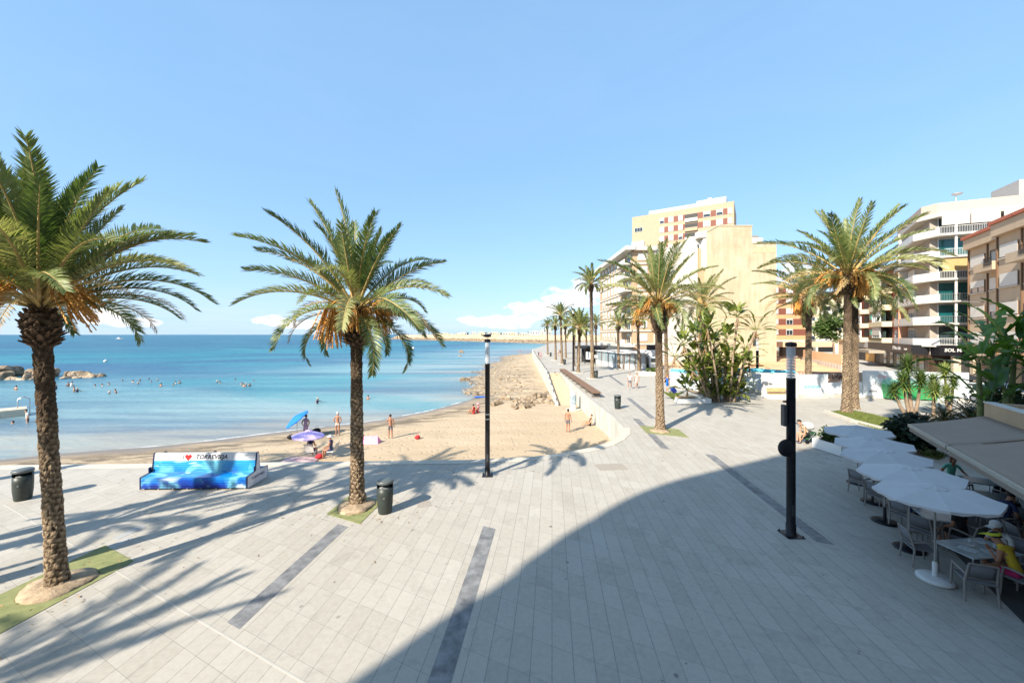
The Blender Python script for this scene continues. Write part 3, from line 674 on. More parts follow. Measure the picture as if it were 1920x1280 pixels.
def yucca(loc, heads, lab):
    t = thing('yucca', lab, 'yucca', loc, 0, 'yuccas in the grass by the terrace')
    for (dx, dy, z, s_) in heads:
        p0 = Vector((dx*.12, 0, 0)); p1 = Vector((dx*.7, dy*.6, z*.55)); p2 = Vector((dx, dy, z))
        MB().tube([p0, p1, p2], [.13, .09, .06], 8).build('stem', BARK, t)
        inst(SP[0], 'leaf_rosette', t, Matrix.Translation(p2) @ Matrix.Rotation(dx*7, 4, 'Z') @ Matrix.Scale(s_, 4))
        inst(SP[1], 'leaf_rosette', t, Matrix.Translation(p2-Vector((0, 0, .28))) @ Matrix.Rotation(dx*3, 4, 'Z') @ Matrix.Rotation(PI*0+.15, 4, 'X') @ Matrix.Scale(s_*.9, 4))
b = px(1712, 795); k = b.y/FPX
yucca(b, [(-18*k, 0, 78*k, 1.05), (-2*k, .3, 108*k, 1.1), (8*k, -.2, 82*k, 1.0), (-30*k, .2, 62*k, .8)], 'tallest yucca with a forked pale trunk beside the green container')
b = px(1751, 780); k = b.y/FPX; yucca(b, [(0, 0, 48*k, 1.1), (4*k, .2, 62*k, .9)], 'slim single-trunk yucca right of the forked one')
b = px(1778, 775); k = b.y/FPX; yucca(b, [(-4*k, 0, 40*k, .9), (2*k, .3, 76*k, 1.0), (10*k, 0, 58*k, .8)], 'pale yellow-green yucca nearest the terrace')
CYF = [frond_mesh('frond', 1.35, .9, i, 34, .2, .03, bare=.1, m=CYC, rr=.012) for i in range(2)]
for (cx, cy, s_, lab) in [(1770, 800, 1.0, 'dark low cycad behind the first awning'), (1822, 800, 1.45, 'large dark cycad with upright fronds against the terrace roof'), (1735, 808, .7, 'small dark cycad at the foot of the forked yucca')]:
    b = px(cx, cy); b = Vector((b.x, b.y, 0)); t = thing('cycad', lab, 'cycad', b, 0, 'dark cycads behind the awnings')
    MB().lathe([(.16, 0), (.2, .2), (.1, .35)], 10).build('trunk', FIBRE, t); crown(t, Vector((0, 0, .32)), CYF, 26, 5, 80, s_*.85, s_*1.1, int(cx), 'frond')
# big dark banana-like plant at the right
b = Vector((20.3, 15.8, 0)); t = thing('banana_plant', 'big dark green banana-like plant above the tan terrace roof', 'banana plant', b)
for i, (dx, dy, z, n) in enumerate([(0, 0, 3.6, 9), (.9, .4, 5.0, 10), (-.5, .5, 4.6, 7), (1.6, -.3, 3.9, 9), (1.0, 1.2, 5.4, 9), (2.3, .6, 5.2, 10), (-.9, -.2, 2.9, 6), (2.8, -.6, 4.2, 9)]):
    MB().tube([(dx*.5, dy*.5, 0), (dx*.8, dy, z*.5), (dx, dy, z)], [.14, .11, .07], 8).build('stem', mat('green_stem', (.14, .16, .05), .6, .3, 4), t)
    crown(t, Vector((dx, dy, z-.1)), PD, n, -5, 85, .6, .95, i+40)
def leafball(name, rad, n, ls, m, seed, flat=1.):
    r = random.Random(seed); mb = MB(); lumps = [Vector((r.uniform(-.6, .6)*rad, r.uniform(-.6, .6)*rad, r.uniform(-.45, .6)*rad*flat)) for _ in range(9)]
    for k in range(n):
        c = lumps[k % 9]; v = Vector((r.gauss(0, 1), r.gauss(0, 1), r.gauss(0, 1))).normalized()*rad*.45*r.random()**.4; p = c+Vector((v.x, v.y, v.z*flat))
        d = Vector((r.gauss(0, 1), r.gauss(0, 1), r.gauss(.3, 1))).normalized(); s_ = d.orthogonal().normalized()*ls*.3
        mb.add([p, p+d*ls*.5+s_, p+d*ls, p+d*ls*.5-s_], [(0, 1, 2, 3)])
    return mb.mesh(name, [m])
BD = foliage('dark_bush_leaf', (.01, .022, .006), (.035, .07, .015), trans=.15)
for (x, y, z, s_, lab) in [(22.2, 17.3, 2.6, 1.7, 'dark shrub behind the banana-like plant'), (19.6, 18.6, 1.0, 1.1, 'low dark shrub left of the banana-like plant'), (24, 15.5, 4.4, 1.9, 'tall dark shrub at the right edge above the terrace')]:
    t = thing('shrub', lab, 'shrub', (x, y, 0)); MB().tube([(0, 0, 0), (.1, 0, z)], [.12, .06], 7).build('stem', BARK, t)
    inst(leafball('crown', s_, 1500, .3, BD, int(x*10)), 'crown', t, Matrix.Translation((0, 0, z)))
# street tree beyond the lot
b = at(1563, 92, 0); t = thing('street_tree', 'round light green tree at the top of the brick slope', 'tree', b)
MB().tube([(0, 0, 0), (.1, 0, 2.5), (0, 0, 5)], [.22, .17, .1], 8).build('trunk', BARK, t)
inst(leafball('crown', 3.6, 3200, .62, foliage('tree_leaf', (.04, .09, .02), (.22, .32, .08), trans=.3), 3, 1.15), 'crown', t, Matrix.Translation((0, 0, 7.2)))
# low hedge and cafe planting along the right street
mbh = [leafball('hedge', .9, 500, .25, BUSH, i, .8) for i in range(3)]
for i, q in enumerate([(1650, 679), (1660, 681), (1671, 683), (1683, 685), (1695, 688), (1708, 691)]):
    b = px(*q); t = thing('hedge_plant', ['yellow-green street hedge plant under the shop awnings, %s from the parked cars' % k for k in ('first', 'second', 'third', 'fourth', 'fifth', 'sixth')][i], 'hedge plant', (b.x, b.y, .1), 0, 'hedge plants along the shops')
    inst(mbh[i % 3], 'foliage', t, Matrix.Translation((0, 0, .8)) @ Matrix.Scale(1.15, 4))
# grass
GR = mat('lawn_grass', (.09, .12, .02), .95, .25, 3, .8, 60, col2=(.17, .2, .05))
g1 = [(1556, 772), (1592, 768), (1640, 778), (1700, 792), (1730, 800), (1800, 830), (1740, 836), (1690, 818), (1610, 794)]
g2 = [(1630, 812), (1680, 812), (1740, 828), (1790, 848), (1760, 862), (1690, 842), (1610, 836)]
g3 = [(1243, 735), (1272, 738), (1278, 750), (1264, 750)]
def lawn(poly, lab, n, seed):
    P = [px(*p).xy for p in poly]; mb = MB().prism(P, .004, .03, bot=False); r = random.Random(seed)
    x0, x1 = min(p.x for p in P), max(p.x for p in P); y0, y1 = min(p.y for p in P), max(p.y for p in P); c = 0
    while c < n:
        x, y = r.uniform(x0, x1), r.uniform(y0, y1); ins = False
        for i in range(len(P)):
            a, b = P[i], P[i-1]
            if (a.y > y) != (b.y > y) and x < (b.x-a.x)*(y-a.y)/(b.y-a.y)+a.x: ins = not ins
        if not ins: continue
        c += 1; a = r.uniform(0, TAU); h = r.uniform(.05, .11); d = Vector((math.cos(a), math.sin(a), 0))*.014; l_ = Vector((r.uniform(-.03, .03), r.uniform(-.03, .03), h)); p = Vector((x, y, .03))
        mb.add([p-d, p+d, p+l_], [(0, 1, 2)])
    tag(mb.build('grass', GR), lab, 'grass', kind='stuff')
lawn(g1, 'curved green grass strip under the tallest palm', 9000, 1); lawn(g2, 'shaded grass patch behind the white parasols', 5000, 2); lawn(g3, 'small triangle of grass left of the low white planter', 2500, 3)
# kerb of the grass strip
mb = MB(); kp = [px(*q) for q in [(1548, 772), (1600, 790), (1660, 806), (1718, 828), (1790, 858)]]
for a, b in zip(kp, kp[1:]):
    d = (b-a).normalized(); n_ = Vector((-d.y, d.x, 0)); mb.prism([(a-n_*.14).xy, (b-n_*.14).xy, (b+n_*.14).xy, (a+n_*.14).xy], 0, .13, bot=False)
struct(mb.build('grass_kerb', KERBC))
# ================================================================ LAMP POSTS
LOUV = mat('lamp_louvre', (.62, .64, .66), .3, .1, 20, metal=.3)
def clear_mat():
    m = bpy.data.materials.new('lamp_glass'); m.use_nodes = True; p = m.node_tree.nodes['Principled BSDF']
    p.inputs['Base Color'].default_value = (.75, .78, .82, 1); p.inputs['Roughness'].default_value = .15; p.inputs['Alpha'].default_value = .38; p.inputs['Specular IOR Level'].default_value = .6; return m
CLEAR = clear_mat()
def lamp(loc, lab, r=.105, hh=5.75, rz=0, extras=False, lanterns=1.75):
    t = thing('lamp_post', lab, 'lamp post', loc, rz, 'black lamp posts with clear louvred tops')
    z1 = hh-lanterns
    mb = MB(); mb.lathe([(r*1.55, 0), (r*1.55, .02), (r*1.12, .03), (r*1.12, .32), (r, .36), (r, z1), (r*1.04, z1), (r*1.04, z1+.05), (r*.8, z1+.06)], 20); mb.build('pole', BLACKM, t)
    mb = MB(); mb.lathe([(r*.98, z1+.05), (r*.98, hh-.12)], 20); mb.build('lantern_glass', CLEAR, t)
    mb = MB(); n = 9
    for k in range(n):
        z = z1+.1+(hh-.28-z1)*k/n; mb.lathe([(r*.9, z), (r*.55, z+.05), (r*.9, z+.008)], 16)
    mb.tube([(0, 0, z1), (0, 0, hh-.1)], .018, 6)
    mb.build('louvres', LOUV, t)
    mb = MB(); mb.lathe([(r*1.05, hh-.12), (r*1.25, hh-.11), (r*1.25, hh-.03), (r*1.1, hh), (.02, hh+.02)], 20); mb.build('cap', BLACKM, t)
    mb = MB(); mb.box((0, 0, .012), (r*4.2, r*4.2, .02))
    for sx in (-1, 1):
        for sy in (-1, 1): mb.tube([(sx*r*1.75, sy*r*1.75, .02), (sx*r*1.75, sy*r*1.75, .07)], .018, 6)
    mb.build('base_plate', BLACKM, t); MB().box((0, -r*1.02, .75), (r*.9, .012, .32)).build('access_hatch', mat('hatch_grey', (.035, .035, .04), .5, .3, 9), t)
    if extras:
        mb = MB(); M = Matrix.Rotation(R(90), 3, 'X')
        prof = [(.04, 0), (.24, 0), (.255, .03), (.24, .06), (.16, .10), (.04, .11)]
        o = MB().lathe(prof, 26); o.v = [tuple(M @ Vector(v)+Vector((-.16, -.02, 2.53))) for v in o.v]; o.build('round_speaker', BLACKM, t)
        MB().bevbox((-r-.05, .05, 3.45), (.10, .16, .62), .02).build('control_box', mat('dark_grey_box', (.06, .06, .06), .5), t)
        MB().box((-r-.02, .05, 3.85), (.10, .06, .05)).build('bracket', BLACKM, t)
    return t
c = px(1483, 1002); lamp(c, 'near black lamp post with a round speaker and a grey box, in the shade', .115, hz(642, c.y), 0, True, hz(642, c.y)-hz(712, c.y))
c = px(914, 891); o = lamp(c, 'black lamp post with two pale bands at the edge of the sandy beach', .10, hz(636, c.y), 0, False, hz(636, c.y)-hz(684, c.y))
mb = MB()
for y in (776, 785): z = hz(y, c.y); MB().lathe([(.103, z-.02), (.103, z+.02)], 18).build('pale_band', WPAINT, o)
for nm, xx in (('seagull', 0),):
    z = hz(636, c.y)+.02; g = thing('seagull', 'small dark and white seagull perched on top of the beach lamp post', 'bird', (c.x, c.y, z))
    mb = MB(); mb.blob((0, 0, .13), (.17, .075, .075), 3, 2, .03, 1, mi=0, smooth=True); mb.blob((.15, 0, .22), (.05, .04, .045), 2, 2, .02, 1, mi=1, smooth=True); mb.tube([(.08, 0, .15), (.14, 0, .21)], [.05, .035], 8, 1)
    mb.tube([(.19, 0, .22), (.24, 0, .205)], [.014, .003], 5, 2); mb.tube([(-.12, 0, .13), (-.28, 0, .16)], [.05, .012], 6, 0); mb.tube([(.02, .02, .08), (.02, .02, 0)], .008, 4, 2); mb.tube([(.02, -.02, .08), (.02, -.02, 0)], .008, 4, 2)
    mb.build('body', [mat('gull_dark', (.06, .06, .07), .8), mat('gull_white', (.8, .8, .8), .8), mat('gull_beak', (.5, .35, .05), .6)], g)
c = px(1420, 734); lamp(c, 'black lamp post right of the paddle-leaved clump, in front of the beige wall', .13, hz(632, c.y), 0, False, hz(632, c.y)-hz(658, c.y))
c = px(1075, 695); lamp(c, 'thin black lamp post standing among the far palms', .15, hz(570, c.y), 0, False, 1.6)
c = px(1117, 709); t = thing('signpost', 'thin pale post with a small sign beside the tall slim palm', 'sign', c); MB().tube([(0, 0, 0), (0, 0, 3.1)], .05, 8).build('post', STEEL, t); MB().box((0, 0, 2.9), (.45, .04, .4)).build('sign_plate', WPAINT, t)
c = (-17.3, 4.3, 0); lamp(Vector(c), 'black lamp post left of the photographed stretch, throwing a thin shadow', .11, 5.7)

# ================================================================ WASTE BINS
BINM = mat('dark_green_grey_plastic', (.030, .038, .034), .45, .15, 5)
LIDM = mat('grey_bin_lid', (.10, .115, .12), .4, .1, 5)
def make_bin(lab, loc, rz=0):
    t = thing('waste_bin', lab, 'waste bin', loc, rz, 'dark round waste bins')
    mb = MB(); mb.lathe([(.20, 0), (.215, .04), (.245, .35), (.25, .62), (.245, .84), (.225, .84), (.215, .3), (.2, .28)], 28); mb.build('bin_body', BINM, t)
    mb = MB()                                                       # rear hood carrying the lid
    n = 14; vs = []
    for i in range(n+1):
        a = R(-10+200*i/n); vs += [(.255*math.cos(a), .255*math.sin(a), .55), (.255*math.cos(a), .255*math.sin(a), 1.0), (.235*math.cos(a), .235*math.sin(a), .55), (.235*math.cos(a), .235*math.sin(a), 1.0)]
    fs = []
    for i in range(n):
        k = i*4; fs += [(k, k+4, k+5, k+1), (k+2, k+3, k+7, k+6), (k+1, k+5, k+7, k+3), (k, k+2, k+6, k+4)]
    mb.add(vs, fs, 0, True); mb.build('hood', BINM, t)
    MB().lathe([(.255, .97), (.27, .985), (.27, 1.04), (.245, 1.07), (.05, 1.09)], 28).build('lid', LIDM, t)
    MB().blob((0, 0, .78), (.2, .2, .06), 5, 2, .3, 4).build('bin_bag', mat('bin_bag', (.25, .27, .28), .4, .2, 9), t)
    MB().box((0, -.25, .55), (.05, .012, .07)).build('emblem', mat('emblem_grey', (.12, .13, .13), .5), t)
    return t
make_bin('dark waste bin with grey lid beside the centre palm', px(722, 960), R(10))
b = make_bin('dark twin waste bin left of the big left palm', px(43, 936), R(25))
make_bin('dark waste bin on the promenade beside the long brown bench', px(1158, 766))
make_bin('dark waste bin at the foot of the tall slim palm', px(1113, 709)+Vector((.25, -.3, 0)))
make_bin('dark waste bin at the foot of the far white-ringed palms', px(1055, 683)+Vector((.3, -.6, 0)))
make_bin('tiny dark waste bin beside the farthest palm', px(1030, 668)+Vector((.3, -.4, 0)))

# ================================================================ PAINTED BENCH
def bench_mat():
    m = bpy.data.materials.new('bench_paint'); m.use_nodes = True; T = NT(m.node_tree); p = T.n['Principled BSDF']
    O = T.obj(); x, y, z = T.sep(O)
    n = T.noise(T.vm('MULTIPLY', O, (1., 1.2, 1.6)), 1.15, 3, .5, .8)
    f = T.math('ADD', T.math('MULTIPLY', z, .62), T.math('MULTIPLY', n, .55))
    c = T.ramp(f, [(.32, (.0, .012, .16)), (.42, (.0, .05, .38)), (.54, (.0, .16, .55)), (.72, (.01, .28, .62)), (.9, (.03, .36, .62))])
    n2 = T.noise(T.vm('MULTIPLY', O, (1.1, 2.2, 1.0)), 1.0, 3, .5, 1.2)
    c = T.mix(T.ramp(n2, [(.52, 0), (.66, .75)]), c, (.20, .58, .68, 1))
    n3 = T.noise(T.vm('MULTIPLY', O, (.7, 2, 3)), 1.3, 2, .5, .6)
    c = T.mix(T.ramp(n3, [(.6, 0), (.68, .7)]), c, (.62, .76, .80, 1))
    c = T.mix(T.ramp(z, [(.915, 0), (.925, 1)]), c, (.66, .67, .70, 1))
    T.l.new(c, p.inputs['Base Color']); p.inputs['Roughness'].default_value = .4; return m
BP = bench_mat(); NAVY = mat('navy_trim', (.01, .02, .09), .5)
def text_obj(body, size, m, parent, M, ext=.002, shear=0., name='lettering', bold=0.):
    cu = bpy.data.curves.new('t', 'FONT'); cu.body = body; cu.size = size; cu.extrude = ext; cu.align_x = 'CENTER'; cu.align_y = 'CENTER'; cu.shear = shear; cu.offset = bold; cu.resolution_u = 3
    o = bpy.data.objects.new('t', cu); C.objects.link(o); dg = bpy.context.evaluated_depsgraph_get(); me = bpy.data.meshes.new_from_object(o.evaluated_get(dg)); bpy.data.objects.remove(o); bpy.data.curves.remove(cu)
    me.materials.clear(); me.materials.append(m); return inst(me, name, parent, M)
b0 = px(263, 919); b1 = px(463, 917); W_ = (b1-b0).length; ang = math.atan2(b1.y-b0.y, b1.x-b0.x)
t = thing('double_bench', 'long back-to-back slatted bench painted in blue sea waves with white top and red heart lettering', 'bench', (b0+b1)/2, ang)
hw = W_/2; D_ = 1.25
prof_f = [(0, .06), (0, .44), (.50, .50), (.59, 1.18), (.66, 1.18)]     # y,z of the front face
def slats(pf, a, b, n):
    mb = MB()
    for (y0, z0), (y1, z1) in zip(pf, pf[1:]):
        L = math.hypot(y1-y0, z1-z0); k = max(1, round(L/.085)); an = math.atan2(z1-z0, y1-y0)
        for i in range(k):
            u = (i+.5)/k; M = Matrix.Rotation(an, 3, 'X'); mb.box((0, y0+(y1-y0)*u, z0+(z1-z0)*u), (W_-.08, L/k*.88, .03), M=M)
    return mb
slats(prof_f[:2], 0, 1, 4).build('front_apron', BP, t)
slats([prof_f[1], prof_f[2]], 0, 1, 4).build('seat', BP, t)
slats([prof_f[2], prof_f[3]], 0, 1, 8).build('backrest', BP, t)
MB().box((0, .625, 1.19), (W_-.08, .08, .03)).build('top_slat', WPAINT, t)
rear = [(D_-y, z) for y, z in prof_f[:4]]
slats(rear[:2], 0, 1, 4).build('front_apron', BP, t); slats(rear[1:3], 0, 1, 4).build('seat', BP, t); slats(rear[2:], 0, 1, 8).build('backrest', BP, t)
for sx in (-1, 1):
    prof = [(0, .03), (0, .47), (.49, .53), (.58, 1.2), (D_-.58, 1.2), (D_-.49, .53), (D_, .47), (D_, .03)]
    mb = MB(); n = len(prof); vs = [(sx*hw-.02, y, z) for y, z in prof]+[(sx*hw+.02, y, z) for y, z in prof]
    mb.add(vs, [list(range(n)), [i+n for i in range(n)][::-1]]+[(i, i+n, (i+1) % n+n, (i+1) % n) for i in range(n)]); e = mb.build('end_panel', mat('bench_side', (.66, .66, .72), .45), t)
    mb = MB()
    for (y0, z0), (y1, z1) in zip(prof, prof[1:]): mb.tube([(sx*(hw+.003), y0, z0), (sx*(hw+.003), y1, z1)], .022, 5)
    mb.build('edge_trim', NAVY, e)
    MB().box((sx*(hw+.022), .42, .62), (.008, .13, .2)).build('emblem_plate', NAVY, e)
    if sx > 0:
        M = Matrix.Translation((hw+.024, .62, .30)) @ Matrix.Rotation(R(90), 4, 'Z') @ Matrix.Rotation(R(90), 4, 'X')
        text_obj('TORREVIEJA', .15, NAVY, e, M)
for k in range(8): MB().box((-hw+.1+k*(W_-.2)/7, .05, .025), (.05, .05, .05)).build('foot', STEEL, t)
an = math.atan2(.68, .09); Mt = Matrix.Translation((0, .573-.0185, 1.05)) @ Matrix.Rotation(an, 4, 'X')
INK = mat('dark_lettering', (.02, .02, .035), .6)
text_obj('TORREVIEJA', .225, INK, t, Mt @ Matrix.Translation((.24, 0, 0)), shear=.2, bold=.004)
text_obj('I', .22, INK, t, Mt @ Matrix.Translation((-.84, 0, 0)), shear=.2)
mb = MB(); hp = []
for i in range(40):
    q = TAU*i/40; hp.append((.0085*16*math.sin(q)**3*.9, .0085*(13*math.cos(q)-5*math.cos(2*q)-2*math.cos(3*q)-math.cos(4*q))))
mb.prism(hp, 0, .006); o = mb.build('heart', mat('red_paint', (.55, .02, .02), .4), t); o.matrix_basis = Mt @ Matrix.Translation((-.64, 0, 0))

# ================================================================ SEA WALL, STAIR RAMP, LONG BENCH
WALLW = mat('white_sea_wall', (.50, .48, .42), .85, .14, 1.2, .3, 12, stain=.5)
wp = [Vector(EDGE[i]) for i in range(10, 15)]
mb = MB()
for a, b in zip(wp, wp[1:]):
    d_ = (b-a).normalized(); n_ = Vector((-d_.y, d_.x)); mb.prism([a+n_*.02, b+n_*.02, b+n_*.10, a+n_*.10], -2.4, .06)
for k in range(24):
    u = k/24; a = wp[1].lerp(wp[4], u); mb.box((a.x-.13, a.y, -.9), (.10, .16, 1.9))
o = mb.build('sea_wall', WALLW); tag(o, 'white retaining wall with thin ribs between the sand and the brown bench', 'wall')
mb = MB(); ns = 26
for k in range(ns):
    y0 = 40+18*k/ns; z = -1.75+1.75*(k+1)/ns-.01; xl = 4.85+.45*(y0-40)/18
    mb.prism([(xl, y0), (7.05, y0), (7.05, 58.3 if k == ns-1 else 58.3), (xl+.1, 58.3)], z-.1, z, bot=False)
tag(mb.build('stair_ramp', mat('sandy_steps', (.56, .42, .28), .9, .12, 2, .3, 20)), 'broad sand-coloured steps rising from the beach between two white walls', 'steps')
mb = MB(); lw = [(4.75, 40.2, -1.35), (5.0, 50, -.4), (5.25, 58, .35), (5.75, 80, .4), (6.4, 110, .45), (7.5, 140, .45)]
for (x0, y0, z0), (x1, y1, z1) in zip(lw, lw[1:]):
    vs = [(x0-.25, y0, -2.8), (x0+.1, y0, -2.8), (x0+.1, y0, z0), (x0-.2, y0, z0), (x1-.25, y1, -2.8), (x1+.1, y1, -2.8), (x1+.1, y1, z1), (x1-.2, y1, z1)]
    mb.add(vs, [(0, 1, 2, 3), (7, 6, 5, 4), (0, 4, 5, 1), (1, 5, 6, 2), (2, 6, 7, 3), (3, 7, 4, 0)])
tag(mb.build('sea_wall', WALLW), 'white sloping wall on the sea side of the steps, running along the rocks', 'wall')
for k in range(16):
    y = 41+k*3.6
    for (x0, y0, z0), (x1, y1, z1) in zip(lw, lw[1:]):
        if y0 <= y <= y1: u = (y-y0)/(y1-y0); x = x0+(x1-x0)*u; z = z0+(z1-z0)*u; break
    t = thing('wall_light', 'small dark light on the white wall beside the steps', 'wall light', (x-.05, y, z), 0, 'small dark lights on the white wall'); MB().box((0, 0, .1), (.06, .06, .2)).build('stem', BLACKM, t); MB().lathe([(.07, .2), (.07, .28), (.02, .3)], 10).build('lamp_head', BLACKM, t)
WOOD = mat('brown_planks', (.20, .115, .07), .7, .25, 8, .2, 30); WOODL = mat('light_wood', (.55, .36, .18), .6, .15, 6)
a = px(1072, 699); b = px(1121, 747); a = Vector((7.75, 59.5, 0)); b = Vector((7.75, 35.0, 0))
t = thing('long_bench', 'very long brown plank bench on top of the white sea wall', 'bench', (7.75, 47.3, 0))
mb = MB()
for k in range(5): mb.box((-.36+.18*k, 0, .47), (.165, 24.5, .05))
mb.build('seat_planks', WOOD, t)
for k in range(9): MB().box((0, -11.8+2.95*k, .22), (.75, .14, .44)).build('leg', mat('dark_concrete', (.15, .14, .13), .8), t)

# beach sign cylinder below the wall
c = px(1083, 755, -1.75); t = thing('beach_shower', 'white and blue beach column on a round pad at the foot of the white wall', 'beach column', (6.1, 38.2, sand_z(6.1, 38.2)))
MB().lathe([(.75, 0), (.75, .08)], 20).build('pad', KERBC, t); MB().lathe([(.3, .08), (.3, 1.8), (.26, 1.86)], 18).build('column', WPAINT, t)
MB().lathe([(.305, .6), (.305, 1.5)], 18).build('blue_label', mat('blue_label', (.05, .16, .30), .5, .6, 4, col2=(.5, .6, .65)), t)

# ================================================================ ROCKS
ROCK = mat('shore_rock', (.26, .19, .125), .95, .4, 1.2, .7, 8, space='pos', col2=(.50, .39, .27)); ROCKD = mat('dark_shore_rock', (.13, .10, .07), .9, .5, 1., .7, 8, space='pos', col2=(.40, .30, .20))
def rock_mb(seed):
    mb = MB().blob((0, 0, 0), (1, .8, .62), seed, 3, .22, 1.3); q = random.Random(seed); ns = [(Vector((q.gauss(0, 1), q.gauss(0, 1), q.gauss(0, .8))).normalized(), q.uniform(.42, .68)) for _ in range(11)]
    out = []
    for v in mb.v:
        v = Vector(v)
        for n_, d_ in ns:
            k = v.dot(n_)-d_
            if k > 0: v -= n_*k*.92
        out.append(tuple(v))
    mb.v = out; return mb
RM = [rock_mb(i).mesh('boulder', [ROCK if i % 2 else ROCKD]) for i in range(9)]
r = random.Random(12)
def boulder(x, y, z, s_, lab, grp):
    o = inst(RM[r.randrange(9)], 'boulder', None, Matrix.Translation((x, y, z)) @ Matrix.Rotation(r.uniform(0, TAU), 4, 'Z') @ Matrix.Rotation(r.uniform(-.35, .35), 4, 'X') @ Matrix.Diagonal((s_*r.uniform(.85, 1.25), s_*r.uniform(.8, 1.1), s_*r.uniform(.8, 1.1), 1)))
    tag(o, lab, 'boulder', grp)
for k in range(120):                       # groyne at the left
    u = r.random(); x = -120+42*u**.9; wdt = 5.5*(1-u)**.5+.8; y = 67.5+5*u+r.uniform(-1, 1)*wdt
    prof = max(0, 1-abs(y-(67.5+5*u))/(wdt+.8)); hh = (2.7*(1-u**2.2)+.25)*prof**.6
    if k % 3 == 0: y = 67.5+5*u-wdt*r.uniform(.7, 1.1); hh = .15
    boulder(x, y, SL+hh-.35, r.uniform(1.2, 2.1)*(1-.35*u), 'sunlit boulder of the rock groyne in the sea behind the big left palm', 'boulders of the rock groyne')
for k in range(52):                        # heap at the end of the sea wall
    u = r.random(); p = px(960+80*u, 742+12*(1-u)+r.uniform(-8, 14), -1.6)
    boulder(min(p.x, 4.4), p.y+r.uniform(-1, 2.0), sand_z(p.x, p.y)+.05, r.uniform(.25, .62), 'angular boulder of the heap between the beach sand and the white sloping wall', 'boulders heaped beside the white wall')
for q, s_ in [((935, 757), .6), ((925, 762), .4), ((945, 748), .8), ((953, 750), .7), ((930, 760), .5)]:
    p = px(*q, -1.9); boulder(p.x, p.y, sand_z(p.x, p.y)+.15, s_, 'grey boulder on the sand right of the beach lamp post', 'grey boulders by the beach lamp post')
for k in range(110):
    p = px(r.uniform(868, 985), r.uniform(680, 738), -1.9)
    if p.x > 4.6: continue
    boulder(p.x, p.y, sand_z(p.x, p.y)-.05, r.uniform(.15, .5), 'low brown rock on the rocky shore beyond the sand', 'low rocks of the rocky shore')
for q, s_ in [((865, 661), 1.8), ((870, 713), 1.3), ((893, 741), .9), ((862, 668), 1.)]:
    p = px(*q, SL); boulder(p.x, p.y, SL-.1, s_, 'dark rock standing alone in the water off the rocky shore', 'dark rocks in the water')

# ================================================================ FLOATING DOCK, BUOYS, BOAT
c = Vector((-33.5, 0, 0)); p0 = px(48, 780, SL)
t = thing('floating_dock', 'pale wooden swimming platform with a steel ladder, cut by the left edge of the photo', 'floating dock', (p0.x, p0.y, SL), R(51))
MB().bevbox((-6, 1.1, .28), (12, 2.2, .8), .06).build('float', mat('dock_float', (.55, .50, .40), .8, .1, 2), t)
mb = MB()
for k in range(12): mb.box((-6, .1+.18*k, .70), (12.1, .17, .05))
mb.build('deck_boards', mat('dock_boards', (.62, .52, .38), .8, .15, 4), t)
mb = MB()
for y in (.8, 1.4): mb.tube([(-.5, y, .7), (-.5, y, 1.6), (-.1, y, 1.8), (.25, y, 1.55), (.25, y, -.6)], .035, 6)
for z in (-.2, .1, .4): mb.tube([(.25, .8, z), (.25, 1.4, z)], .03, 6)
mb.build('ladder', STEEL, t)
for q, r_, lab in [((198, 678), .5, 'white round buoy beyond the rock groyne'), ((775, 654), .9, 'small white buoy in the turquoise water off the breakwater')]:
    p = px(*q, SL); o = MB().lathe([(.02, -.4), (.8, -.2), (1, .3), (.8, .8), (.3, 1.05), (.12, 1.2), (.12, 1.5), (.02, 1.55)], 14).build('buoy', WPAINT, None, p); o.scale = (r_, r_, r_); tag(o, lab, 'buoy')
p = px(224, 635.5, SL); t = thing('motor_boat', 'tiny white motor boat near the horizon above the groyne', 'boat', p); mb = MB()
mb.add([(-5, -1.4, .2), (3, -1.4, .2), (6, 0, .5), (3, 1.4, .2), (-5, 1.4, .2), (-5, -1.7, 1.3), (3, -1.7, 1.5), (7, 0, 1.9), (3, 1.7, 1.5), (-5, 1.7, 1.3)], [(0, 1, 6, 5), (1, 2, 7, 6), (2, 3, 8, 7), (3, 4, 9, 8), (4, 0, 5, 9), (5, 6, 7, 8, 9)]); mb.build('hull', WPAINT, t)
mb = MB(); mb.bevbox((-.5, 0, 2.2), (3.4, 2.2, 1.5), .2); mb.build('cabin', WPAINT, t); MB().box((.9, 0, 2.4), (.9, 2.25, .7)).build('windscreen', GLASS, t)

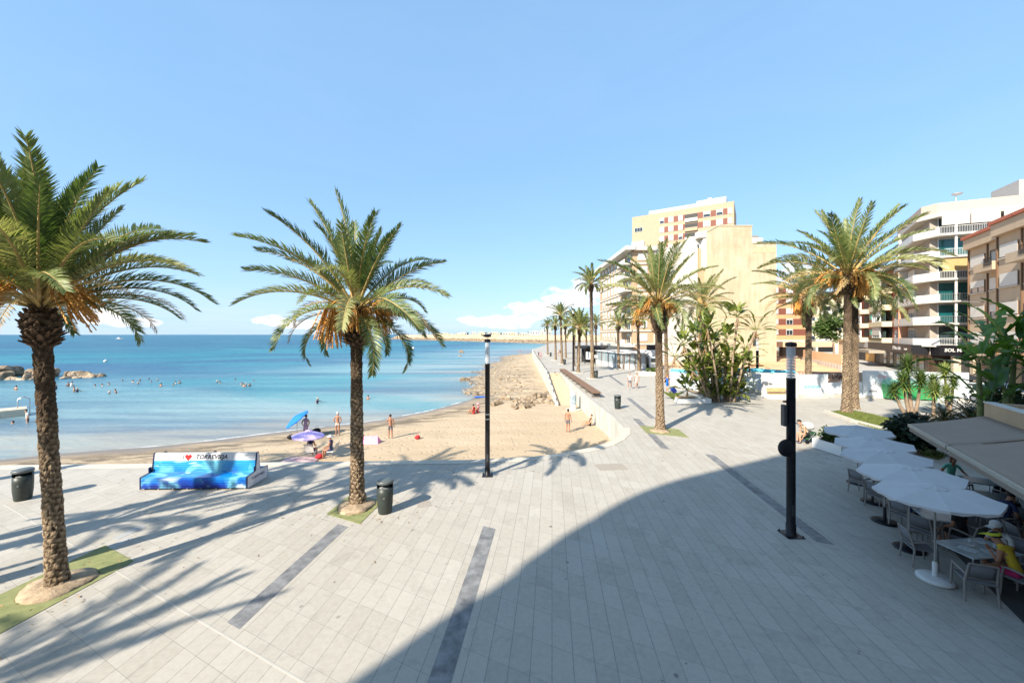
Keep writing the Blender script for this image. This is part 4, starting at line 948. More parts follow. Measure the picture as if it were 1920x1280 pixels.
# ================================================================ FAR BREAKWATER
BWR = mat('breakwater_rubble', (.16, .11, .07), .95, .5, .35, .8, 1.2, space='pos', col2=(.36, .27, .18)); BWW = mat('breakwater_wall', (.46, .35, .22), .95, .12, .08, .3, 2, space='pos')
A0 = Vector((-210, 690)); A1 = Vector((62, 318)); dv = (A1-A0); Lb = dv.length; dv.normalize(); nv = Vector((dv.y, -dv.x))
if nv.y > 0: nv = -nv                                # towards the camera
nx, ny = 300, 9; vs = []; r2 = random.Random(3)
prof = [(-16, SL-.8), (-12.5, SL+.8), (-10, SL+2.0), (-7, SL+3.0), (-6.4, SL+3.2)]
def bw(o0, o1, prof, nm, m, jit, lab, cat):
    mb = MB(); vs = []
    for i in range(nx+1):
        u = o0+(o1-o0)*i/nx; tip = min(1, max(.01, (u-o0+.4)/44))**.5
        for (o_, z) in prof:
            q = A0+dv*u+nv*(-o_*tip); zz = SL-.8+(z-SL+.8)*(.25+.75*tip)
            vs.append((q.x+r2.uniform(-jit, jit), q.y+r2.uniform(-jit, jit), zz+r2.uniform(-jit, jit)*.7))
    k = len(prof); mb.add(vs, [(i*k+j, (i+1)*k+j, (i+1)*k+j+1, i*k+j+1) for i in range(nx) for j in range(k-1)]); return tag(mb.build(nm, m), lab, cat)
bw(-18, Lb+60, prof, 'rubble_slope', BWR, .8, 'dark rubble slope along the foot of the sandy breakwater', 'rubble')['kind'] = 'stuff'
bw(-8, Lb+60, [(-6.8, SL+2.6), (-6.2, SL+4.6), (-2, SL+7.4), (6, SL+7.6), (12, SL+4), (16, SL-1)], 'breakwater', BWW, .15, 'long sand-coloured breakwater on the horizon beyond the bay', 'breakwater')
PF = frond_mesh('frond', 2.4, 1.2, 5, 10, .5, .3, rr=.06)
for k in range(26):
    u = 40+k*15.5+r.uniform(-4, 4); q = A0+dv*u-nv*r.uniform(2, 5); z0 = SL+7.4; hh = r.uniform(1.6, 3.4)
    t = thing('distant_palm', 'tiny distant palm standing on the sandy breakwater', 'palm tree', (q.x, q.y, z0), 0, 'tiny palms on the breakwater'); MB().tube([(0, 0, 0), (.1, 0, hh)], .22, 5).build('trunk', TRUNK, t)
    mb = MB()
    for j in range(9):
        a = j*2.4; mb.add([(0, 0, hh), (1.1*math.cos(a)-.2*math.sin(a), 1.1*math.sin(a)+.2*math.cos(a), hh+.5), (2*math.cos(a), 2*math.sin(a), hh-.3*(j % 3)), (1.1*math.cos(a)+.2*math.sin(a), 1.1*math.sin(a)-.2*math.cos(a), hh+.4)], [(0, 1, 2, 3)])
    mb.build('crown', FROND, t)
r3 = random.Random(9)
for k in range(22):
    u = 90+k*15+r3.uniform(-5, 5); q = A0+dv*u-nv*r3.uniform(30, 60); hh = r3.uniform(8.5, 11.5)+ (3 if k > 17 else 0); w_ = r3.uniform(8, 16)
    t = thing('distant_house', 'tiny pale house seen over the breakwater', 'house', (q.x, q.y, SL), r3.uniform(-.3, .3), 'tiny pale houses over the breakwater')
    MB().box((0, 0, hh/2), (w_, 8, hh)).box((0, 0, hh+.3), (w_*.5, 5, .9)).build('wall', WHITE if k % 3 else BEIGE, t)
    mb = MB()
    for j in range(int(w_/3)): mb.box((-w_/2+1.5+j*3, -4.02, hh-1.6), (1.2, .1, 1.3))
    mb.build('windows', DARK, t)
# ================================================================ BUILDINGS
class Fac:
    """a facade line from p0 to p1; d is measured outwards (to the right of p0->p1 when side=1)"""
    def __init__(s, p0, p1, side=1):
        s.p0 = Vector(p0); s.p1 = Vector(p1); s.L = (s.p1-s.p0).length; s.u = (s.p1-s.p0)/s.L; s.n = Vector((s.u.y, -s.u.x))*side
    def P(s, a, d): return s.p0+s.u*a+s.n*d
    def box(s, mb, a0, a1, z0, z1, d0, d1, mi=0):
        mb.prism([s.P(a0, d0), s.P(a1, d0), s.P(a1, d1), s.P(a0, d1)], z0, z1, mi); return mb
def part(nm, m, par, fac, *boxes):
    mb = MB()
    for b in boxes: fac.box(mb, *b)
    return mb.build(nm, m, par)
def window(par, F, a0, a1, z0, z1, fm=WPAINT, gm=GLASS, shut=None, mull=1, d=.0, nm='window', dep=.1):
    """frame ring with pane behind and optional roller shutter over the top share of the opening"""
    t_ = .07; w_ = part(nm, fm, par, F, (a0, a0+t_, z0, z1, d, d+dep), (a1-t_, a1, z0, z1, d, d+dep), (a0+t_, a1-t_, z0, z0+t_, d, d+dep), (a0+t_, a1-t_, z1-t_, z1, d, d+dep),
              *[(a0+(a1-a0)*k/(mull+1)-.025, a0+(a1-a0)*k/(mull+1)+.025, z0+t_, z1-t_, d, d+dep*.8) for k in range(1, mull+1)])
    part('pane', gm, w_, F, (a0+t_, a1-t_, z0+t_, z1-t_, d-.02, d+dep*.35))
    if shut: part('shutter', SHUT, w_, F, (a0+.02, a1-.02, z1-(z1-z0)*shut, z1-.01, d+dep*.4, d+dep+.02))
    return w_
def railing(par, F, a0, a1, z, h, d, m=STEEL, step=.14, sides=0., nm='railing'):
    mb = MB(); F.box(mb, a0, a1, z+h-.05, z+h, d-.03, d+.03); F.box(mb, a0, a1, z+.06, z+.1, d-.02, d+.02)
    n = int((a1-a0)/step)
    for k in range(n+1): a = a0+(a1-a0)*k/n; F.box(mb, a-.012, a+.012, z+.1, z+h-.05, d-.012, d+.012)
    return mb.build(nm, m, par)
def slab_poly(F, L, depth): return [F.P(0, 0), F.P(L, 0), F.P(L, -depth), F.P(0, -depth)]
def bld(nm, lab, loc=(0, 0, 0), cat='building'): return thing(nm, lab, cat, loc)

# --- 1. balcony block at the far end of the row, facade towards the sea -------------
t = bld('apartment_building', 'tan and white apartment block with curved balconies behind the glass cafe pavilion')
F = Fac((25, 79.5), (25, 109), -1)                       # faces -X
top = 23.6; z0 = 3.8; fh = 2.78
mb = MB(); mb.prism([(25, 79.5), (25, 109), (40, 109), (40, 79.5)], 0, top); mb.build('wall', mat('tan_brick', (.44, .30, .19), .85, .07, 2, .2, 40), t)
ft = Fac((25, 79.5), (29.4, 79.5), 1)
part('ground_floor', GREYP, t, F, (0.3, 29, .1, 3.3, 0, .06)); part('canopy', WHITE, t, F, (-1.5, 29, z0-.55, z0-.1, 0, 2.2))
for k in range(7):
    z = z0+k*fh; last = k == 6
    part('floor_band', WHITE, t, F, (0, 29.4, z-.14, z+.16, .0, .18))
    for a in (9.5, 12.4, 15.3, 18.5, 21.5, 24.5):
        if k == 0 and a > 30: continue
        window(t, F, a, a+1.35, z+.5, z+2.35, WPAINT, GLASS, .95 if (k+int(a)) % 3 else .5, 0, .0, 'window', .14)
    # curved balcony at the near corner
    mb = MB(); n = 10; arc = [(F.P(0, 0)), (F.P(7.5, 0))]+[F.P(7.5-7.5*i/n-.0, .1+1.6*math.sin(PI*.5*min(1, (i+1)/4))*(1)) for i in range(n+1)]
    mb.prism(arc, z-.16, z+.14); b_ = mb.build('balcony', WHITE, t)
    mb = MB(); pts = arc[2:]
    for p_, q_ in zip(pts, pts[1:]):
        d_ = (q_-p_).normalized(); n_ = Vector((-d_.y, d_.x))*.04; mb.prism([p_-n_, q_-n_, q_+n_, p_+n_], z+.14, z+(1.0 if k % 2 else .95))
    mb.build('balcony_front', mat('frosted_panel', (.66, .64, .58), .4), b_)
    window(t, F, 1.2, 3.8, z+.2, z+2.3, WPAINT, GLASS, .3, 1, .0, 'balcony_door', .12)
    # frontal bay with shuttered window
    part('floor_band', WHITE, t, ft, (0, 4.6, z-.14, z+.16, .0, .2)); window(t, ft, 1.0, 3.0, z+.65, z+2.15, WPAINT, GLASS, .97, 0, 0, 'window', .14)
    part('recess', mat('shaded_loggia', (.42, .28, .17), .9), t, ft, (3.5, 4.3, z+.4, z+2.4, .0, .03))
part('roof_edge', WHITE, t, F, (-1.2, 29.4, top-.5, top+.35, -.2, 1.8)); part('roof_edge', WHITE, t, ft, (-.5, 4.6, top-.5, top+.3, 0, .9))
mb = MB(); mb.prism([(29.3, 79.2), (38.3, 79.2), (38.3, 100), (29.3, 100)], 0, 23.8); w_ = mb.build('side_wall', mat('cream_white_render', (.53, .50, .44), .85, .05, .25, .1, 20, stain=.25), t)
mb = MB(); mb.tube([(34, 90, 23.8), (34, 90, 27)], .05, 5)
for k in range(4): mb.tube([(33.2, 90, 26-.35*k), (34.8, 90, 26-.35*k)], .03, 4)
mb.build('aerial', STEEL, t)
# --- 2. white recessed bay -----------------------------------------------------------
t = bld('apartment_building', 'narrow white building with a projecting top box between the white and beige blank walls')
F = Fac((38.3, 80), (43.2, 80), 1)
mb = MB(); mb.prism([(38.3, 80), (43.2, 80), (43.2, 100), (38.3, 100)], 0, 26.3); mb.build('wall', WHITE, t)
part('projecting_box', WPAINT, t, F, (.9, 4.9, 19.5, 25.4, 0, 1.4)); part('roof_edge', WHITE, t, F, (-.2, 4.9, 25.6, 26.9, 0, 1.5))
for k in range(6):
    z = 2.2+k*2.9; part('floor_band', WHITE, t, F, (0, 4.9, z-.5, z+.2, 0, .35)); window(t, F, .3, 2.4, z+.5, z+2.2, STEEL, GLASSB, None, 1, 0, 'window', .12); window(t, F, 2.7, 4.7, z+.3, z+2.2, STEEL, GLASSB, .3 if k % 2 else None, 1, 0, 'window', .12)
window(t, F, .15, .75, 20.5, 24.6, WPAINT, GLASS, None, 0, 0, 'window', .12)
# --- 3. beige blank wall ---------------------------------------------------------------
t = bld('apartment_building', 'big beige building showing its blank stained side wall, stepped at the roof')
k = 74.0/FPX; x0, x1, x2 = 387*k, 450*k, 496*k; h1, h2 = H+203*k, H+170*k
mb = MB(); mb.prism([(x0, 74), (x1, 74), (x1, 98), (x0, 98)], 0, h1); mb.prism([(x1, 74.003), (x2, 74.003), (x2, 98), (x1, 98)], 0, h2); mb.build('wall', mat('beige_render', (.46, .385, .25), .9, .10, .3, .3, 12, col2=(.54, .465, .33), stain=.4), t)
mb = MB(); mb.prism([(x0-.1, 73.9), (x1+.1, 73.9), (x1+.1, 98), (x0-.1, 98)], h1, h1+.18); mb.prism([(x1+.1, 73.9), (x2+.1, 73.9), (x2+.1, 98), (x1+.1, 98)], h2, h2+.18); mb.build('parapet_cap', mat('cap_stone', (.5, .42, .3), .9), t)
o = MB().box((482*k, 80, h2+1.2), (3.3*1.1, 3, 2.2)).build('chimney', WHITE, t); MB().box((482*k, 80, h2+2.6), (2.4, 2, .5)).build('chimney_cap', mat('grey_cap', (.25, .22, .2), .8), o)
mb = MB(); mb.tube([(488*k, 82, h2), (488*k, 82, h2+7)], .05, 5); mb.tube([(486*k, 82, h2+6.5), (490*k, 82, h2+6.7)], .04, 4); mb.tube([(486.5*k, 82, h2+6), (489.5*k, 82, h2+6.1)], .04, 4); mb.build('aerial', STEEL, t)
F = Fac((x0, 74), (x2, 74), 1)
part('vent', GREYP, t, F, (450*k-x0-3.2, 450*k-x0-2.6, 10.3, 10.8, 0, .15)); part('ledge', TAN, t, F, (.5, 9.5, 9.2, 9.35, 0, .1))
window(t, F, 6.6, 7.5, 3.6, 5.4, BRONZE, GLASS, None, 0, 0, 'window', .08)
part('plaster_patch', mat('bare_plaster_patch', (.58, .40, .24), .95, .3, 1.2), t, F, (x1-x0+.2, x2-x0-.1, h2-1.7, h2-.7, .0, .02))
# --- 4. tower ------------------------------------------------------------------------
t = bld('apartment_tower', 'tall tan brick tower rising behind the beige and white walls', cat='tower')
PL_, PR_ = Vector((39.4, 126)), Vector((63.9, 110.5)); F = Fac(PL_, PR_, 1); top = H+258*110.5/FPX-1.2
TB = mat('tower_brick', (.41, .30, .20), .85, .05, 1., .1, 30)
mb = MB(); q = [F.P(0, 0), F.P(F.L, 0), F.P(F.L, -16), F.P(0, -16)]; mb.prism(q, 0, top); mb.build('wall', TB, t)
part('penthouse', WHITE, t, F, (5, F.L-4, top, top+1.5, -8, -1.4)); part('penthouse', WHITE, t, F, (F.L*.66, F.L-2, top, top+1.9, -7, -.6))
mb = MB(); F.box(mb, 9, 11, top, top+.9, -.8, -.4); F.box(mb, F.L-7, F.L-5.8, top+1.5, top+2.6, -2, -1.6); mb.build('roof_units', GREYP, t)
part('corner_glazing', WHITE, t, F, (0, 4, top-11.9, top-10.6, 0, .5), (0, 4, top-9.9, top-8.2, 0, .5))
for k in range(9):
    z = top-3.5-k*2.85
    segs = [(11.4, 12.9, 0), (12.9, 14.3, 1), (14.3, 15.6, 0), (15.6, 16.2, 1), (16.2, 19.8, 2), (19.8, 21.3, 1), (21.3, 23.3, 0), (23.3, 24.8, 1), (24.8, 26.6, 0), (26.6, 27.8, 1), (27.8, F.L, 0)]
    segs = [(a*.985, b*.985, c) for a, b, c in segs]
    if k < 6: window(t, F, .8, 3.4, z-1.6, z-.2, WPAINT, GLASS, None, 2, 0, 'window', .1) if k == 0 else None
    for a, b, c in [(8.6, 10.0, 0), (10.0, 11.3, 1)]+segs:
        if c == 0: window(t, F, a+.03, b-.03, z, z+1.7, WPAINT, GLASS, .9 if (k*3+int(a)) % 4 else .5, 0, 0, 'window', .12)
        elif c == 1: part('brown_panel', DKBROWN, t, F, (a, b, z-.02, z+1.72, .0, .05))
        else:
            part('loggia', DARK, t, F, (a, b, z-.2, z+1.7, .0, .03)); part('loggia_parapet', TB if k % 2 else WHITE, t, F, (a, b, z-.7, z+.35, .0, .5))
# --- 5. orange brick building -----------------------------------------------------------
t = bld('apartment_building', 'orange brick building with brown window bands right of the beige blank wall')
F = Fac((76.5, 111), (86, 111), 1); mb = MB(); mb.prism([(60, 111), (86, 111), (86, 130), (60, 130)], 0, 20.2); mb.build('wall', ORBRICK, t)
for k in range(5):
    z = 5.6+k*3.0; part('brown_band', DKBROWN, t, F, (-1.5, 9.5, z, z+1.75, 0, .06))
    window(t, F, -.9, .4, z+.1, z+1.7, WPAINT, GLASS, .9, 0, .05); window(t, F, 2.7, 4.6, z+.05, z+1.75, WPAINT, GLASS, .9 if k > 1 else .2, 1, .05)
part('ground_floor', WHITE, t, F, (-1.5, 9.5, .1, 4.3, 0, .1)); window(t, F, .2, 3.2, 1.0, 3.6, BRONZE, GLASSB, None, 2, .1); window(t, F, 4.2, 7, .3, 3.4, WPAINT, GLASSB, .4, 1, .1)
part('balcony', BRONZE, t, F, (-.5, 3.4, .2, 1.0, .1, .9))
# --- 6. pale houses behind the street tree ------------------------------------------------
t = bld('apartment_building', 'pale cream apartment house with small balconies behind the street tree')
F = Fac((99, 128), (113, 128), 1); mb = MB(); mb.prism([(99, 128), (113, 128), (113, 145), (99, 145)], 0, 17); mb.prism([(113, 127), (122, 124), (122, 145), (113, 145)], 0, 20.5); mb.build('wall', mat('cream_render', (.74, .64, .44), .85, .05, .5), t)
for k in range(4):
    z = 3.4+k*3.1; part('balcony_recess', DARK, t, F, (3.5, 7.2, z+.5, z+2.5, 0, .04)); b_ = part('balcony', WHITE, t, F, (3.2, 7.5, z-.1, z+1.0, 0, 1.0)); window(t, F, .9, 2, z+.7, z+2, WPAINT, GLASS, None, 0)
    window(t, F, 9.4, 10.8, z+.7, z+2.2, WPAINT, GLASS, .5, 0)
part('roof_hut', ORBRICK, t, F, (2.5, 7, 17, 19, -5, -1)); part('ground_floor', DARK, t, F, (3, 8, 0, 2.6, 0, .05))
t = bld('house', 'low building with a shallow tan roof beside the tallest trunk', cat='house'); F = Fac((88, 100), (97, 96), 1)
mb = MB(); mb.prism(slab_poly(F, F.L, 8), 0, 4.2); mb.build('wall', TAN, t); part('roof', mat('tan_roof', (.5, .33, .18), .8), t, F, (-.5, F.L+.5, 4.2, 4.6, -8, 1.2)); part('opening', DARK, t, F, (.6, 4, .3, 3.4, 0, .04)); part('shutter_door', GREYP, t, F, (4.8, 8.5, .1, 3.2, 0, .05))
# --- 7. red brick apartments on the right street --------------------------------------------
def LP(Z): return Vector((67+.6*(Z-66), Z))
t = bld('apartment_building', 'red brick apartment block with cream balconies and glazed bays, behind the tallest palm')
F = Fac(LP(98), LP(66.1), 1); L = F.L; mb = MB(); mb.prism(slab_poly(F, L, 14), 0, 17.6); mb.build('wall', REDBRICK, t)
FH = 3.05; Z0 = 4.4
part('roof_edge', CREAM, t, F, (0, L, 17.6, 18.6, -.5, .5)); part('shop_fascia', GREYP, t, F, (0, L, 3.0, 4.3, 0, .6)); part('shop_front', DARK, t, F, (0, L-7, .1, 3.0, .0, .1))
part('orange_wall', mat('orange_render', (.62, .36, .12), .8), t, F, (L*.42, L*.60, .1, 3.0, .1, .2))
bays = [(1, 6.5), (L*.36, L*.36+5), (L-15, L-4.2)]
bays = [(3, 8), (13.5, 17.5), (L-13.2, L-4.4)]
for k in range(4):
    z = Z0+k*FH
    for bi, (a, b) in enumerate(bays):
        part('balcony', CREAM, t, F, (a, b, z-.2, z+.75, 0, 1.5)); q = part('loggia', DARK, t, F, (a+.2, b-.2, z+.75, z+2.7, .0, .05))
        window(t, F, a+1.6 if bi == 2 else a+.6, b-2.2 if bi == 2 else b-.8, z+.75, z+2.75, WPAINT, GLASSB, .35+.2*((k+bi) % 3), 3, 1.1, 'glazed_bay', .2)
        if bi == 2:
            part('shade_screen', mat('dark_green_screen', (.02, .06, .05), .7), t, F, (b-1.9, b-.3, z+.75, z+2.0+.3*(k % 2), .9, 1.0))
            if k in (0, 1, 2): part('awning', mat('green_awning', (.12, .40, .30), .7), t, F, (a-.1, a+1.3, z+1.3, z+2.5, 1.0, 1.3))
    for a in (L-2.9, L-17.4, 10.2, 1.0):
        window(t, F, a, a+1.25, z+.75, z+2.2, WPAINT, GLASSB, .45, 0, .0, 'window', .14)
    part('brick_pier', mat('orange_brick_pier', (.55, .24, .13), .85, .08, 2, .2, 40), t, F, (L-16, L-13.3, z-.2, z+FH-.2, 0, .7)); part('brick_pier', MT['orange_brick_pier'], t, F, (8.4, 11.6 if False else 9.8, z-.2, z+FH-.2, 0, .5))
part('planter_box', BUSH, t, F, (L-13, L-4.5, Z0+.5, Z0+.75, 1.35, 1.6))
# --- 8. white balcony block ------------------------------------------------------------------
t = bld('apartment_building', 'white seven-storey block with curved white balconies and teal glass, above the black shop sign')
Ca = Vector((59.4, 54.6)); F = Fac(LP(66), Ca, 1); G = Fac(Ca, Vector((69.5, 50.3)), 1); top = 23.1; Z0 = 4.3; FH = 3.06
mb = MB(); mb.prism([F.p0, Ca, G.p1, G.p1+Vector((14, 20)), F.p0+Vector((16, 6))], 0, top); mb.build('wall', mat('loggia_shade_render', (.36, .31, .26), .8, .1, 1), t)  # white wall in a darker tone, shade of the recessed loggias painted in
mb = MB(); mb.prism([F.P(-.2, .9), F.P(F.L-.6, 1.2), G.P(.3, 1.5), G.P(G.L, 1.6), G.P(G.L, -1), F.P(-.2, -1)], top-1.0, top-.45); mb.build('roof_slab', WHITE, t)
mb = MB(); mb.prism([F.P(-.2, .5), F.P(F.L-.3, .8), G.P(.3, 1.0), G.P(G.L, 1.0), G.P(G.L, -1), F.P(-.2, -1)], top-.45, top+1.0); mb.build('parapet', mat('pinkish_parapet', (.44, .36, .30), .8), t)
mb = MB(); F.box(mb, 1.5, 1.56, top+1, top+2.1, -.5, -.4); F.box(mb, 2.9, 2.96, top+1, top+2.1, -.5, -.4); F.box(mb, 4.2, 4.26, top+1, top+2.1, -.5, -.4); F.box(mb, 1.5, 4.26, top+2.05, top+2.1, -.5, -.4); mb.build('roof_railing', STEEL, t)
g_ = G.P(4.2, -3); mb = MB(); mb.tube([(g_.x, g_.y, top), (g_.x, g_.y, top+3.2)], .05, 6); mb.lathe([(.02, 0), (.45, .1), (.6, .3)], 14, (g_.x, g_.y-.1, top+2.8)); mb.build('satellite_dish', WPAINT, t)
part('roof_hut', mat('light_grey_hut', (.34, .33, .32), .8), t, G, (9.4, 13.5, top, top+3.6, -6, -1.0))
for k in range(6):
    z = Z0+k*FH
    mb = MB(); mb.prism([F.P(0, 1.0), F.P(F.L-.9, 1.5), G.P(.2, 1.9), G.P(G.L, 1.9), G.P(G.L, 0), F.P(0, 0)], z-.22, z); sl_ = mb.build('balcony_slab', WHITE, t)
    # solid white front on the left face, railings on the right face
    mb = MB(); F.box(mb, 0, F.L-.9, z, z+.95, .95, 1.05) if False else None
    a_, b_ = F.P(0, .95), F.P(F.L-.9, 1.45); d_ = (b_-a_).normalized(); n_ = Vector((d_.y, -d_.x))*.05; mb.prism([a_-n_, b_-n_, b_+n_, a_+n_], z, z+.95)
    c_ = G.P(.2, 1.85); d_ = (c_-b_).normalized(); n_ = Vector((d_.y, -d_.x))*.05; mb.prism([b_-n_, c_-n_, c_+n_, b_+n_], z, z+.95); mb.build('balcony_front', WPAINT, t)
    r0 = railing(t, G, .2, 6.2, z, 1.0, 1.82, STEEL if k in (1, 2) else WPAINT, .16)
    window(t, F, .6, 3.4, z+.5, z+2.5, WPAINT, GLASSB, (.9, .2, .8, .9, .5, .9, .4)[k], 1, .0, 'window', .12); window(t, F, 4.2, 7.4, z+.3, z+2.5, WPAINT, GLASSB, (.1, .3, .9, .5, .9, .4, .8)[k], 2, .0, 'window', .12)
    part('dividing_wall', mat('brick_fin', (.50, .25, .15), .85) if k < 2 else WHITE, t, F, (3.6, 3.85, z, z+2.75, 0, 1.2))
    tm = [GLASS, TEAL, TEAL, None, TEAL, None][k]
    if tm: window(t, G, .8, 6.0, z+.05, z+2.7, WPAINT, tm, None, 2, .0, 'glazed_wall', .12)
    elif k == 3: window(t, G, .8, 6.0, z+.05, z+2.7, WPAINT, GLASS, None, 2, 0, 'glazed_wall', .12); part('awning', mat('orange_awning', (.46, .30, .13), .8), t, G, (.6, 6.2, z+1.0, z+2.7, 1.55, 1.65))
    else:
        window(t, G, .8, 6.0, z+.05, z+2.7, WPAINT, GLASS, None, 2, 0, 'glazed_wall', .12); part('sun_blind', mat('grey_blind', (.42, .39, .36), .8), t, G, (.5, 3.3, z+1.2, z+2.7, 1.6, 1.68), (3.4, 6.2, z+1.2, z+2.7, 1.6, 1.68)); part('white_screen', WPAINT, t, G, (6.6, 10.2, z+.0, z+2.7, 1.5, 1.6))
    MB().tube([(*G.P(2.0, 1.5), z), (*G.P(2.0, 1.5), z+2.95)], .14, 10).build('column', WPAINT, t)
FS = Fac(LP(76), Ca, 1)
part('shop_sign_band', BLACKM, t, FS, (0, FS.L, 3.0, 4.3, 0.2, 1.9)); part('shop_sign_band', BLACKM, t, G, (0, 7.0, 2.9, 4.3, .2, 2.2)); part('shop_front', mat('brown_shopfront', (.05, .03, .02), .4), t, FS, (0, FS.L, .1, 3.0, 0, .15)); part('shop_front', MT['brown_shopfront'], t, G, (0, 9, .1, 2.9, 0, .15))
for a in (3, 7, 11, 16, 19, 22): part('shop_door', GLASS, t, FS, (a, a+1.8, .15, 2.6, .15, .2))
for g, a, ww in ((G, 1.6, 1.5), (G, 6.6, .9), (FS, 21.5, .9)): part('pillar', mat('stone_pillar', (.50, .40, .30), .8, .2, 2, .2, 10), t, g, (a, a+ww, 0, 2.9, 1.2, 1.8))
part('side_awning', mat('beige_shop_awning', (.30, .26, .20), .8), t, FS, (1, 12, 2.5, 3.0, 1.9, 4.0))
def sign_M(F_, a, z, d):
    p = F_.P(a, d); M = Matrix(((F_.u.x, 0, F_.n.x, p.x), (F_.u.y, 0, F_.n.y, p.y), (0, 1, 0, z), (0, 0, 0, 1))); return M
text_obj('L\u2019Unico Sole', .8, WPAINT, t, sign_M(FS, 18.6, 3.65, 1.93), .01, .25); text_obj('PIZZERIA', .35, WPAINT, t, sign_M(FS, 23.0, 3.6, 1.93), .01)
text_obj('SOL MAR', .6, WPAINT, t, sign_M(G, 1.7, 3.65, 2.23), .01, .1, bold=.015); text_obj('PIRATES', .4, WPAINT, t, sign_M(G, 4.1, 3.6, 2.23), .01)
for k in range(6):
    z = Z0+k*FH; part('air_conditioner', GREYP, t, F, (3.0 if k % 2 else 7.2, 3.8 if k % 2 else 8.0, z+.1, z+.7, .1, .45))
# --- 9. beige block with tiled roof edge -------------------------------------------------------
t = bld('apartment_building', 'tan apartment block with red tiled roof edge and brown pipes at the right edge')
F = Fac((58.2, 48.9), (44.9, 25.4), 1); Z0 = 3.7; FH = 3.1; top = 17.8
mb = MB(); mb.prism([F.p0, F.p1, F.p1+Vector((20, -8)), F.p0+Vector((16, 4))], 3.2, top); mb.build('wall', mat('peach_render', (.46, .35, .24), .85, .05, .8), t)
ns = int(F.L/4.2)
for s_ in range(ns):
    a = .15+s_*4.1; proj = (.0, .9)[(s_//2) % 2]
    if proj: part('projecting_bay', MT['peach_render'], t, F, (a-.1, a+4.0, 3.3, top, 0, proj))
    part('roof_tiles', TILE, t, F, (a-.15, a+4.05, top, top+.35, -1.5, proj+.75)); part('cornice', MT['peach_render'], t, F, (a-.12, a+4.02, top-1.3, top-.02, 0, proj+.55))
    part('drain_pipe', BRONZE, t, F, (a-.12, a+.02, 3.4, top-1.3, proj, proj+.15))
    for k in range(4):
        z = Z0+k*FH
        if s_ % 2 == 1: part('loggia', DARK, t, F, (a+.35, a+3.7, z+1.0, z+2.6, proj, proj+.03)) if k in (3,) else None
        window(t, F, a+.5, a+3.5, z+1.0, z+2.45, mat('bronze_window', (.20, .12, .07), .4), GLASSB, (.95, .9, .55, .9)[(k+s_) % 4] if not (s_ % 2 and k == 3) else None, 1, proj, 'window', .12)
        part('window_sill', WHITE, t, F, (a+.4, a+3.6, z+.9, z+1.0, proj, proj+.2))
        if s_ % 2 and k == 3: part('balcony', MT['peach_render'], t, F, (a+.2, a+3.9, z, z+.95, proj, proj+1.3)); railing(t, F, a+2.4, a+3.9, z+.5, .9, proj+1.35, BLACKM, .12)
part('ground_floor', mat('brown_ground_floor', (.10, .055, .035), .6), t, F, (0, F.L, 0, 3.3, -.6, -.5))
for k in range(int(F.L/4.1)): part('pillar', MT['peach_render'], t, F, (k*4.1, k*4.1+.8, 0, 3.25, -.5, -.05)); part('shop_window', GLASS, t, F, (k*4.1+1.1, k*4.1+3.8, .3, 2.7, -.5, -.42))
mb = MB(); mb.tube([(*F.P(3.2, 0), 9.7), (*F.P(3.2, 2.8), 9.9)], .05, 6); p_ = F.P(3.2, 3.2); o = mb.build('street_light_arm', STEEL, t); MB().bevbox((p_.x, p_.y, 9.9), (.9, .35, .12), .04, math.atan2(F.n.y, F.n.x)).build('street_light_head', WPAINT, o)
# --- 10. own building behind the camera (casts the big shadow) ---------------------------------
Rc = 16.2; P1 = Vector((.43, 2.08))*H; P2d = Vector((math.cos(R(26.5)), math.sin(R(26.5)))); HB = 22.8
sh = Vector((math.sin(R(SUN_AZ)), math.cos(R(SUN_AZ))))*(HB/math.tan(R(SUN_EL)))
sd = Vector((math.sin(R(SUN_AZ)), math.cos(R(SUN_AZ)))); nr = Vector((sd.y, -sd.x)); ctr = P1+nr*Rc-sh
poly = []; a0 = math.atan2(-nr.y, -nr.x)
aend = math.atan2(P2d.x, -P2d.y)
aend = math.atan2(math.cos(R(26.5)), -math.sin(R(26.5)))
for k in range(25):
    a = a0+(aend-a0)*k/24 if aend < a0 else a0-(a0-aend)*k/24
    poly.append(ctr+Vector((math.cos(a), math.sin(a)))*Rc)
e = poly[-1]; e2 = e+P2d*44; poly += [e2, e2+Vector((12, -22)), ctr+Vector((0, -30)), poly[0]+Vector((-.1, -26))]
OWN = (ctr, Rc, poly)
t = bld('apartment_building', 'rounded corner apartment building the photograph is taken from, behind the viewer'); mb = MB(); mb.prism(poly, 0, HB); mb.build('wall', mat('own_building_render', (.55, .52, .48), .85, .05, 1), t)
for k in range(1, 7):
    for j in range(2, 24, 3):
        p_ = poly[j]; q_ = poly[j+1]; Fq = Fac(p_, q_, -1); window(t, Fq, .2, Fq.L-.2, k*3.2+.8, k*3.2+2.4, WPAINT, GLASSB, .4, 1, .0)
print('OWN', [tuple(round(c, 1) for c in p) for p in poly[:3]+poly[-6:]])
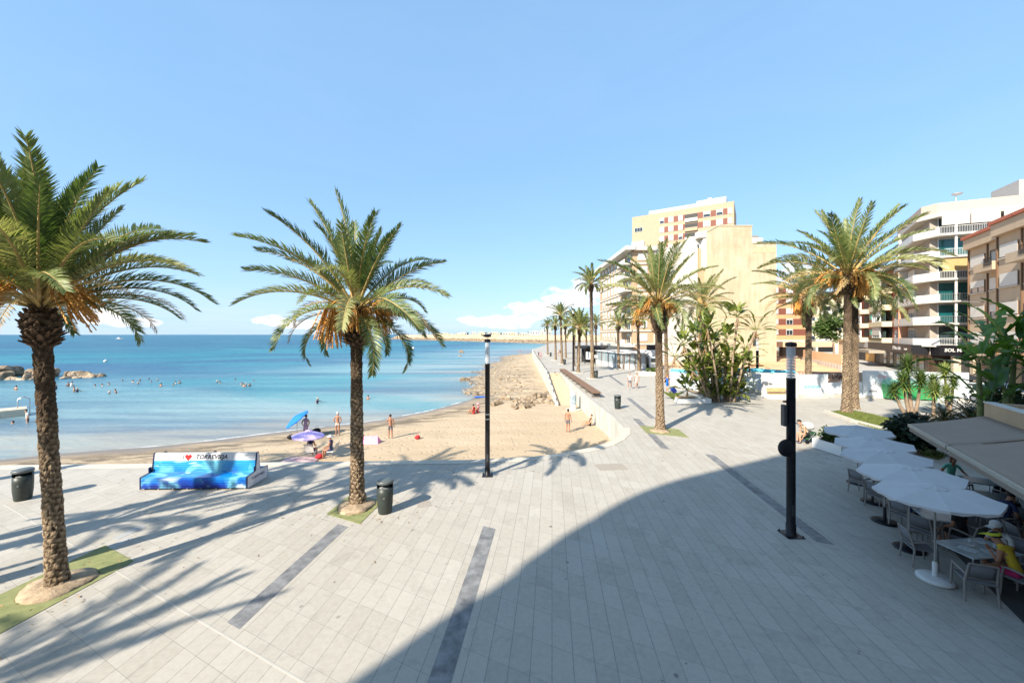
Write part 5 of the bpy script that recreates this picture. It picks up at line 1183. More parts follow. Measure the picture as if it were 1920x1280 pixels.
# ================================================================ PAVILION, CAFES, HOARDING
t = thing('glass_pavilion', 'long white cafe pavilion with slanted glass walls under the balcony block', 'cafe pavilion', (0, 0, 0))
FP = Fac((18.6, 64), (22.4, 64), 1); FL = Fac((16.6, 76), (18.6, 64), 1)
part('roof', WPAINT, t, FP, (-.4, 4.2, 2.62, 2.8, -12, .4)); mb = MB(); mb.prism([(16.2, 76), (18.3, 63.7), (18.9, 63.7), (18.9, 76)], 2.622, 2.80); mb.build('roof', WPAINT, t)
part('base_panel', WPAINT, t, FP, (0, 3.8, 0, .95, 0, .08)); part('base_panel', WPAINT, t, FL, (0, FL.L-.1, 0, .8, 0, .08))
part('glazing', GLASSB, t, FP, (0, 3.8, .95, 2.6, -.05, 0)); part('glazing', GLASSB, t, FL, (0, FL.L-.1, .8, 2.6, -.05, 0))
for F_ in (FP, FL):
    mb = MB()
    for k in range(5): a = (F_.L-.12)*k/4; F_.box(mb, a, a+.09, 0, 2.62, .085, .15)
    mb.build('posts', BRONZE, t)
part('interior', DARK, t, FP, (.2, 3.6, .1, 2.5, -11.5, -11))
t = thing('marquee', 'black marquee with round openings and a white notice board, left of the glass pavilion', 'marquee', (0, 0, 0)); FM = Fac((13.0, 77), (17.6, 75), 1)
part('roof', BLACKM, t, FM, (-.3, FM.L+.2, 3.0, 3.5, -6, .3)); part('side_cloth', DARK, t, FM, (0, FM.L, .1, 3.0, -4, -3.9))
for a in (0, 1.6, 3.2, 4.8): part('post', BLACKM, t, FM, (a, a+.14, 0, 3.0, 0, .14))
part('notice_board', WPAINT, t, FM, (1.9, 3.0, .9, 2.4, .2, .28))
p_ = at(1217, 66, 0); t = thing('delivery_truck', 'white box truck with a black panel parked right of the glass pavilion', 'truck', (p_.x+.3, 66, 0)); MB().bevbox((0, 1.5, 1.75), (2.2, 4.6, 2.7), .06).build('cargo_box', WPAINT, t); MB().bevbox((0, -1.6, 1.2), (2.0, 1.5, 1.8), .15).build('cab', WPAINT, t); MB().box((0, -2.36, 1.55), (1.7, .06, .7)).build('windscreen', GLASS, t)
for sx in (-1, 1):
    for y in (-1.6, 2.6): MB().tube([(sx*.9, y, .4), (sx*1.1, y, .4)], .4, 14).build('wheel', BLACKM, t)
MB().box((0, -.2, 3.6), (1.6, .12, .9)).build('black_panel', BLACKM, t)
# white planters on the promenade
PLW = mat('white_planter', (.72, .71, .68), .6, .05, 3, stain=.15)
def planter(lab, c, d, rz, hh=.5, plants=True, seed=1, wood=None):
    t = thing('planter', lab, 'planter', c, rz); x, y = d[0]/2, d[1]/2; mb = MB()
    mb.prism([(-x, -y), (x, -y), (x, y), (-x, y)], .03, hh-.12); w_ = .09
    for a in [((-x, -y), (x, -y+w_)), ((-x, y-w_), (x, y)), ((-x, -y+w_), (-x+w_, y-w_)), ((x-w_, -y+w_), (x, y-w_))]: mb.prism([a[0], (a[1][0], a[0][1]), a[1], (a[0][0], a[1][1])], hh-.118, hh)
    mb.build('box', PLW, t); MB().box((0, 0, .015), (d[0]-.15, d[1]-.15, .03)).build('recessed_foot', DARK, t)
    MB().box((0, 0, hh-.10), (d[0]-.2, d[1]-.2, .03)).build('soil', mat('soil', (.08, .05, .03), .95, .3, 9), t)
    if wood: MB().box(wood[0], wood[1]).build('wooden_seat', WOODL, t)
    if plants:
        rr_ = random.Random(seed)
        for k in range(max(2, int(d[0]*d[1]*1.6))): inst(leafball('shrub', .38, 330, .17, BUSH, seed*7+k), 'shrub', t, Matrix.Translation((rr_.uniform(-x+.35, x-.35), rr_.uniform(-y+.35, y-.35), hh+.22)) @ Matrix.Scale(rr_.uniform(.8, 1.25), 4))
    return t
planter('white planter full of leafy shrubs between the seated man and the parasols', (16.35, 19.05, 0), (1.75, 1.5), R(8), .52, True, 3)
planter('low white planter with a wooden seat in front of the paddle-leaved clump', (15.35, 32.6, 0), (2.7, .9), 0, .42, False, 5, ((-.5, .3, .47), (1.5, .45, .08)))
planter('round-ended low white planter with a spiky plant near the glass pavilion', px(1216, 704), (2.4, 1.0), 0, .55, True, 9)
# hoarding round the vacant lot
HOAR = mat('white_hoarding', (.66, .68, .70), .7, .08, .8, .1, 10, col2=(.50, .56, .60)); CY = mat('cyan_hoarding_band', (.12, .52, .68), .6, .2, 1.5)
t = thing('hoarding', 'white hoarding panels with a cyan top band and graffiti around the vacant lot', 'hoarding', (0, 0, 0))
hp = [(17.8, 43), (19.9, 39.5), (24.2, 38.2), (26.3, 35.6), (29.5, 35.9), (30.9, 36.2), (32.2, 35.3), (35.2, 34.3), (39.6, 33.3)]
tops = [2.0, 2.45, 2.45, 2.1, 1.3, 1.45, 2.5, 2.5]
for i, (a, b) in enumerate(zip(hp, hp[1:])):
    Fh = Fac(a, b, 1); n_ = max(1, round(Fh.L/2.1))
    for k in range(n_): part('panel', HOAR, t, Fh, (Fh.L*k/n_+.012, Fh.L*(k+1)/n_-.012, .04, tops[i] - (.35 if i in (0, 1, 2) else 0), 0, .05))
    if i in (0, 1, 2): part('cyan_band', CY, t, Fh, (0, Fh.L, tops[i]-.35, tops[i], 0, .055))
    part('feet', KERBC, t, Fh, (.2, .8, 0, .25, .06, .4), (Fh.L-.8, Fh.L-.2, 0, .25, .06, .4))
INKR = mat('dark_red_spray', (.16, .04, .03), .8); INKG = mat('grey_spray', (.22, .23, .24), .8); INKT = mat('teal_spray', (.05, .42, .48), .8); INKP = mat('pink_spray', (.65, .28, .25), .8)
def scribble(par, F_, a0, a1, z0, z1, m, seed, d=.062, w_=.022, n=26):
    rr_ = random.Random(seed); pts = []
    for k in range(n):
        u = k/(n-1); pts.append((*F_.P(a0+(a1-a0)*u+rr_.uniform(-.1, .1)*(a1-a0)/3, d), z0+(z1-z0)*(.5+.5*math.sin(k*2.3+rr_.uniform(-.6, .6)))))
    fine = []
    for i in range(len(pts)-1):
        for j in range(3): fine.append(Vector(pts[i]).lerp(Vector(pts[i+1]), j/3))
    MB().tube(fine, w_, 4, 0, smooth=False).build('graffiti', m, par)
F6 = Fac(hp[6], hp[7], 1); F4 = Fac(hp[4], hp[5], 1); F3 = Fac(hp[3], hp[4], 1); F1_ = Fac(hp[1], hp[2], 1)
text_obj('Au Celaz', .62, INKG, t, sign_M(F6, 1.75, 1.3, .06), .004, .3); text_obj('Roa', .4, INKP, t, sign_M(F6, 1.4, 2.0, .06), .004, .3)
scribble(t, F3, .8, 2.4, .75, 1.1, INKT, 3); scribble(t, F1_, .6, 2.0, .9, 1.5, INKT, 5); scribble(t, F6, .5, 1.1, .5, .8, INKG, 8)
t = thing('graffiti_wall', 'low pink brick wall with dark red graffiti behind the white hoarding', 'wall', (0, 0, 0)); FG = Fac((29.6, 39.6), (36.0, 38.0), 1)
part('wall', mat('pink_brick', (.60, .40, .29), .9, .12, 2, .3, 30), t, FG, (0, FG.L, 0, 2.0, -.25, 0))
for a in (.3, 2.9): scribble(t, FG, a, a+2.3, 1.25, 1.85, INKR, int(a*9), .02, .03, 34)
for a in (.05, 2.7): part('panel_outline', INKR, t, FG, (a, a+2.6, 1.9, 1.94, 0, .02), (a, a+.04, 1.1, 1.9, 0, .02))
t = thing('white_kiosk_wall', 'white slab wall with a wooden bench in front, left of the near lamp post', 'wall', (0, 0, 0)); FK = Fac((23.1, 35.3), (26.1, 35.25), 1)
part('slab', WPAINT, t, FK, (0, 3.2, 0, 2.25, -.3, 0))
t = thing('park_bench', 'white bench with a light wooden seat against the white slab wall', 'bench', (24.1, 34.75, 0)); MB().box((0, 0, .2), (1.7, .5, .4)).build('base', WPAINT, t)
for k in range(3): MB().box((0, -.17+.17*k, .43), (1.7, .15, .05)).build('slat', WOODL, t)
MB().box((0, .3, .75), (1.7, .05, .35)).build('backrest', WOODL, t)
mb = MB(); a, b = Vector((49, 69)), Vector((63, 77)); FR_ = Fac((46, 97), (58, 63), 1)
t = thing('retaining_wall', 'orange rendered wall with a white fret pattern crossing the vacant lot', 'wall', (0, 0, 0)); FR_ = Fac((70, 100), (51.5, 60), 1)
part('wall', mat('orange_lot_wall', (.66, .40, .24), .9, .08, .6), t, FR_, (0, FR_.L, 0, 2.6, -.3, 0)); part('white_base', WHITE, t, FR_, (0, FR_.L, .02, 1.05, .0, .05))
mb = MB()
for k in range(30): FR_.box(mb, k*1.45, k*1.45+.7, .35, .9, .05, .07)
mb.build('fret_pattern', mat('fret_shadow', (.45, .38, .32), .9), t)
t = thing('lot_terrace', 'stepped sandy-orange terrace inside the vacant lot beneath the orange building', 'terrace', (0, 0, 0)); mb = MB()
for k in range(5): mb.prism([(42+1.5*k, 62+8*k), (52+2.9*k, 61+8*k), (80, 106), (64, 108)], .02+.26*k, .26+.26*k, bot=False)
mb.build('steps', LOT, t)
part('dark_opening', DARK, t, Fac((56, 80.5), (66, 80.5), 1), (0, 7, 1.3, 3.2, 0, .1)); part('parapet', mat('lot_render', (.66, .45, .30), .9), t, Fac((52, 80.6), (68, 80.6), 1), (0, 15, 3.2, 4.3, 0, .3))
# temporary fence posts and rope left of the clump
for k, q in enumerate([(1260, 706), (1275, 708), (1290, 711), (1246, 700)]):
    c = px(*q); t = thing('rope_post', ['thin metal post behind the walkers, %s of the row' % s for s in ('second', 'third', 'last', 'first')][k], 'post', c, 0, 'thin metal posts by the white wall'); MB().tube([(0, 0, 0), (0, 0, 2.2)], .035, 6).build('post', STEEL, t); MB().lathe([(.2, 0), (.2, .04), (.05, .06)], 10).build('foot', STEEL, t)
# green container
GRN = mat('green_container', (.03, .30, .10), .5, .12, 2); GRL = mat('pale_green_container', (.20, .50, .34), .5, .1, 2)
c = px(1664, 749); t = thing('green_container', 'bright green waste container half hidden by the yuccas', 'container', (c.x, c.y, 0), R(-14))
mb = MB(); mb.add([(0, 0, .12), (3.6, 0, .12), (3.6, 1.5, .12), (0, 1.5, .12), (-.12, -.15, 1.35), (3.72, -.15, 1.35), (3.72, 1.65, 1.35), (-.12, 1.65, 1.35)], [(3, 2, 1, 0), (0, 1, 5, 4), (1, 2, 6, 5), (2, 3, 7, 6), (3, 0, 4, 7)]); mb.build('body', GRN, t)
mb = MB(); mb.add([(-.15, -.2, 1.355), (3.75, -.2, 1.355), (3.75, 1.7, 1.355), (-.15, 1.7, 1.355), (.1, .45, 1.75), (3.5, .45, 1.75), (3.5, 1.3, 1.75), (.1, 1.3, 1.75)], [(0, 1, 5, 4), (1, 2, 6, 5), (2, 3, 7, 6), (3, 0, 4, 7), (4, 5, 6, 7)]); mb.build('lid', GRL, t)
for k in range(6): MB().box((.3+.6*k, -.06, .72), (.07, .1, 1.1)).build('rib', GRN, t)
# ---------------------------------------------------------------- cars
def car(lab, c, rz, m, s_=1., group=None):
    t = thing('parked_car', lab, 'car', c, rz, group or 'cars parked in the street')
    mb = MB(); prof = [(-2.1, .35), (-2.15, .8), (-1.95, .98), (-1.1, 1.02), (.95, .98), (1.75, .85), (2.1, .68), (2.12, .35)]; n = len(prof)
    vs = [(x, -.86, z) for x, z in prof]+[(x, -.80 if z > .9 else -.88, z) for x, z in prof]; vs = [(x, -.86+(.05 if z > .9 else 0), z) for x, z in prof]+[(x, .86-(.05 if z > .9 else 0), z) for x, z in prof]
    mb.add(vs, [list(range(n))[::-1], [i+n for i in range(n)]]+[(i, (i+1) % n, (i+1) % n+n, i+n) for i in range(n)]); mb.build('body', m, t)
    mb = MB(); lo = [(-1.75, -.78), (.95, -.78), (.95, .78), (-1.75, .78)]; hi = [(-1.3, -.62), (.25, -.62), (.25, .62), (-1.3, .62)]
    mb.add([(x, y, 1.0) for x, y in lo]+[(x, y, 1.43) for x, y in hi], [(0, 1, 5, 4), (1, 2, 6, 5), (2, 3, 7, 6), (3, 0, 4, 7)]); mb.build('windows', GLASS, t)
    MB().bevbox((-.52, 0, 1.455), (1.62, 1.28, .06), .02).build('roof', m, t)
    for sx in (-1.3, 1.35):
        for sy in (-1, 1): w_ = MB().tube([(sx, sy*.68, .33), (sx, sy*.89, .33)], .33, 16).build('wheel', BLACKM, t); MB().tube([(sx, sy*.885, .33), (sx, sy*.9, .33)], .2, 12).build('rim', STEEL, w_)
    for sy in (-1, 1): MB().box((2.12, sy*.6, .7), (.06, .35, .14)).build('headlight', WPAINT, t); MB().box((-2.14, sy*.65, .8), (.05, .25, .14)).build('tail_light', MT['red_paint'], t)
    return t
CARW = mat('white_car_paint', (.78, .78, .77), .2, .02, 3); CARD = mat('dark_car_paint', (.02, .024, .03), .12, .1, 2, spec=.8); CARB = mat('blue_car_paint', (.02, .05, .16), .2, .1, 2)
car('white car parked in the street behind the tallest palm, nose towards the viewer', at(1622, 96, 0), R(-122), CARW)
car('dark blue van parked behind the tallest palm', at(1606, 101, 0), R(-122), CARB)
car('glossy black car parked beneath the tan block, right of the pale yucca', at(1853, 46, 0), R(185), CARD)
car('white car whose roof shows above the dark cycads', at(1836, 34, 0), R(175), CARW)
car('grey car parked by the orange building', at(1512, 104, 0), R(0), mat('grey_car_paint', (.2, .22, .24), .25, .1, 2))
# ---------------------------------------------------------------- parasols
CANV = foliage('white_canvas', (.52, .52, .53), (.62, .62, .63), trans=.22, rough=.8)
def canopy_mb(r_, rise, n=8, drop=.08, seed=0):
    mb = MB(); rr_ = random.Random(seed); vs = [(0, 0, rise)]; m_ = 4; rings = 5
    pts = []
    for j in range(1, rings+1):
        u = j/rings
        for k in range(n*m_):
            a = TAU*k/(n*m_); q = (k % m_)/m_; sag = math.sin(PI*q); rad = r_*u*math.cos(PI/n)/math.cos(((a+PI/n) % (TAU/n))-PI/n if False else (q-.5)*TAU/n) if True else 0
            z = rise*(1-u)**1.1*1.0 + rise*.0 - .018*sag*u + rise*.12*math.sin(PI*u)
            vs.append((rad*math.cos(a), rad*math.sin(a), z))
    N = n*m_; fs = [(0, 1+k, 1+(k+1) % N) for k in range(N)]
    for j in range(rings-1):
        for k in range(N): a = 1+j*N+k; b = 1+j*N+(k+1) % N; fs.append((a, a+N, b+N, b))
    base = 1+(rings-1)*N
    for k in range(N):
        x, y, z = vs[base+k]; q = (k % m_)/m_; vs.append((x*1.0, y*1.0, z-drop*(.6+.4*math.sin(PI*q*2)**2)+rr_.uniform(-.012, .012)))
    for k in range(N): a = base+k; b = base+(k+1) % N; fs.append((a, a+N, b+N, b))
    mb.add(vs, fs); return mb
def parasol(nm, lab, grp, c, r_, zr, rise, m, base='white', tilt=0, tdir=0, vent=True, pole_m=None, rz=.2, ph=None):
    t = thing(nm, lab, 'parasol', c, rz, grp); pm = pole_m or mat('grey_pole', (.30, .28, .26), .5)
    Mx = Matrix.Translation((0, 0, zr)) @ Matrix.Rotation(tdir, 4, 'Z') @ Matrix.Rotation(tilt, 4, 'Y') @ Matrix.Rotation(-tdir, 4, 'Z')
    o = canopy_mb(r_, rise).build('canopy', m, t); o.matrix_basis = Mx; md = o.modifiers.new('thick', 'SOLIDIFY'); md.thickness = .006
    if vent: v = canopy_mb(r_*.22, rise*.28, drop=.05).build('vent_cap', m, o); v.location = (0, 0, rise*.93)
    mb = MB()
    for k in range(8): a = TAU*k/8; mb.tube([(0, 0, rise-.06), (r_*.97*math.cos(a), r_*.97*math.sin(a), -.0)], .008, 4)
    ri = mb.build('ribs', pm, t); ri.matrix_basis = Mx
    MB().tube([(0, 0, .02), (0, 0, zr+rise*.95)], .02, 8).build('pole', pm, t)
    if base == 'white':
        MB().lathe([(.30, .0), (.33, .02), (.33, .07), (.28, .10), (.05, .12)], 24).build('base', WPAINT, t); MB().lathe([(.05, .1), (.05, .42), (.035, .45)], 12).build('sleeve', WPAINT, t)
    elif base == 'dark':
        MB().lathe([(.33, .0), (.34, .02), (.30, .05), (.05, .06)], 24).build('base', BLACKM, t); MB().lathe([(.045, .05), (.04, .45), (.03, .47)], 12).build('sleeve', BLACKM, t)
    return t
UL = ['nearest white parasol on a round white base beside the dining table', 'second white parasol from the near end, on a dark base', 'third white parasol from the near end of the row', 'fourth white parasol, half hidden behind the third', 'farthest white parasol, beside the leafy white planter']
for i, (x, y) in enumerate([(9.98, 9.06), (10.76, 10.4), (11.55, 11.9), (12.5, 13.3), (13.5, 15.0)]):
    parasol('parasol', UL[i], 'white parasols of the cafe terrace', (x, y, 0), 1.10, 2.02, .2, CANV, 'white' if i == 0 else 'dark', R(3), 2.2, rz=.15+.1*i)
parasol('parasol', 'white parasol in the street beyond the dark cycads', 'white parasols of the far terrace', at(1876, 27, 0), 1.7, 2.0, .4, CANV, 'dark', rz=.1)
# ---------------------------------------------------------------- awnings and restaurant pavilion
AW = mat('beige_awning_cloth', (.29, .225, .175), .85, .05, 1.2, .1, 60, stain=.12); TANP = mat('tan_fascia', (.40, .28, .17), .7, .06, 1.5, stain=.15); ROOFW = mat('pale_roof_sheet', (.62, .60, .57), .6, .08, 1)
D31 = Vector((.53, .85)).normalized(); N31 = Vector((-D31.y, D31.x))*-1       # N31 points to the right (inwards)
S0 = Vector((16.6, 13.5)); 
t = thing('restaurant_pavilion', 'low flat-roofed restaurant pavilion with a tan fascia at the right edge', 'restaurant', (0, 0, 0))
FRS = Fac(S0-D31*15, S0, -1); FRS.n = -N31
part('fascia', TANP, t, FRS, (0, 15, 2.86, 3.42, -.25, 0)); part('fascia', TANP, t, Fac(S0, S0+N31*9, -1), (0.001, 9, 2.862, 3.42, -.25, 0))
mb = MB(); q = [S0-D31*15-N31*-.1, S0-D31*.1+N31*.1, S0-D31*.1+N31*9, S0-D31*15+N31*9]; mb.prism(q, 3.2, 3.3); mb.build('roof', ROOFW, t)
part('drip_rail', WHITE, t, FRS, (0, 15, 3.42, 3.45, -.27, .03)); part('lower_rail', BRONZE, t, FRS, (0, 15, 2.80, 2.86, -.2, .04))
part('back_wall', mat('dark_restaurant_wall', (.05, .045, .045), .6), t, FRS, (0, 15, 0, 2.86, -6, -5.8)); part('end_glazing', GLASS, t, Fac(S0, S0+N31*9, -1), (.2, 9, 0, 2.8, -.2, -.15))
for a in (1, 5, 9, 13, 14.6): part('post', BLACKM, t, FRS, (a, a+.1, 0, 2.86, -.2, -.1))
part('window_wall', GLASS, t, FRS, (0, 15, .0, 2.8, -3.6, -3.5))
def awning(lab, a0, a1):
    t = thing('awning', lab, 'awning', (0, 0, 0), 0, 'beige awnings of the restaurant pavilion'); F_ = FRS; mb = MB(); nx_, ny_ = 10, 8; vs = []; pr = 1.85
    for i in range(nx_+1):
        for j in range(ny_+1):
            u = i/nx_; v = j/ny_; p = F_.P(a0+(a1-a0)*u, pr*v); vs.append((p.x, p.y, 2.93-.5*v-.05*math.sin(PI*v)*(.6+.4*math.sin(PI*u))))
    mb.add(vs, [(i*(ny_+1)+j, i*(ny_+1)+j+1, (i+1)*(ny_+1)+j+1, (i+1)*(ny_+1)+j) for i in range(nx_) for j in range(ny_)], 0, True)
    o = mb.build('cloth', AW, t); md = o.modifiers.new('thick', 'SOLIDIFY'); md.thickness = .012
    part('front_bar', mat('awning_bar', (.42, .36, .28), .5), t, F_, (a0, a1, 2.33, 2.43, pr-.02, pr+.08)); part('valance', AW, t, F_, (a0+.02, a1-.02, 2.17, 2.33, pr+.02, pr+.035))
    for a in (a0+.4, a1-.4): p = F_.P(a, .05); q = F_.P(a+.3, pr*.5); e_ = F_.P(a, pr); MB().tube([(p.x, p.y, 2.75), (q.x, q.y, 2.52), (e_.x, e_.y, 2.38)], .025, 6).build('folding_arm', BLACKM, t)
awning('beige awning farther from the viewer, ending beside the dark cycads', 11.7, 15.0); awning('beige awning nearer to the viewer, cut by the right edge', 7.2, 11.6); awning('beige awning outside the right edge of the view', 2.8, 7.1)
# ---------------------------------------------------------------- tables and chairs
CHF = mat('taupe_chair_frame', (.25, .22, .20), .5, .06, 3); CHT = mat('grey_chair_mesh', (.17, .17, .18), .8, .1, 60)
def make_chair():
    t = thing('armchair', 'x', 'chair', (0, 0, 0), 0, 'taupe armchairs of the cafe terrace')          # faces +Y
    for sx in (-1, 1):
        MB().tube([(sx*.27, .22, 0), (sx*.265, .20, .45), (sx*.26, .17, .64)], [.018, .024, .02], 7).build('leg', CHF, t)
        MB().tube([(sx*.27, -.27, 0), (sx*.25, -.22, .44), (sx*.235, -.27, .66), (sx*.225, -.32, .86)], [.018, .026, .026, .02], 7).build('leg', CHF, t)
        MB().tube([(sx*.25, -.26, .60), (sx*.29, -.05, .66), (sx*.285, .12, .665), (sx*.26, .2, .62)], [.02, .026, .028, .02], 7).build('armrest', CHF, t)
    MB().bevbox((0, -.02, .44), (.50, .46, .035), .012).build('seat', CHT, t)
    mb = MB(); mb.tube([(-.25, .2, .425), (.25, .2, .425)], .02, 6); mb.tube([(-.25, -.22, .42), (.25, -.22, .42)], .02, 6); mb.tube([(-.225, -.32, .86), (0, -.335, .875), (.225, -.32, .86)], .02, 6); mb.tube([(-.24, -.24, .52), (.24, -.24, .52)], .018, 6); mb.build('frame', CHF, t)
    mb = MB(); n = 6; vs = []
    for i in range(n+1):
        x = -.21+.42*i/n; c_ = -.025*math.cos(x/.21*PI/2)
        vs += [(x, -.245+c_, .54), (x, -.315+c_, .85)]
    mb.add(vs, [(2*i, 2*i+2, 2*i+3, 2*i+1) for i in range(n)], 0, True); o = mb.build('backrest', CHT, t); o.modifiers.new('thick', 'SOLIDIFY').thickness = .012
    return t
CH0 = make_chair(); used = [False]
def chair(x, y, rz, lab):
    o = CH0 if not used[0] else copy_tree(CH0); used[0] = True
    o.location = (x, y, 0); o.rotation_euler = (0, 0, rz); o['label'] = lab; return o
TT = mat('blue_grey_table_top', (.36, .42, .46), .3, .2, 5, col2=(.55, .60, .62)); TTD = mat('dark_table_top', (.10, .14, .17), .35, .2, 5)
def table(lab, x, y, rz, w_=.75, l_=.75, m=None):
    t = thing('cafe_table', lab, 'table', (x, y, 0), rz, 'tables of the cafe terrace'); MB().bevbox((0, 0, .735), (w_, l_, .03), .008).build('table_top', m or TT, t)
    for sx in (-1, 1):
        for sy in (-1, 1): MB().tube([(sx*(w_/2-.05), sy*(l_/2-.05), .72), (sx*(w_/2-.04), sy*(l_/2-.04), 0)], .016, 6).build('leg', STEEL, t)
    return t
RZ = R(-28)
table('long table with plates and papers where two guests eat, under the nearest parasol', 11.05, 9.12, R(6), 1.35, .78)
for i, (x, y, r_, m, lab) in enumerate([(10.95, 9.2, .11, WPAINT, 'white plate on the long table, nearest the empty side'), (11.3, 9.0, .12, WPAINT, 'white plate in front of the guest in yellow'), (11.35, 9.3, .10, WPAINT, 'white plate in front of the guest with the white cap')]):
    tag(MB().lathe([(r_*.6, 0), (r_, .02), (r_*.95, .022), (r_*.55, .008)], 18).build('plate', m, None, (x, y, .752)), lab, 'plate')
for i, (x, y) in enumerate([(11.12, 9.32), (11.45, 9.1)]): tag(MB().lathe([(.03, 0), (.036, .11), (.033, .11), (.028, .01)], 12).build('drinking_glass', CLEAR, None, (x, y, .752)), ['drinking glass in the middle of the long table', 'drinking glass beside the guest with the white cap'][i], 'glass')
tag(MB().box((0, 0, .004), (.21, .30, .008), .4).build('menu_card', mat('menu_paper', (.6, .65, .7), .5, .3, 20), None, (10.75, 9.05, .751)), 'pale blue menu card on the left of the long table', 'menu')
tag(MB().box((0, 0, .004), (.2, .28, .008), -.3).build('menu_card', MT['menu_paper'], None, (11.1, 8.9, .751)), 'pale menu card lying near the guest in yellow', 'menu')
table('empty pale table behind the long table, under the second parasol', 11.9, 10.75, R(-25), .8, .8)
table('table of the guest in the blue shirt', 12.45, 11.75, R(-25), .8, .8, TTD)
table('dark table under the third parasol', 12.9, 13.1, R(-30), .8, .8, TTD)
for i, (x, y) in enumerate([(16.2, 13.3), (15.2, 12.0), (14.6, 10.9), (13.9, 9.8), (13.3, 8.6)]):
    table('dark table under the awnings, %s counted from the far end' % ('first', 'second', 'third', 'fourth', 'fifth')[i], x, y, R(-32), .8, .8, TTD)
chair(10.22, 8.5, R(-24), 'empty taupe armchair with its back to the viewer, nearest of all'); chair(11.22, 8.42, R(12), 'taupe armchair in which the guest in yellow sits'); chair(10.35, 9.75, R(-110), 'empty taupe armchair left of the long table, beside the parasol pole')
chair(11.95, 9.25, R(95), 'taupe armchair of the guest with the white cap'); chair(11.75, 11.45, R(-80), 'taupe armchair of the guest in the blue shirt'); chair(11.35, 10.55, R(-70), 'taupe armchair facing the empty pale table, by the second parasol'); chair(12.0, 10.15, R(15), 'dark armchair of the guest dressed in black')
chair(12.3, 12.85, R(-75), 'taupe armchair under the third parasol, left side'); chair(13.0, 12.5, R(0), 'taupe armchair under the third parasol, near side'); chair(12.75, 14.0, R(-80), 'taupe armchair under the fourth parasol'); chair(13.45, 12.2, R(60), 'taupe armchair between the third and fourth tables')
for i, (x, y) in enumerate([(16.2, 13.3), (15.2, 12.0), (14.6, 10.9), (13.9, 9.8), (13.3, 8.6)]):
    chair(x-.62, y+.1, R(-80-10*i), 'taupe armchair left of the %s dark table under the awnings' % ('first', 'second', 'third', 'fourth', 'fifth')[i]); chair(x+.1, y-.66, R(5), 'taupe armchair on the near side of the %s dark table under the awnings' % ('first', 'second', 'third', 'fourth', 'fifth')[i])
# ================================================================ PEOPLE
SKIN = mat('skin', (.50, .27, .17), .55, .08, 6); SKIND = mat('tanned_skin', (.36, .17, .10), .55, .08, 6); HAIRD = mat('dark_hair', (.02, .013, .01), .6, .2, 20); HAIRG = mat('grey_hair', (.5, .48, .45), .7, .1, 20)
def cloth(nm, c): return mat(nm+'_cloth', c, .85, .08, 5)
def V(*a): return Vector(a)
def pose(kind, lean=0., arms=None, look=0., hip=None):
    """joint positions for a 1.70 m figure facing +Y"""
    P = {}
    if kind in ('stand', 'walk'): pel = V(0, 0, .93)
    elif kind == 'sit': pel = V(0, 0, .53)
    elif kind == 'ground': pel = V(0, 0, .11)
    elif kind == 'float': pel = V(0, 0, 0)
    P['pel'] = pel; q = Matrix.Rotation(-lean, 3, 'X')
    def up(x, y, z): return pel+q @ V(x, y, z)
    P['belly'] = up(0, .01, .17); P['chest'] = up(0, 0, .36); P['nb'] = up(0, -.01, .52); P['neck'] = up(0, .02, .585)
    P['h1'] = up(0, .045, .645); P['h2'] = up(0, .035, .725); P['h3'] = up(0, .02, .80); P['nose'] = up(look*.1, .135, .685)
    for s, sx in (('L', -1), ('R', 1)):
        P['sh'+s] = up(sx*.175, -.01, .475)
        if arms and arms.get(s): e, w_ = arms[s]; P['el'+s] = up(*e); P['wr'+s] = up(*w_)
        else: P['el'+s] = up(sx*.23, -.02, .20); P['wr'+s] = up(sx*.25, .07, -.05)
        P['hip'+s] = pel+V(sx*.095, 0, -.05)
        if kind == 'stand': P['kn'+s] = pel+V(sx*.10, .02, -.46); P['an'+s] = pel+V(sx*.11, -.02, -.86); P['toe'+s] = pel+V(sx*.13, .13, -.905)
        elif kind == 'walk': f = sx*.2; P['kn'+s] = pel+V(sx*.09, f+.05, -.45); P['an'+s] = pel+V(sx*.09, f*1.6-.05, -.85); P['toe'+s] = pel+V(sx*.10, f*1.6+.10, -.90)
        elif kind == 'sit': P['kn'+s] = pel+V(sx*.13, .44, -.02); P['an'+s] = pel+V(sx*.13, .42, -.45); P['toe'+s] = pel+V(sx*.14, .57, -.50)
        elif kind == 'ground': P['kn'+s] = pel+V(sx*.14, .38, .34); P['an'+s] = pel+V(sx*.12, .62, -.04); P['toe'+s] = pel+V(sx*.13, .77, -.07)
        elif kind == 'float': P['kn'+s] = pel+V(sx*.12, -.1, -.43); P['an'+s] = pel+V(sx*.12, -.3, -.8); P['toe'+s] = pel+V(sx*.13, -.32, -.95)
    return P
RAD = {'pel': (.150, .115), 'belly': (.135, .105), 'chest': (.165, .115), 'nb': (.075, .065), 'neck': (.052, .055), 'h1': (.062, .072), 'h2': (.080, .095), 'h3': (.060, .070), 'nose': (.014, .014), 'sh': (.062, .058), 'el': (.042, .042), 'wr': (.027, .024), 'hip': (.095, .095), 'kn': (.060, .060), 'an': (.038, .040), 'toe': (.036, .026)}
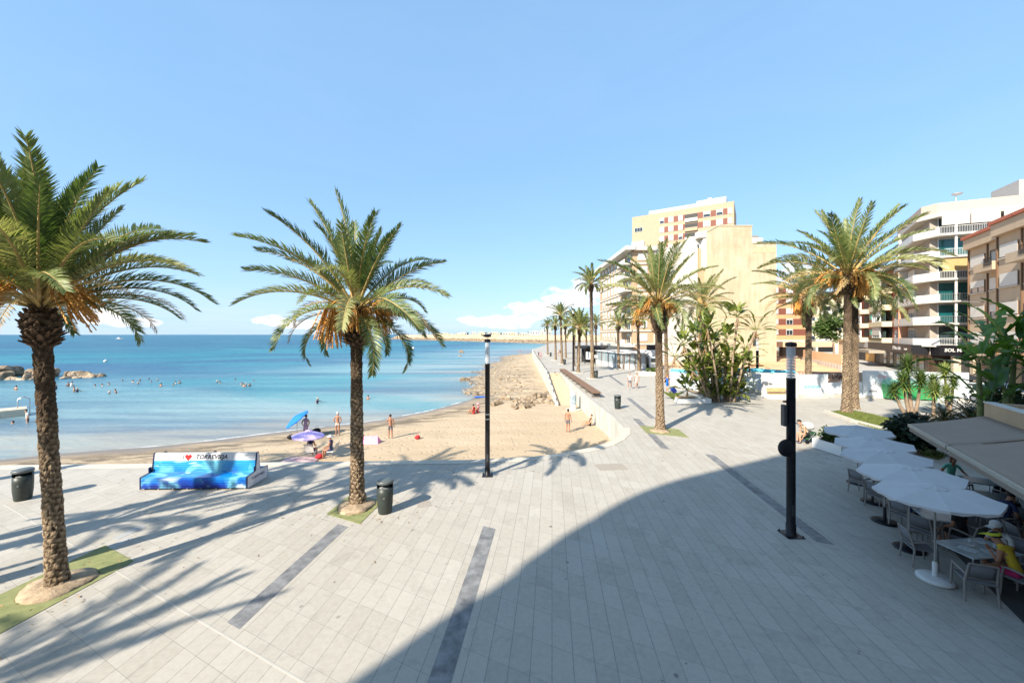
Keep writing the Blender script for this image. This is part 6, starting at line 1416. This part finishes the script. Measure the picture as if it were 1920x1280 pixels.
def body_mesh(P, zones, heavy=1.):
    vs = []; es = []; rad = []; zone = []
    idx = {}
    def add(k, p, r_): idx[k] = len(vs); vs.append(tuple(p)); rad.append(r_)
    for k, p in P.items():
        b = k[:-1] if k[-1] in 'LR' and k[:-1] in RAD else k; r_ = RAD[b]; f = heavy if b in ('pel', 'belly', 'chest', 'hip') else 1
        add(k, p, (r_[0]*f, r_[1]*f))
    E = [('pel', 'belly', 'top'), ('belly', 'chest', 'top'), ('chest', 'nb', 'top'), ('nb', 'neck', 'skin'), ('neck', 'h1', 'skin'), ('h1', 'h2', 'skin'), ('h2', 'h3', 'skin'), ('h1', 'nose', 'skin')]
    for s in 'LR':
        E += [('nb', 'sh'+s, 'top'), ('sh'+s, 'el'+s, 'sleeve'), ('el'+s, 'wr'+s, 'skin'), ('pel', 'hip'+s, 'bottom'), ('hip'+s, 'kn'+s, 'thigh'), ('kn'+s, 'an'+s, 'shin'), ('an'+s, 'toe'+s, 'shoe')]
        w_ = P['wr'+s]; d = (w_-P['el'+s]).normalized(); sd_ = d.cross(V(0, 0, 1)); sd_ = sd_.normalized() if sd_.length > .1 else V(0, 1, 0); dn = d.cross(sd_)
        pc = w_+d*.055; add('palm'+s, pc, (.032, .018)); E.append(('wr'+s, 'palm'+s, 'skin'))
        for i, (o_, L) in enumerate([(-.026, .062), (-.009, .074), (.009, .070), (.026, .055)]):
            a = pc+sd_*o_+d*.03; b = a+(d-dn*.25).normalized()*L*.55; c = b+(d-dn*.7).normalized()*L*.5
            for j, (q, r_) in enumerate(((a, .0085), (b, .0078), (c, .0065))): add('f%s%d%d' % (s, i, j), q, (r_, r_))
            E += [('palm'+s, 'f%s%d0' % (s, i), 'skin'), ('f%s%d0' % (s, i), 'f%s%d1' % (s, i), 'skin'), ('f%s%d1' % (s, i), 'f%s%d2' % (s, i), 'skin')]
        sg = 1 if s == 'L' else -1; a = pc+sd_*.03*sg*-1-d*.01; b = a+(d*.6-sd_*sg*.7).normalized()*.045
        add('t%s0' % s, a, (.011, .011)); add('t%s1' % s, b, (.0085, .0085)); E += [('palm'+s, 't%s0' % s, 'skin'), ('t%s0' % s, 't%s1' % s, 'skin')]
    me = bpy.data.meshes.new('b'); me.from_pydata(vs, [(idx[a], idx[b]) for a, b, z in E], []); o = bpy.data.objects.new('b', me); C.objects.link(o)
    md = o.modifiers.new('s', 'SKIN'); md.use_smooth_shade = True; md.branch_smoothing = .6
    for i, r_ in enumerate(rad): me.skin_vertices[0].data[i].radius = r_; me.skin_vertices[0].data[i].use_root = (i == idx['pel'])
    sb = o.modifiers.new('u', 'SUBSURF'); sb.levels = 1; sb.render_levels = 1
    TMP.append(o); return o, [(Vector(vs[idx[a]]), Vector(vs[idx[b]]), z) for a, b, z in E]
TMP = []; JOBS = []
def person(lab, loc, rz, P, cols, skin=None, hair=None, hairlen=0, hat=None, heavy=1., s_=1., group=None, bareback=False, sunk=None, key=None):
    """cols: materials for top, sleeve, bottom, thigh, shin, shoe ('skin' keeps bare skin)"""
    t = thing('person', lab, 'person', loc, rz, group); t.scale = (s_, s_, s_); o, segs = body_mesh(P, None, heavy); JOBS.append((t, o, segs, cols, skin or SKIN)); 
    q = P['h2']; up = (P['h3']-P['h1']).normalized(); fw = (P['nose']-P['h2']); fw = (fw-up*fw.dot(up)).normalized(); sdv = fw.cross(up)
    Mh = Matrix(((sdv.x, fw.x, up.x, q.x), (sdv.y, fw.y, up.y, q.y), (sdv.z, fw.z, up.z, q.z), (0, 0, 0, 1)))
    for sx in (-1, 1): e = MB().blob((sx*.083, .0, -.02), (.013, .022, .035), 1, 1, 0).build('ear', skin or SKIN, t); e.matrix_basis = Mh; y_ = MB().blob((sx*.032, .098, .0), (.013, .008, .009), 1, 1, 0).build('eye', DARK, t); y_.matrix_basis = Mh
    m_ = MB().blob((0, .088, -.075), (.025, .008, .008), 1, 1, 0).build('mouth', mat('lips', (.35, .12, .09), .5), t); m_.matrix_basis = Mh
    if hair:
        mb = MB(); bm = bmesh.new(); bmesh.ops.create_uvsphere(bm, u_segments=16, v_segments=12, radius=1)
        for v in bm.verts:
            c_ = v.co; k = 1+.05*noise.noise(c_*4); low_ = -.25 if c_.y < .2 else .35
            z = c_.z if c_.z > low_ else low_
            v.co = V(c_.x*.093*k, c_.y*.108*k-.008, z*.105*k+.018-(hairlen if (c_.y < 0 and c_.z < -.1) else 0))
        bm.verts.index_update(); mb.add([v.co for v in bm.verts], [[v.index for v in f.verts] for f in bm.faces], 0, True); bm.free(); h_ = mb.build('hair', hair, t); h_.matrix_basis = Mh
    if hat:
        kind, hm = hat; mb = MB()
        if kind == 'brim': mb.lathe([(.20, .035), (.19, .045), (.105, .06), (.10, .11), (.06, .145), (.0, .15)], 20)
        elif kind == 'cap': mb.lathe([(.104, .02), (.106, .06), (.09, .11), (.05, .14), (0, .145)], 20, squash=(.95, 1.08)); mb.bevbox((0, .15, .035), (.14, .12, .012), .005)
        elif kind == 'visor': mb.lathe([(.105, .02), (.112, .05), (.104, .075)], 20, squash=(.95, 1.06)); mb.bevbox((0, .155, .04), (.19, .15, .012), .005)
        o = mb.build('hat', hm, t); o.matrix_basis = Mh @ Matrix.Translation((0, 0, .01))
    return t
def finish_people():
    bpy.context.view_layer.update(); dg = bpy.context.evaluated_depsgraph_get()
    for t, o, segs, cols, skin in JOBS:
        me = bpy.data.meshes.new_from_object(o.evaluated_get(dg)); me.name = 'body'; mats = [skin]; zi = {'skin': 0}
        for z, m in cols.items():
            if m is None: continue
            if m not in mats: mats.append(m)
            zi[z] = mats.index(m)
        me.materials.clear()
        for m in mats: me.materials.append(m)
        n = len(me.polygons); cc = np.empty(n*3); me.polygons.foreach_get('center', cc); cc = cc.reshape(-1, 3); best = np.full(n, 1e9); mi = np.zeros(n, int)
        for a, b, z in segs:
            a = np.array(a); b = np.array(b); ab = b-a; L2 = max(1e-9, ab@ab); u = np.clip((cc-a)@ab/L2, 0, 1); d_ = np.linalg.norm(cc-(a+u[:, None]*ab), axis=1)
            m = d_ < best; best = np.where(m, d_, best)
            val = zi.get(z, 0)
            if z == 'thigh': v = np.where(u < cols_len(cols), zi.get('thigh', zi.get('bottom', 0)), zi.get('shin', 0))
            elif z == 'sleeve': v = np.where(u < .55, zi.get('sleeve', 0), 0)
            elif z == 'top' and len(cols) and cols.get('top') is None: v = np.full(n, 0)
            else: v = np.full(n, val)
            mi = np.where(m, v, mi)
        me.polygons.foreach_set('material_index', mi.astype(np.int32)); me.polygons.foreach_set('use_smooth', [True]*n); me.update(); inst(me, 'body', t)
    for o in TMP:
        m = o.data; bpy.data.objects.remove(o); bpy.data.meshes.remove(m)
def cols_len(c): return c.get('_u', .6) if not hasattr(c.get('_u', .6), 'name') else .6
class Cols(dict):
    def items(s): return [(k, v) for k, v in dict.items(s) if k != '_u']
def K(top=None, sleeve=None, bottom=None, thigh=None, shin=None, shoe=None, u=.6):
    c = Cols(top=top, sleeve=sleeve, bottom=bottom, thigh=thigh, shin=shin, shoe=shoe); c = Cols({k: v for k, v in dict.items(c) if v is not None}); c['_u'] = u; return c
YEL = cloth('yellow', (.62, .42, .03)); PINK = cloth('magenta', (.50, .02, .12)); BLU = cloth('blue', (.01, .12, .50)); BLK = cloth('black', (.012, .012, .015)); WHT = cloth('white', (.55, .54, .52)); MINT = cloth('mint', (.12, .42, .30)); GRY = cloth('grey', (.12, .11, .13)); LIL = cloth('lilac', (.35, .25, .42)); NAV = cloth('navy', (.03, .04, .10)); RED = cloth('red', (.5, .03, .04)); PNK = cloth('pink', (.75, .30, .38)); KH = cloth('sand', (.45, .36, .25)); LIMEC = cloth('lime', (.60, .65, .05)); SHOE = cloth('white_shoe', (.7, .7, .7)); BLKS = cloth('black_shoe', (.02, .02, .02))
eat = {'L': ((-.24, .14, .26), (-.10, .38, .30)), 'R': ((.24, .16, .26), (.08, .38, .34))}
rest = {'L': ((-.24, .05, .20), (-.14, .32, .14)), 'R': ((.24, .05, .20), (.14, .32, .14))}
lapp = {'L': ((-.23, .06, .22), (-.10, .28, .04)), 'R': ((.23, .06, .22), (.10, .28, .04))}
person('guest in a yellow top, magenta shorts and lime visor leaning over the long table', (11.2, 8.47, 0), R(14), pose('sit', R(28), {'L': ((-.26, .10, .24), (-.12, .20, .46)), 'R': ((.26, .10, .24), (.06, .22, .46))}), K(YEL, None, PINK, PINK, None, SHOE, .55), SKIND, HAIRD, 0, ('visor', LIMEC), 1.05)
person('guest in a white cap and white shirt at the right end of the long table', (11.93, 9.25, 0), R(95), pose('sit', R(22), eat), K(WHT, WHT, GRY, GRY, None, BLKS, .6), SKIND, HAIRD, 0, ('cap', cloth('offwhite_cap', (.6, .6, .6))))
person('guest in a bright blue shirt in an armchair under the second parasol', (11.8, 11.46, 0), R(-80), pose('sit', R(10), rest), K(BLU, BLU, NAV, NAV, None, BLKS, .7), SKIN, HAIRD)
person('guest dressed in black with their back to the viewer, by the empty pale table', (12.0, 10.18, 0), R(12), pose('sit', R(15), rest), K(BLK, BLK, BLK, BLK, None, BLKS, .8), SKIND, HAIRD, .1)
person('woman in a mint green top facing the viewer beneath the far awning', (16.15, 14.15, 0), R(165), pose('sit', R(8), {'L': ((-.32, .05, .27), (-.38, .25, .17)), 'R': ((.32, .05, .27), (.38, .25, .17))}), K(MINT, MINT, NAV, NAV, None, SHOE, .8), SKIND, cloth('auburn_hair', (.12, .04, .02)), .12)
person('man in black shorts with bare shoulders sitting on the white planter and leaning forward', (15.75, 20.45, .02), R(80), pose('sit', R(32), {'L': ((-.22, .22, .12), (-.10, .40, -.06)), 'R': ((.22, .22, .12), (.10, .40, -.06))}), K(KH, None, BLK, BLK, None, GRY, .55), SKIN, HAIRD, 0, None, 1.08)
person('guest in a dark shirt at the middle table under the near awning', (14.0, 10.95, 0), R(-95), pose('sit', R(15), rest), K(NAV, NAV, GRY, GRY, None, BLKS, .7), SKIND, HAIRD)
person('guest in a white shirt at the second dark table under the awnings', (15.3, 11.35, 0), R(5), pose('sit', R(18), eat), K(WHT, WHT, KH, KH, None, BLKS, .7), SKIND, HAIRD)
# stroller beside him
t = thing('stroller', 'dark green baby stroller with a white cover beside the man on the planter', 'stroller', px(1517, 829), R(100)); DGR = cloth('dark_green', (.02, .07, .03))
for sx in (-1, 1):
    for y in (-.3, .38): MB().tube([(sx*.24-.02, y, .11), (sx*.24+.02, y, .11)], .11, 14).build('wheel', BLACKM, t)
    MB().tube([(sx*.24, -.3, .11), (sx*.24, .1, .45), (sx*.24, .5, .95), (sx*.24, .62, 1.02)], .015, 6).build('frame', STEEL, t); MB().tube([(sx*.24, .38, .11), (sx*.24, -.1, .55)], .015, 6).build('frame', STEEL, t)
MB().tube([(-.24, .62, 1.02), (.24, .62, 1.02)], .02, 6).build('handle', BLACKM, t); MB().bevbox((0, 0, .48), (.42, .55, .22), .06).build('seat', DGR, t); MB().blob((0, .08, .88), (.28, .36, .22), 3, 2, .12, 2, smooth=True).build('cover', WHT, t); MB().bevbox((0, .12, .24), (.38, .42, .12), .03).build('basket', DGR, t)
# walkers
person('walker in a white shirt strolling on the promenade, left one of the pair', px(1181, 729), R(150), pose('walk'), K(WHT, WHT, GRY, GRY, None, SHOE, .6), SKIND, HAIRG)
person('walker in pale pink clothes beside the one in the white shirt', px(1194, 728), R(165), pose('walk'), K(cloth('pale_pink', (.65, .42, .36)), MT['pale_pink_cloth'], MT['pale_pink_cloth'], MT['pale_pink_cloth'], None, SHOE, .7), SKIND, HAIRG)
person('person in a blue dress with a black backpack pulling a suitcase', px(1251, 736), R(190), pose('walk', 0, {'R': ((.24, -.10, .22), (.30, -.28, .0)), 'L': None}), K(BLU, None, BLU, BLU, None, SHOE, .55), SKIN, cloth('red_hair', (.35, .08, .03)), .05)
c = px(1248.5, 736); t = thing('backpack', 'black backpack worn by the person in the blue dress', 'backpack', (c.x+.1, c.y+.22, 1.05)); MB().bevbox((0, 0, .2), (.32, .2, .48), .07).build('bag', BLK, t); MB().bevbox((0, .1, .1), (.24, .06, .24), .02).build('pocket', BLK, t)
c = px(1263, 738); t = thing('suitcase', 'dark blue suitcase tilted behind the person in the blue dress', 'suitcase', c, R(20)); mb = MB(); mb.bevbox((0, 0, .38), (.42, .26, .62), .05, M=Matrix.Rotation(R(-40), 3, 'Y')); mb.build('shell', cloth('royal_blue', (.01, .03, .25)), t); MB().tube([(-.25, 0, .62), (-.6, 0, .98)], .014, 6).build('pull_handle', STEEL, t)
for sy in (-.1, .1): MB().tube([(.12, sy-.02, .05), (.12, sy+.02, .05)], .05, 10).build('wheel', BLACKM, t)
for i, (q, c1, lab) in enumerate([((1010, 672), NAV, 'far walker in dark blue at the end of the white wall'), ((1014, 673), PNK, 'far walker in pink beside the one in dark blue'), ((1047, 667), WHT, 'far walker in white between the far palms'), ((1050, 667.5), BLK, 'far walker in black between the far palms'), ((1057, 700), KH, 'person in sand-coloured clothes sitting near the top of the steps'), ((975, 663), RED, 'far walker in red on the rocky point')]):
    person(lab, px(*q) if i != 5 else px(975, 664, -1.4), R(170+i*20), pose('walk'), K(c1, c1, GRY, GRY, None, BLKS, .6), SKIN, HAIRD) if i != 4 else person(lab, (6.3, 56.3, -.6), R(150), pose('ground', 0, lapp), K(c1, c1, GRY, GRY, None, BLKS, .6), SKIN, HAIRD)
person('pedestrian in a purple skirt in front of the shops', at(1741, 60, 0), R(200), pose('walk'), K(PNK, None, LIL, LIL, None, BLKS, .8), SKIN, HAIRG)
person('pedestrian in white in front of the shops, left of the purple skirt', at(1733, 66, 0), R(160), pose('walk'), K(WHT, WHT, KH, KH, None, BLKS, .8), SKIN, HAIRD)
person('pedestrian in dark clothes by the stone pillar', at(1760, 63, 0), R(90), pose('stand'), K(BLK, BLK, NAV, NAV, NAV, BLKS, .8), SKIN, HAIRD)
# beach people
hips = {'L': ((-.27, -.03, .22), (-.17, .05, .02)), 'R': ((.27, -.03, .22), (.17, .05, .02))}
def drop(q, dz=0): p = onsand(*q); return (p.x, p.y, p.z+dz)
person('man in white trunks and a white cap standing with his back turned on the sand', drop((633, 816)), R(10), pose('stand', 0, hips), K(None, None, WHT, WHT, None, None, .25), SKIND, HAIRG, 0, ('cap', WHT))
person('woman in dark shorts standing near the water with a raised hand', drop((732, 822)), R(20), pose('stand', 0, {'L': ((-.25, .08, .28), (-.14, .18, .50)), 'R': None}), K(None, None, GRY, GRY, None, None, .55), SKIND, HAIRD)
person('man in grey shorts standing on the sand facing the white wall', drop((1065, 810)), R(-30), pose('stand'), K(None, None, GRY, GRY, None, None, .6), SKIND, HAIRD)
person('woman in a purple dress standing between the blue and the lilac parasols', drop((573, 822)), R(5), pose('stand', R(5), hips), K(LIL, None, LIL, LIL, None, None, .9), SKIND, HAIRD, 0, None, 1.15)
person('person in black sitting on the sand against the white wall', drop((1106, 798)), R(100), pose('ground', R(-12), lapp), K(BLK, None, BLK, None, None, None, .3), SKIN, HAIRD)
person('bather in a hat sitting in a white beach chair, facing left', drop((621, 858)), R(90), pose('sit', R(2), rest), K(NAV, None, NAV, None, None, None, .3), SKIND, HAIRD, 0, ('brim', WHT))
person('bather under the lilac parasol with their back to the viewer', drop((583, 858)), R(0), pose('sit', R(0), rest), K(NAV, None, NAV, None, None, None, .3), SKIN, HAIRD)
person('red-tanned bather sitting by the water, left one of the pair', drop((889, 776)), R(60), pose('ground', R(5), lapp), K(RED, None, RED, None, None, None, .3), SKIND, HAIRD)
person('bather in a pale hat sitting by the water, right one of the pair', drop((897, 774)), R(70), pose('ground', R(0), lapp), K(PNK, None, RED, None, None, None, .3), SKIND, HAIRD, 0, ('brim', PNK))
for i, (x, tp) in enumerate([(311, 849), (404, 850)]):
    Z = 21.4; X_ = (x-960)*Z/FPX; zz = sand_z(X_, Z); person(('dark-haired bather sitting behind the painted bench, left one', 'bather whose hair just shows over the painted bench, right one')[i], (X_, Z, zz+.12), R(0), pose('ground', R(-5), lapp), K(None, None, NAV, None, None, None, .3), SKIND, HAIRD, .04)
tan_lbl = 'bather'
p = px(52, 792, SL); person('man in a white shirt standing thigh-deep in the water beside the swimming platform', (p.x, p.y, SL-.55), R(150), pose('stand', R(5), hips), K(WHT, WHT, GRY, GRY, None, None, .6), SKIN, HAIRD, 0, None, 1.15)
# swimmers
proto = []
for i in range(4):
    arm = [hips, {'L': ((-.32, .10, .38), (-.45, .28, .34)), 'R': ((.32, .10, .38), (.45, .28, .34))}, None, eat][i]
    proto.append(person('swimmer', (0, 0, -50), 0, pose('stand', R(6)*i/2, arm), K([None, NAV, None, WHT][i], None, NAV, NAV, None, None, .3), [SKIN, SKIND, SKIND, SKIN][i], [HAIRD, HAIRG, HAIRD, HAIRD][i], 0, [None, ('brim', KH), None, ('cap', GRY)][i]))
finish_people()
sw = [(30, 731, 1.0), (106, 730, .9), (128, 724, 1.0), (133, 724, .95), (139, 734, .95), (145, 735, 1.05), (177, 724, 1.35), (194, 724, 1.25), (204, 721, 1.3), (204.5, 738, 1.3), (218, 737, 1.05), (229, 714, 1.4), (249, 716, 1.3), (260, 720, 1.35), (262, 714, 1.3), (278, 711, 1.45), (284, 716, 1.45), (295, 713, 1.45), (301, 724, 1.15), (331, 719, 1.25), (337, 718, 1.2), (407, 717, 1.3), (414, 718, 1.3), (452, 721, 1.25), (457, 724, 1.2), (462, 724, 1.2), (468, 723, 1.2), (475, 715, 1.4), (25, 794, 1.4), (595, 756, 1.0), (690, 748, 1.15), (443, 712, 1.4), (325, 722, 1.35)]
side = ['leftmost', 'behind the big left palm', 'left of a close pair', 'right of a close pair', 'left of the pair below the groyne tip', 'right of the pair below the groyne tip']
for k, (x, y, dp) in enumerate(sw):
    o = proto[k % 4] if k < 4 else copy_tree(proto[k % 4]); p = px(x, y, SL); o.location = (p.x, p.y, SL-dp-.1); o.rotation_euler = (0, 0, k*2.1)
    if (x, y) == (595, 756): lab = 'bather waist-deep in the shallow water left of the centre palm trunk'
    elif (x, y) == (690, 748): lab = 'bather in the shallow water just right of the centre palm trunk'
    elif (x, y) == (25, 794): lab = 'swimmer whose head shows below the wooden platform'
    elif (x, y) == (30, 731): lab = 'bather standing left of the big palm trunk near the groyne'
    else: lab = ['dark-haired bather in dark trunks among the bathers between the groyne and the centre palm', 'bather in a sand-coloured brimmed hat and navy swimsuit among those off the groyne tip', 'dark-haired bather with bare back and arms hanging, among those off the groyne tip', 'bather in a white shirt and dark cap among those off the groyne tip'][k % 4]
    o['label'] = lab; o['group'] = 'bathers in the sea'
# ---------------------------------------------------------------- beach things
BC = mat('blue_parasol_cloth', (.01, .16, .62), .7, .1, 3); LC = mat('lilac_parasol_cloth', (.48, .38, .72), .7, .1, 3); PC = mat('pink_parasol_cloth', (.80, .28, .45), .7, .1, 3)
parasol('beach_parasol', 'bright blue tilted beach parasol near the waterline', None, drop((557, 822)), .95, 1.45, .3, BC, None, R(-38), R(15), False, WPAINT)
parasol('beach_parasol', 'lilac beach parasol above the beach chairs', None, drop((578, 858)), .95, 1.35, .32, LC, None, R(3), 0, True, WPAINT)
def beach_chair(lab, p, rz, m):
    t = thing('beach_chair', lab, 'beach chair', p, rz); 
    for sx in (-1, 1): MB().tube([(sx*.26, -.3, 0), (sx*.26, .2, .42)], .014, 6).build('leg', STEEL, t); MB().tube([(sx*.26, .25, 0), (sx*.26, -.2, .42), (sx*.26, -.38, .95)], .014, 6).build('leg', STEEL, t)
    MB().bevbox((0, 0, .42), (.5, .44, .03), .01).build('seat', m, t); mb = MB(); mb.box((0, -.29, .7), (.5, .02, .5), M=Matrix.Rotation(R(18), 3, 'X')); mb.build('backrest', m, t); return t
beach_chair('white beach chair of the bather in the hat', drop((622, 858)), R(90), WHT); beach_chair('white beach chair under the lilac parasol', drop((584, 858)), R(0), WHT)
def bag(lab, p, m, s_=1.):
    t = thing('beach_bag', lab, 'bag', p, .4); MB().blob((0, 0, .17*s_), (.26*s_, .17*s_, .19*s_), 4, 2, .12, 2, smooth=True).build('bag', m, t); MB().tube([(-.13*s_, 0, .3*s_), (-.06*s_, 0, .46*s_), (.06*s_, 0, .46*s_), (.13*s_, 0, .3*s_)], .014, 6).build('handle', m, t)
bag('red beach bag between the two white beach chairs', drop((599, 860)), RED, .85); bag('big black bag beside the woman in the purple dress', drop((594, 812)), BLK, 1.15); bag('dark bag on the sand at the foot of the blue parasol', drop((545, 823)), BLK, .9)
bag('red and pink bag alone on the sand beyond the centre palm', drop((783, 823)), RED, .8)
def towel(lab, q, m, w_, l_, rz): p = drop(q, .03); tag(MB().bevbox((0, 0, 0), (w_, l_, .03), .01, rz).build('beach_towel', m, None, p), lab, 'towel')
towel('pale pink towel left of the lilac parasol', (565, 862), cloth('pale_towel', (.6, .42, .42)), 2.0, 1.0, .1); towel('blue towel on the wet sand behind the beach lamp post', (903, 744), BLU, 1.8, 1.0, .2)
t = thing('beach_tent', 'low pink beach windbreak behind the centre palm trunk', 'windbreak', drop((688, 831)), 0); mb = MB(); mb.add([(-1.2, 0, 0), (.9, -.4, 0), (.9, .5, 0), (-1.2, .6, 0), (-.9, .2, .42), (.7, .1, .5)], [(0, 1, 5, 4), (1, 2, 5), (2, 3, 4, 5), (3, 0, 4)]); mb.build('cloth', PC, t)
for x in (-.9, .7): MB().tube([(x, .12, 0), (x, .12, .6)], .015, 5).build('pole', WPAINT, t)

# dry leaf bits and crumbs blown over the paving
r = random.Random(77); mb = MB()
for k in range(900):
    q = r.choice([(108, 1098), (670, 950), (1238, 808), (722, 960), (1350, 756), (1600, 790), (1530, 860), (900, 870), (400, 930)]); c = px(*q); a = r.uniform(0, TAU); d = abs(r.gauss(0, 1.6))+.3
    x, y = c.x+d*math.cos(a), c.y+d*math.sin(a)
    if y > 16.7 and x < 6.5: continue
    l_ = r.uniform(.015, .07); b = r.uniform(0, TAU); u_ = Vector((math.cos(b), math.sin(b), 0))*l_; w_ = Vector((-u_.y, u_.x, 0))*.22; p = Vector((x, y, .014))
    mb.add([p-u_, p-w_, p+u_, p+w_+Vector((0, 0, .012))], [(0, 1, 2, 3)])
tag(mb.build('leaf_litter', DRYL), 'dry leaf bits scattered on the paving round the palms', 'leaf litter', kind='stuff')
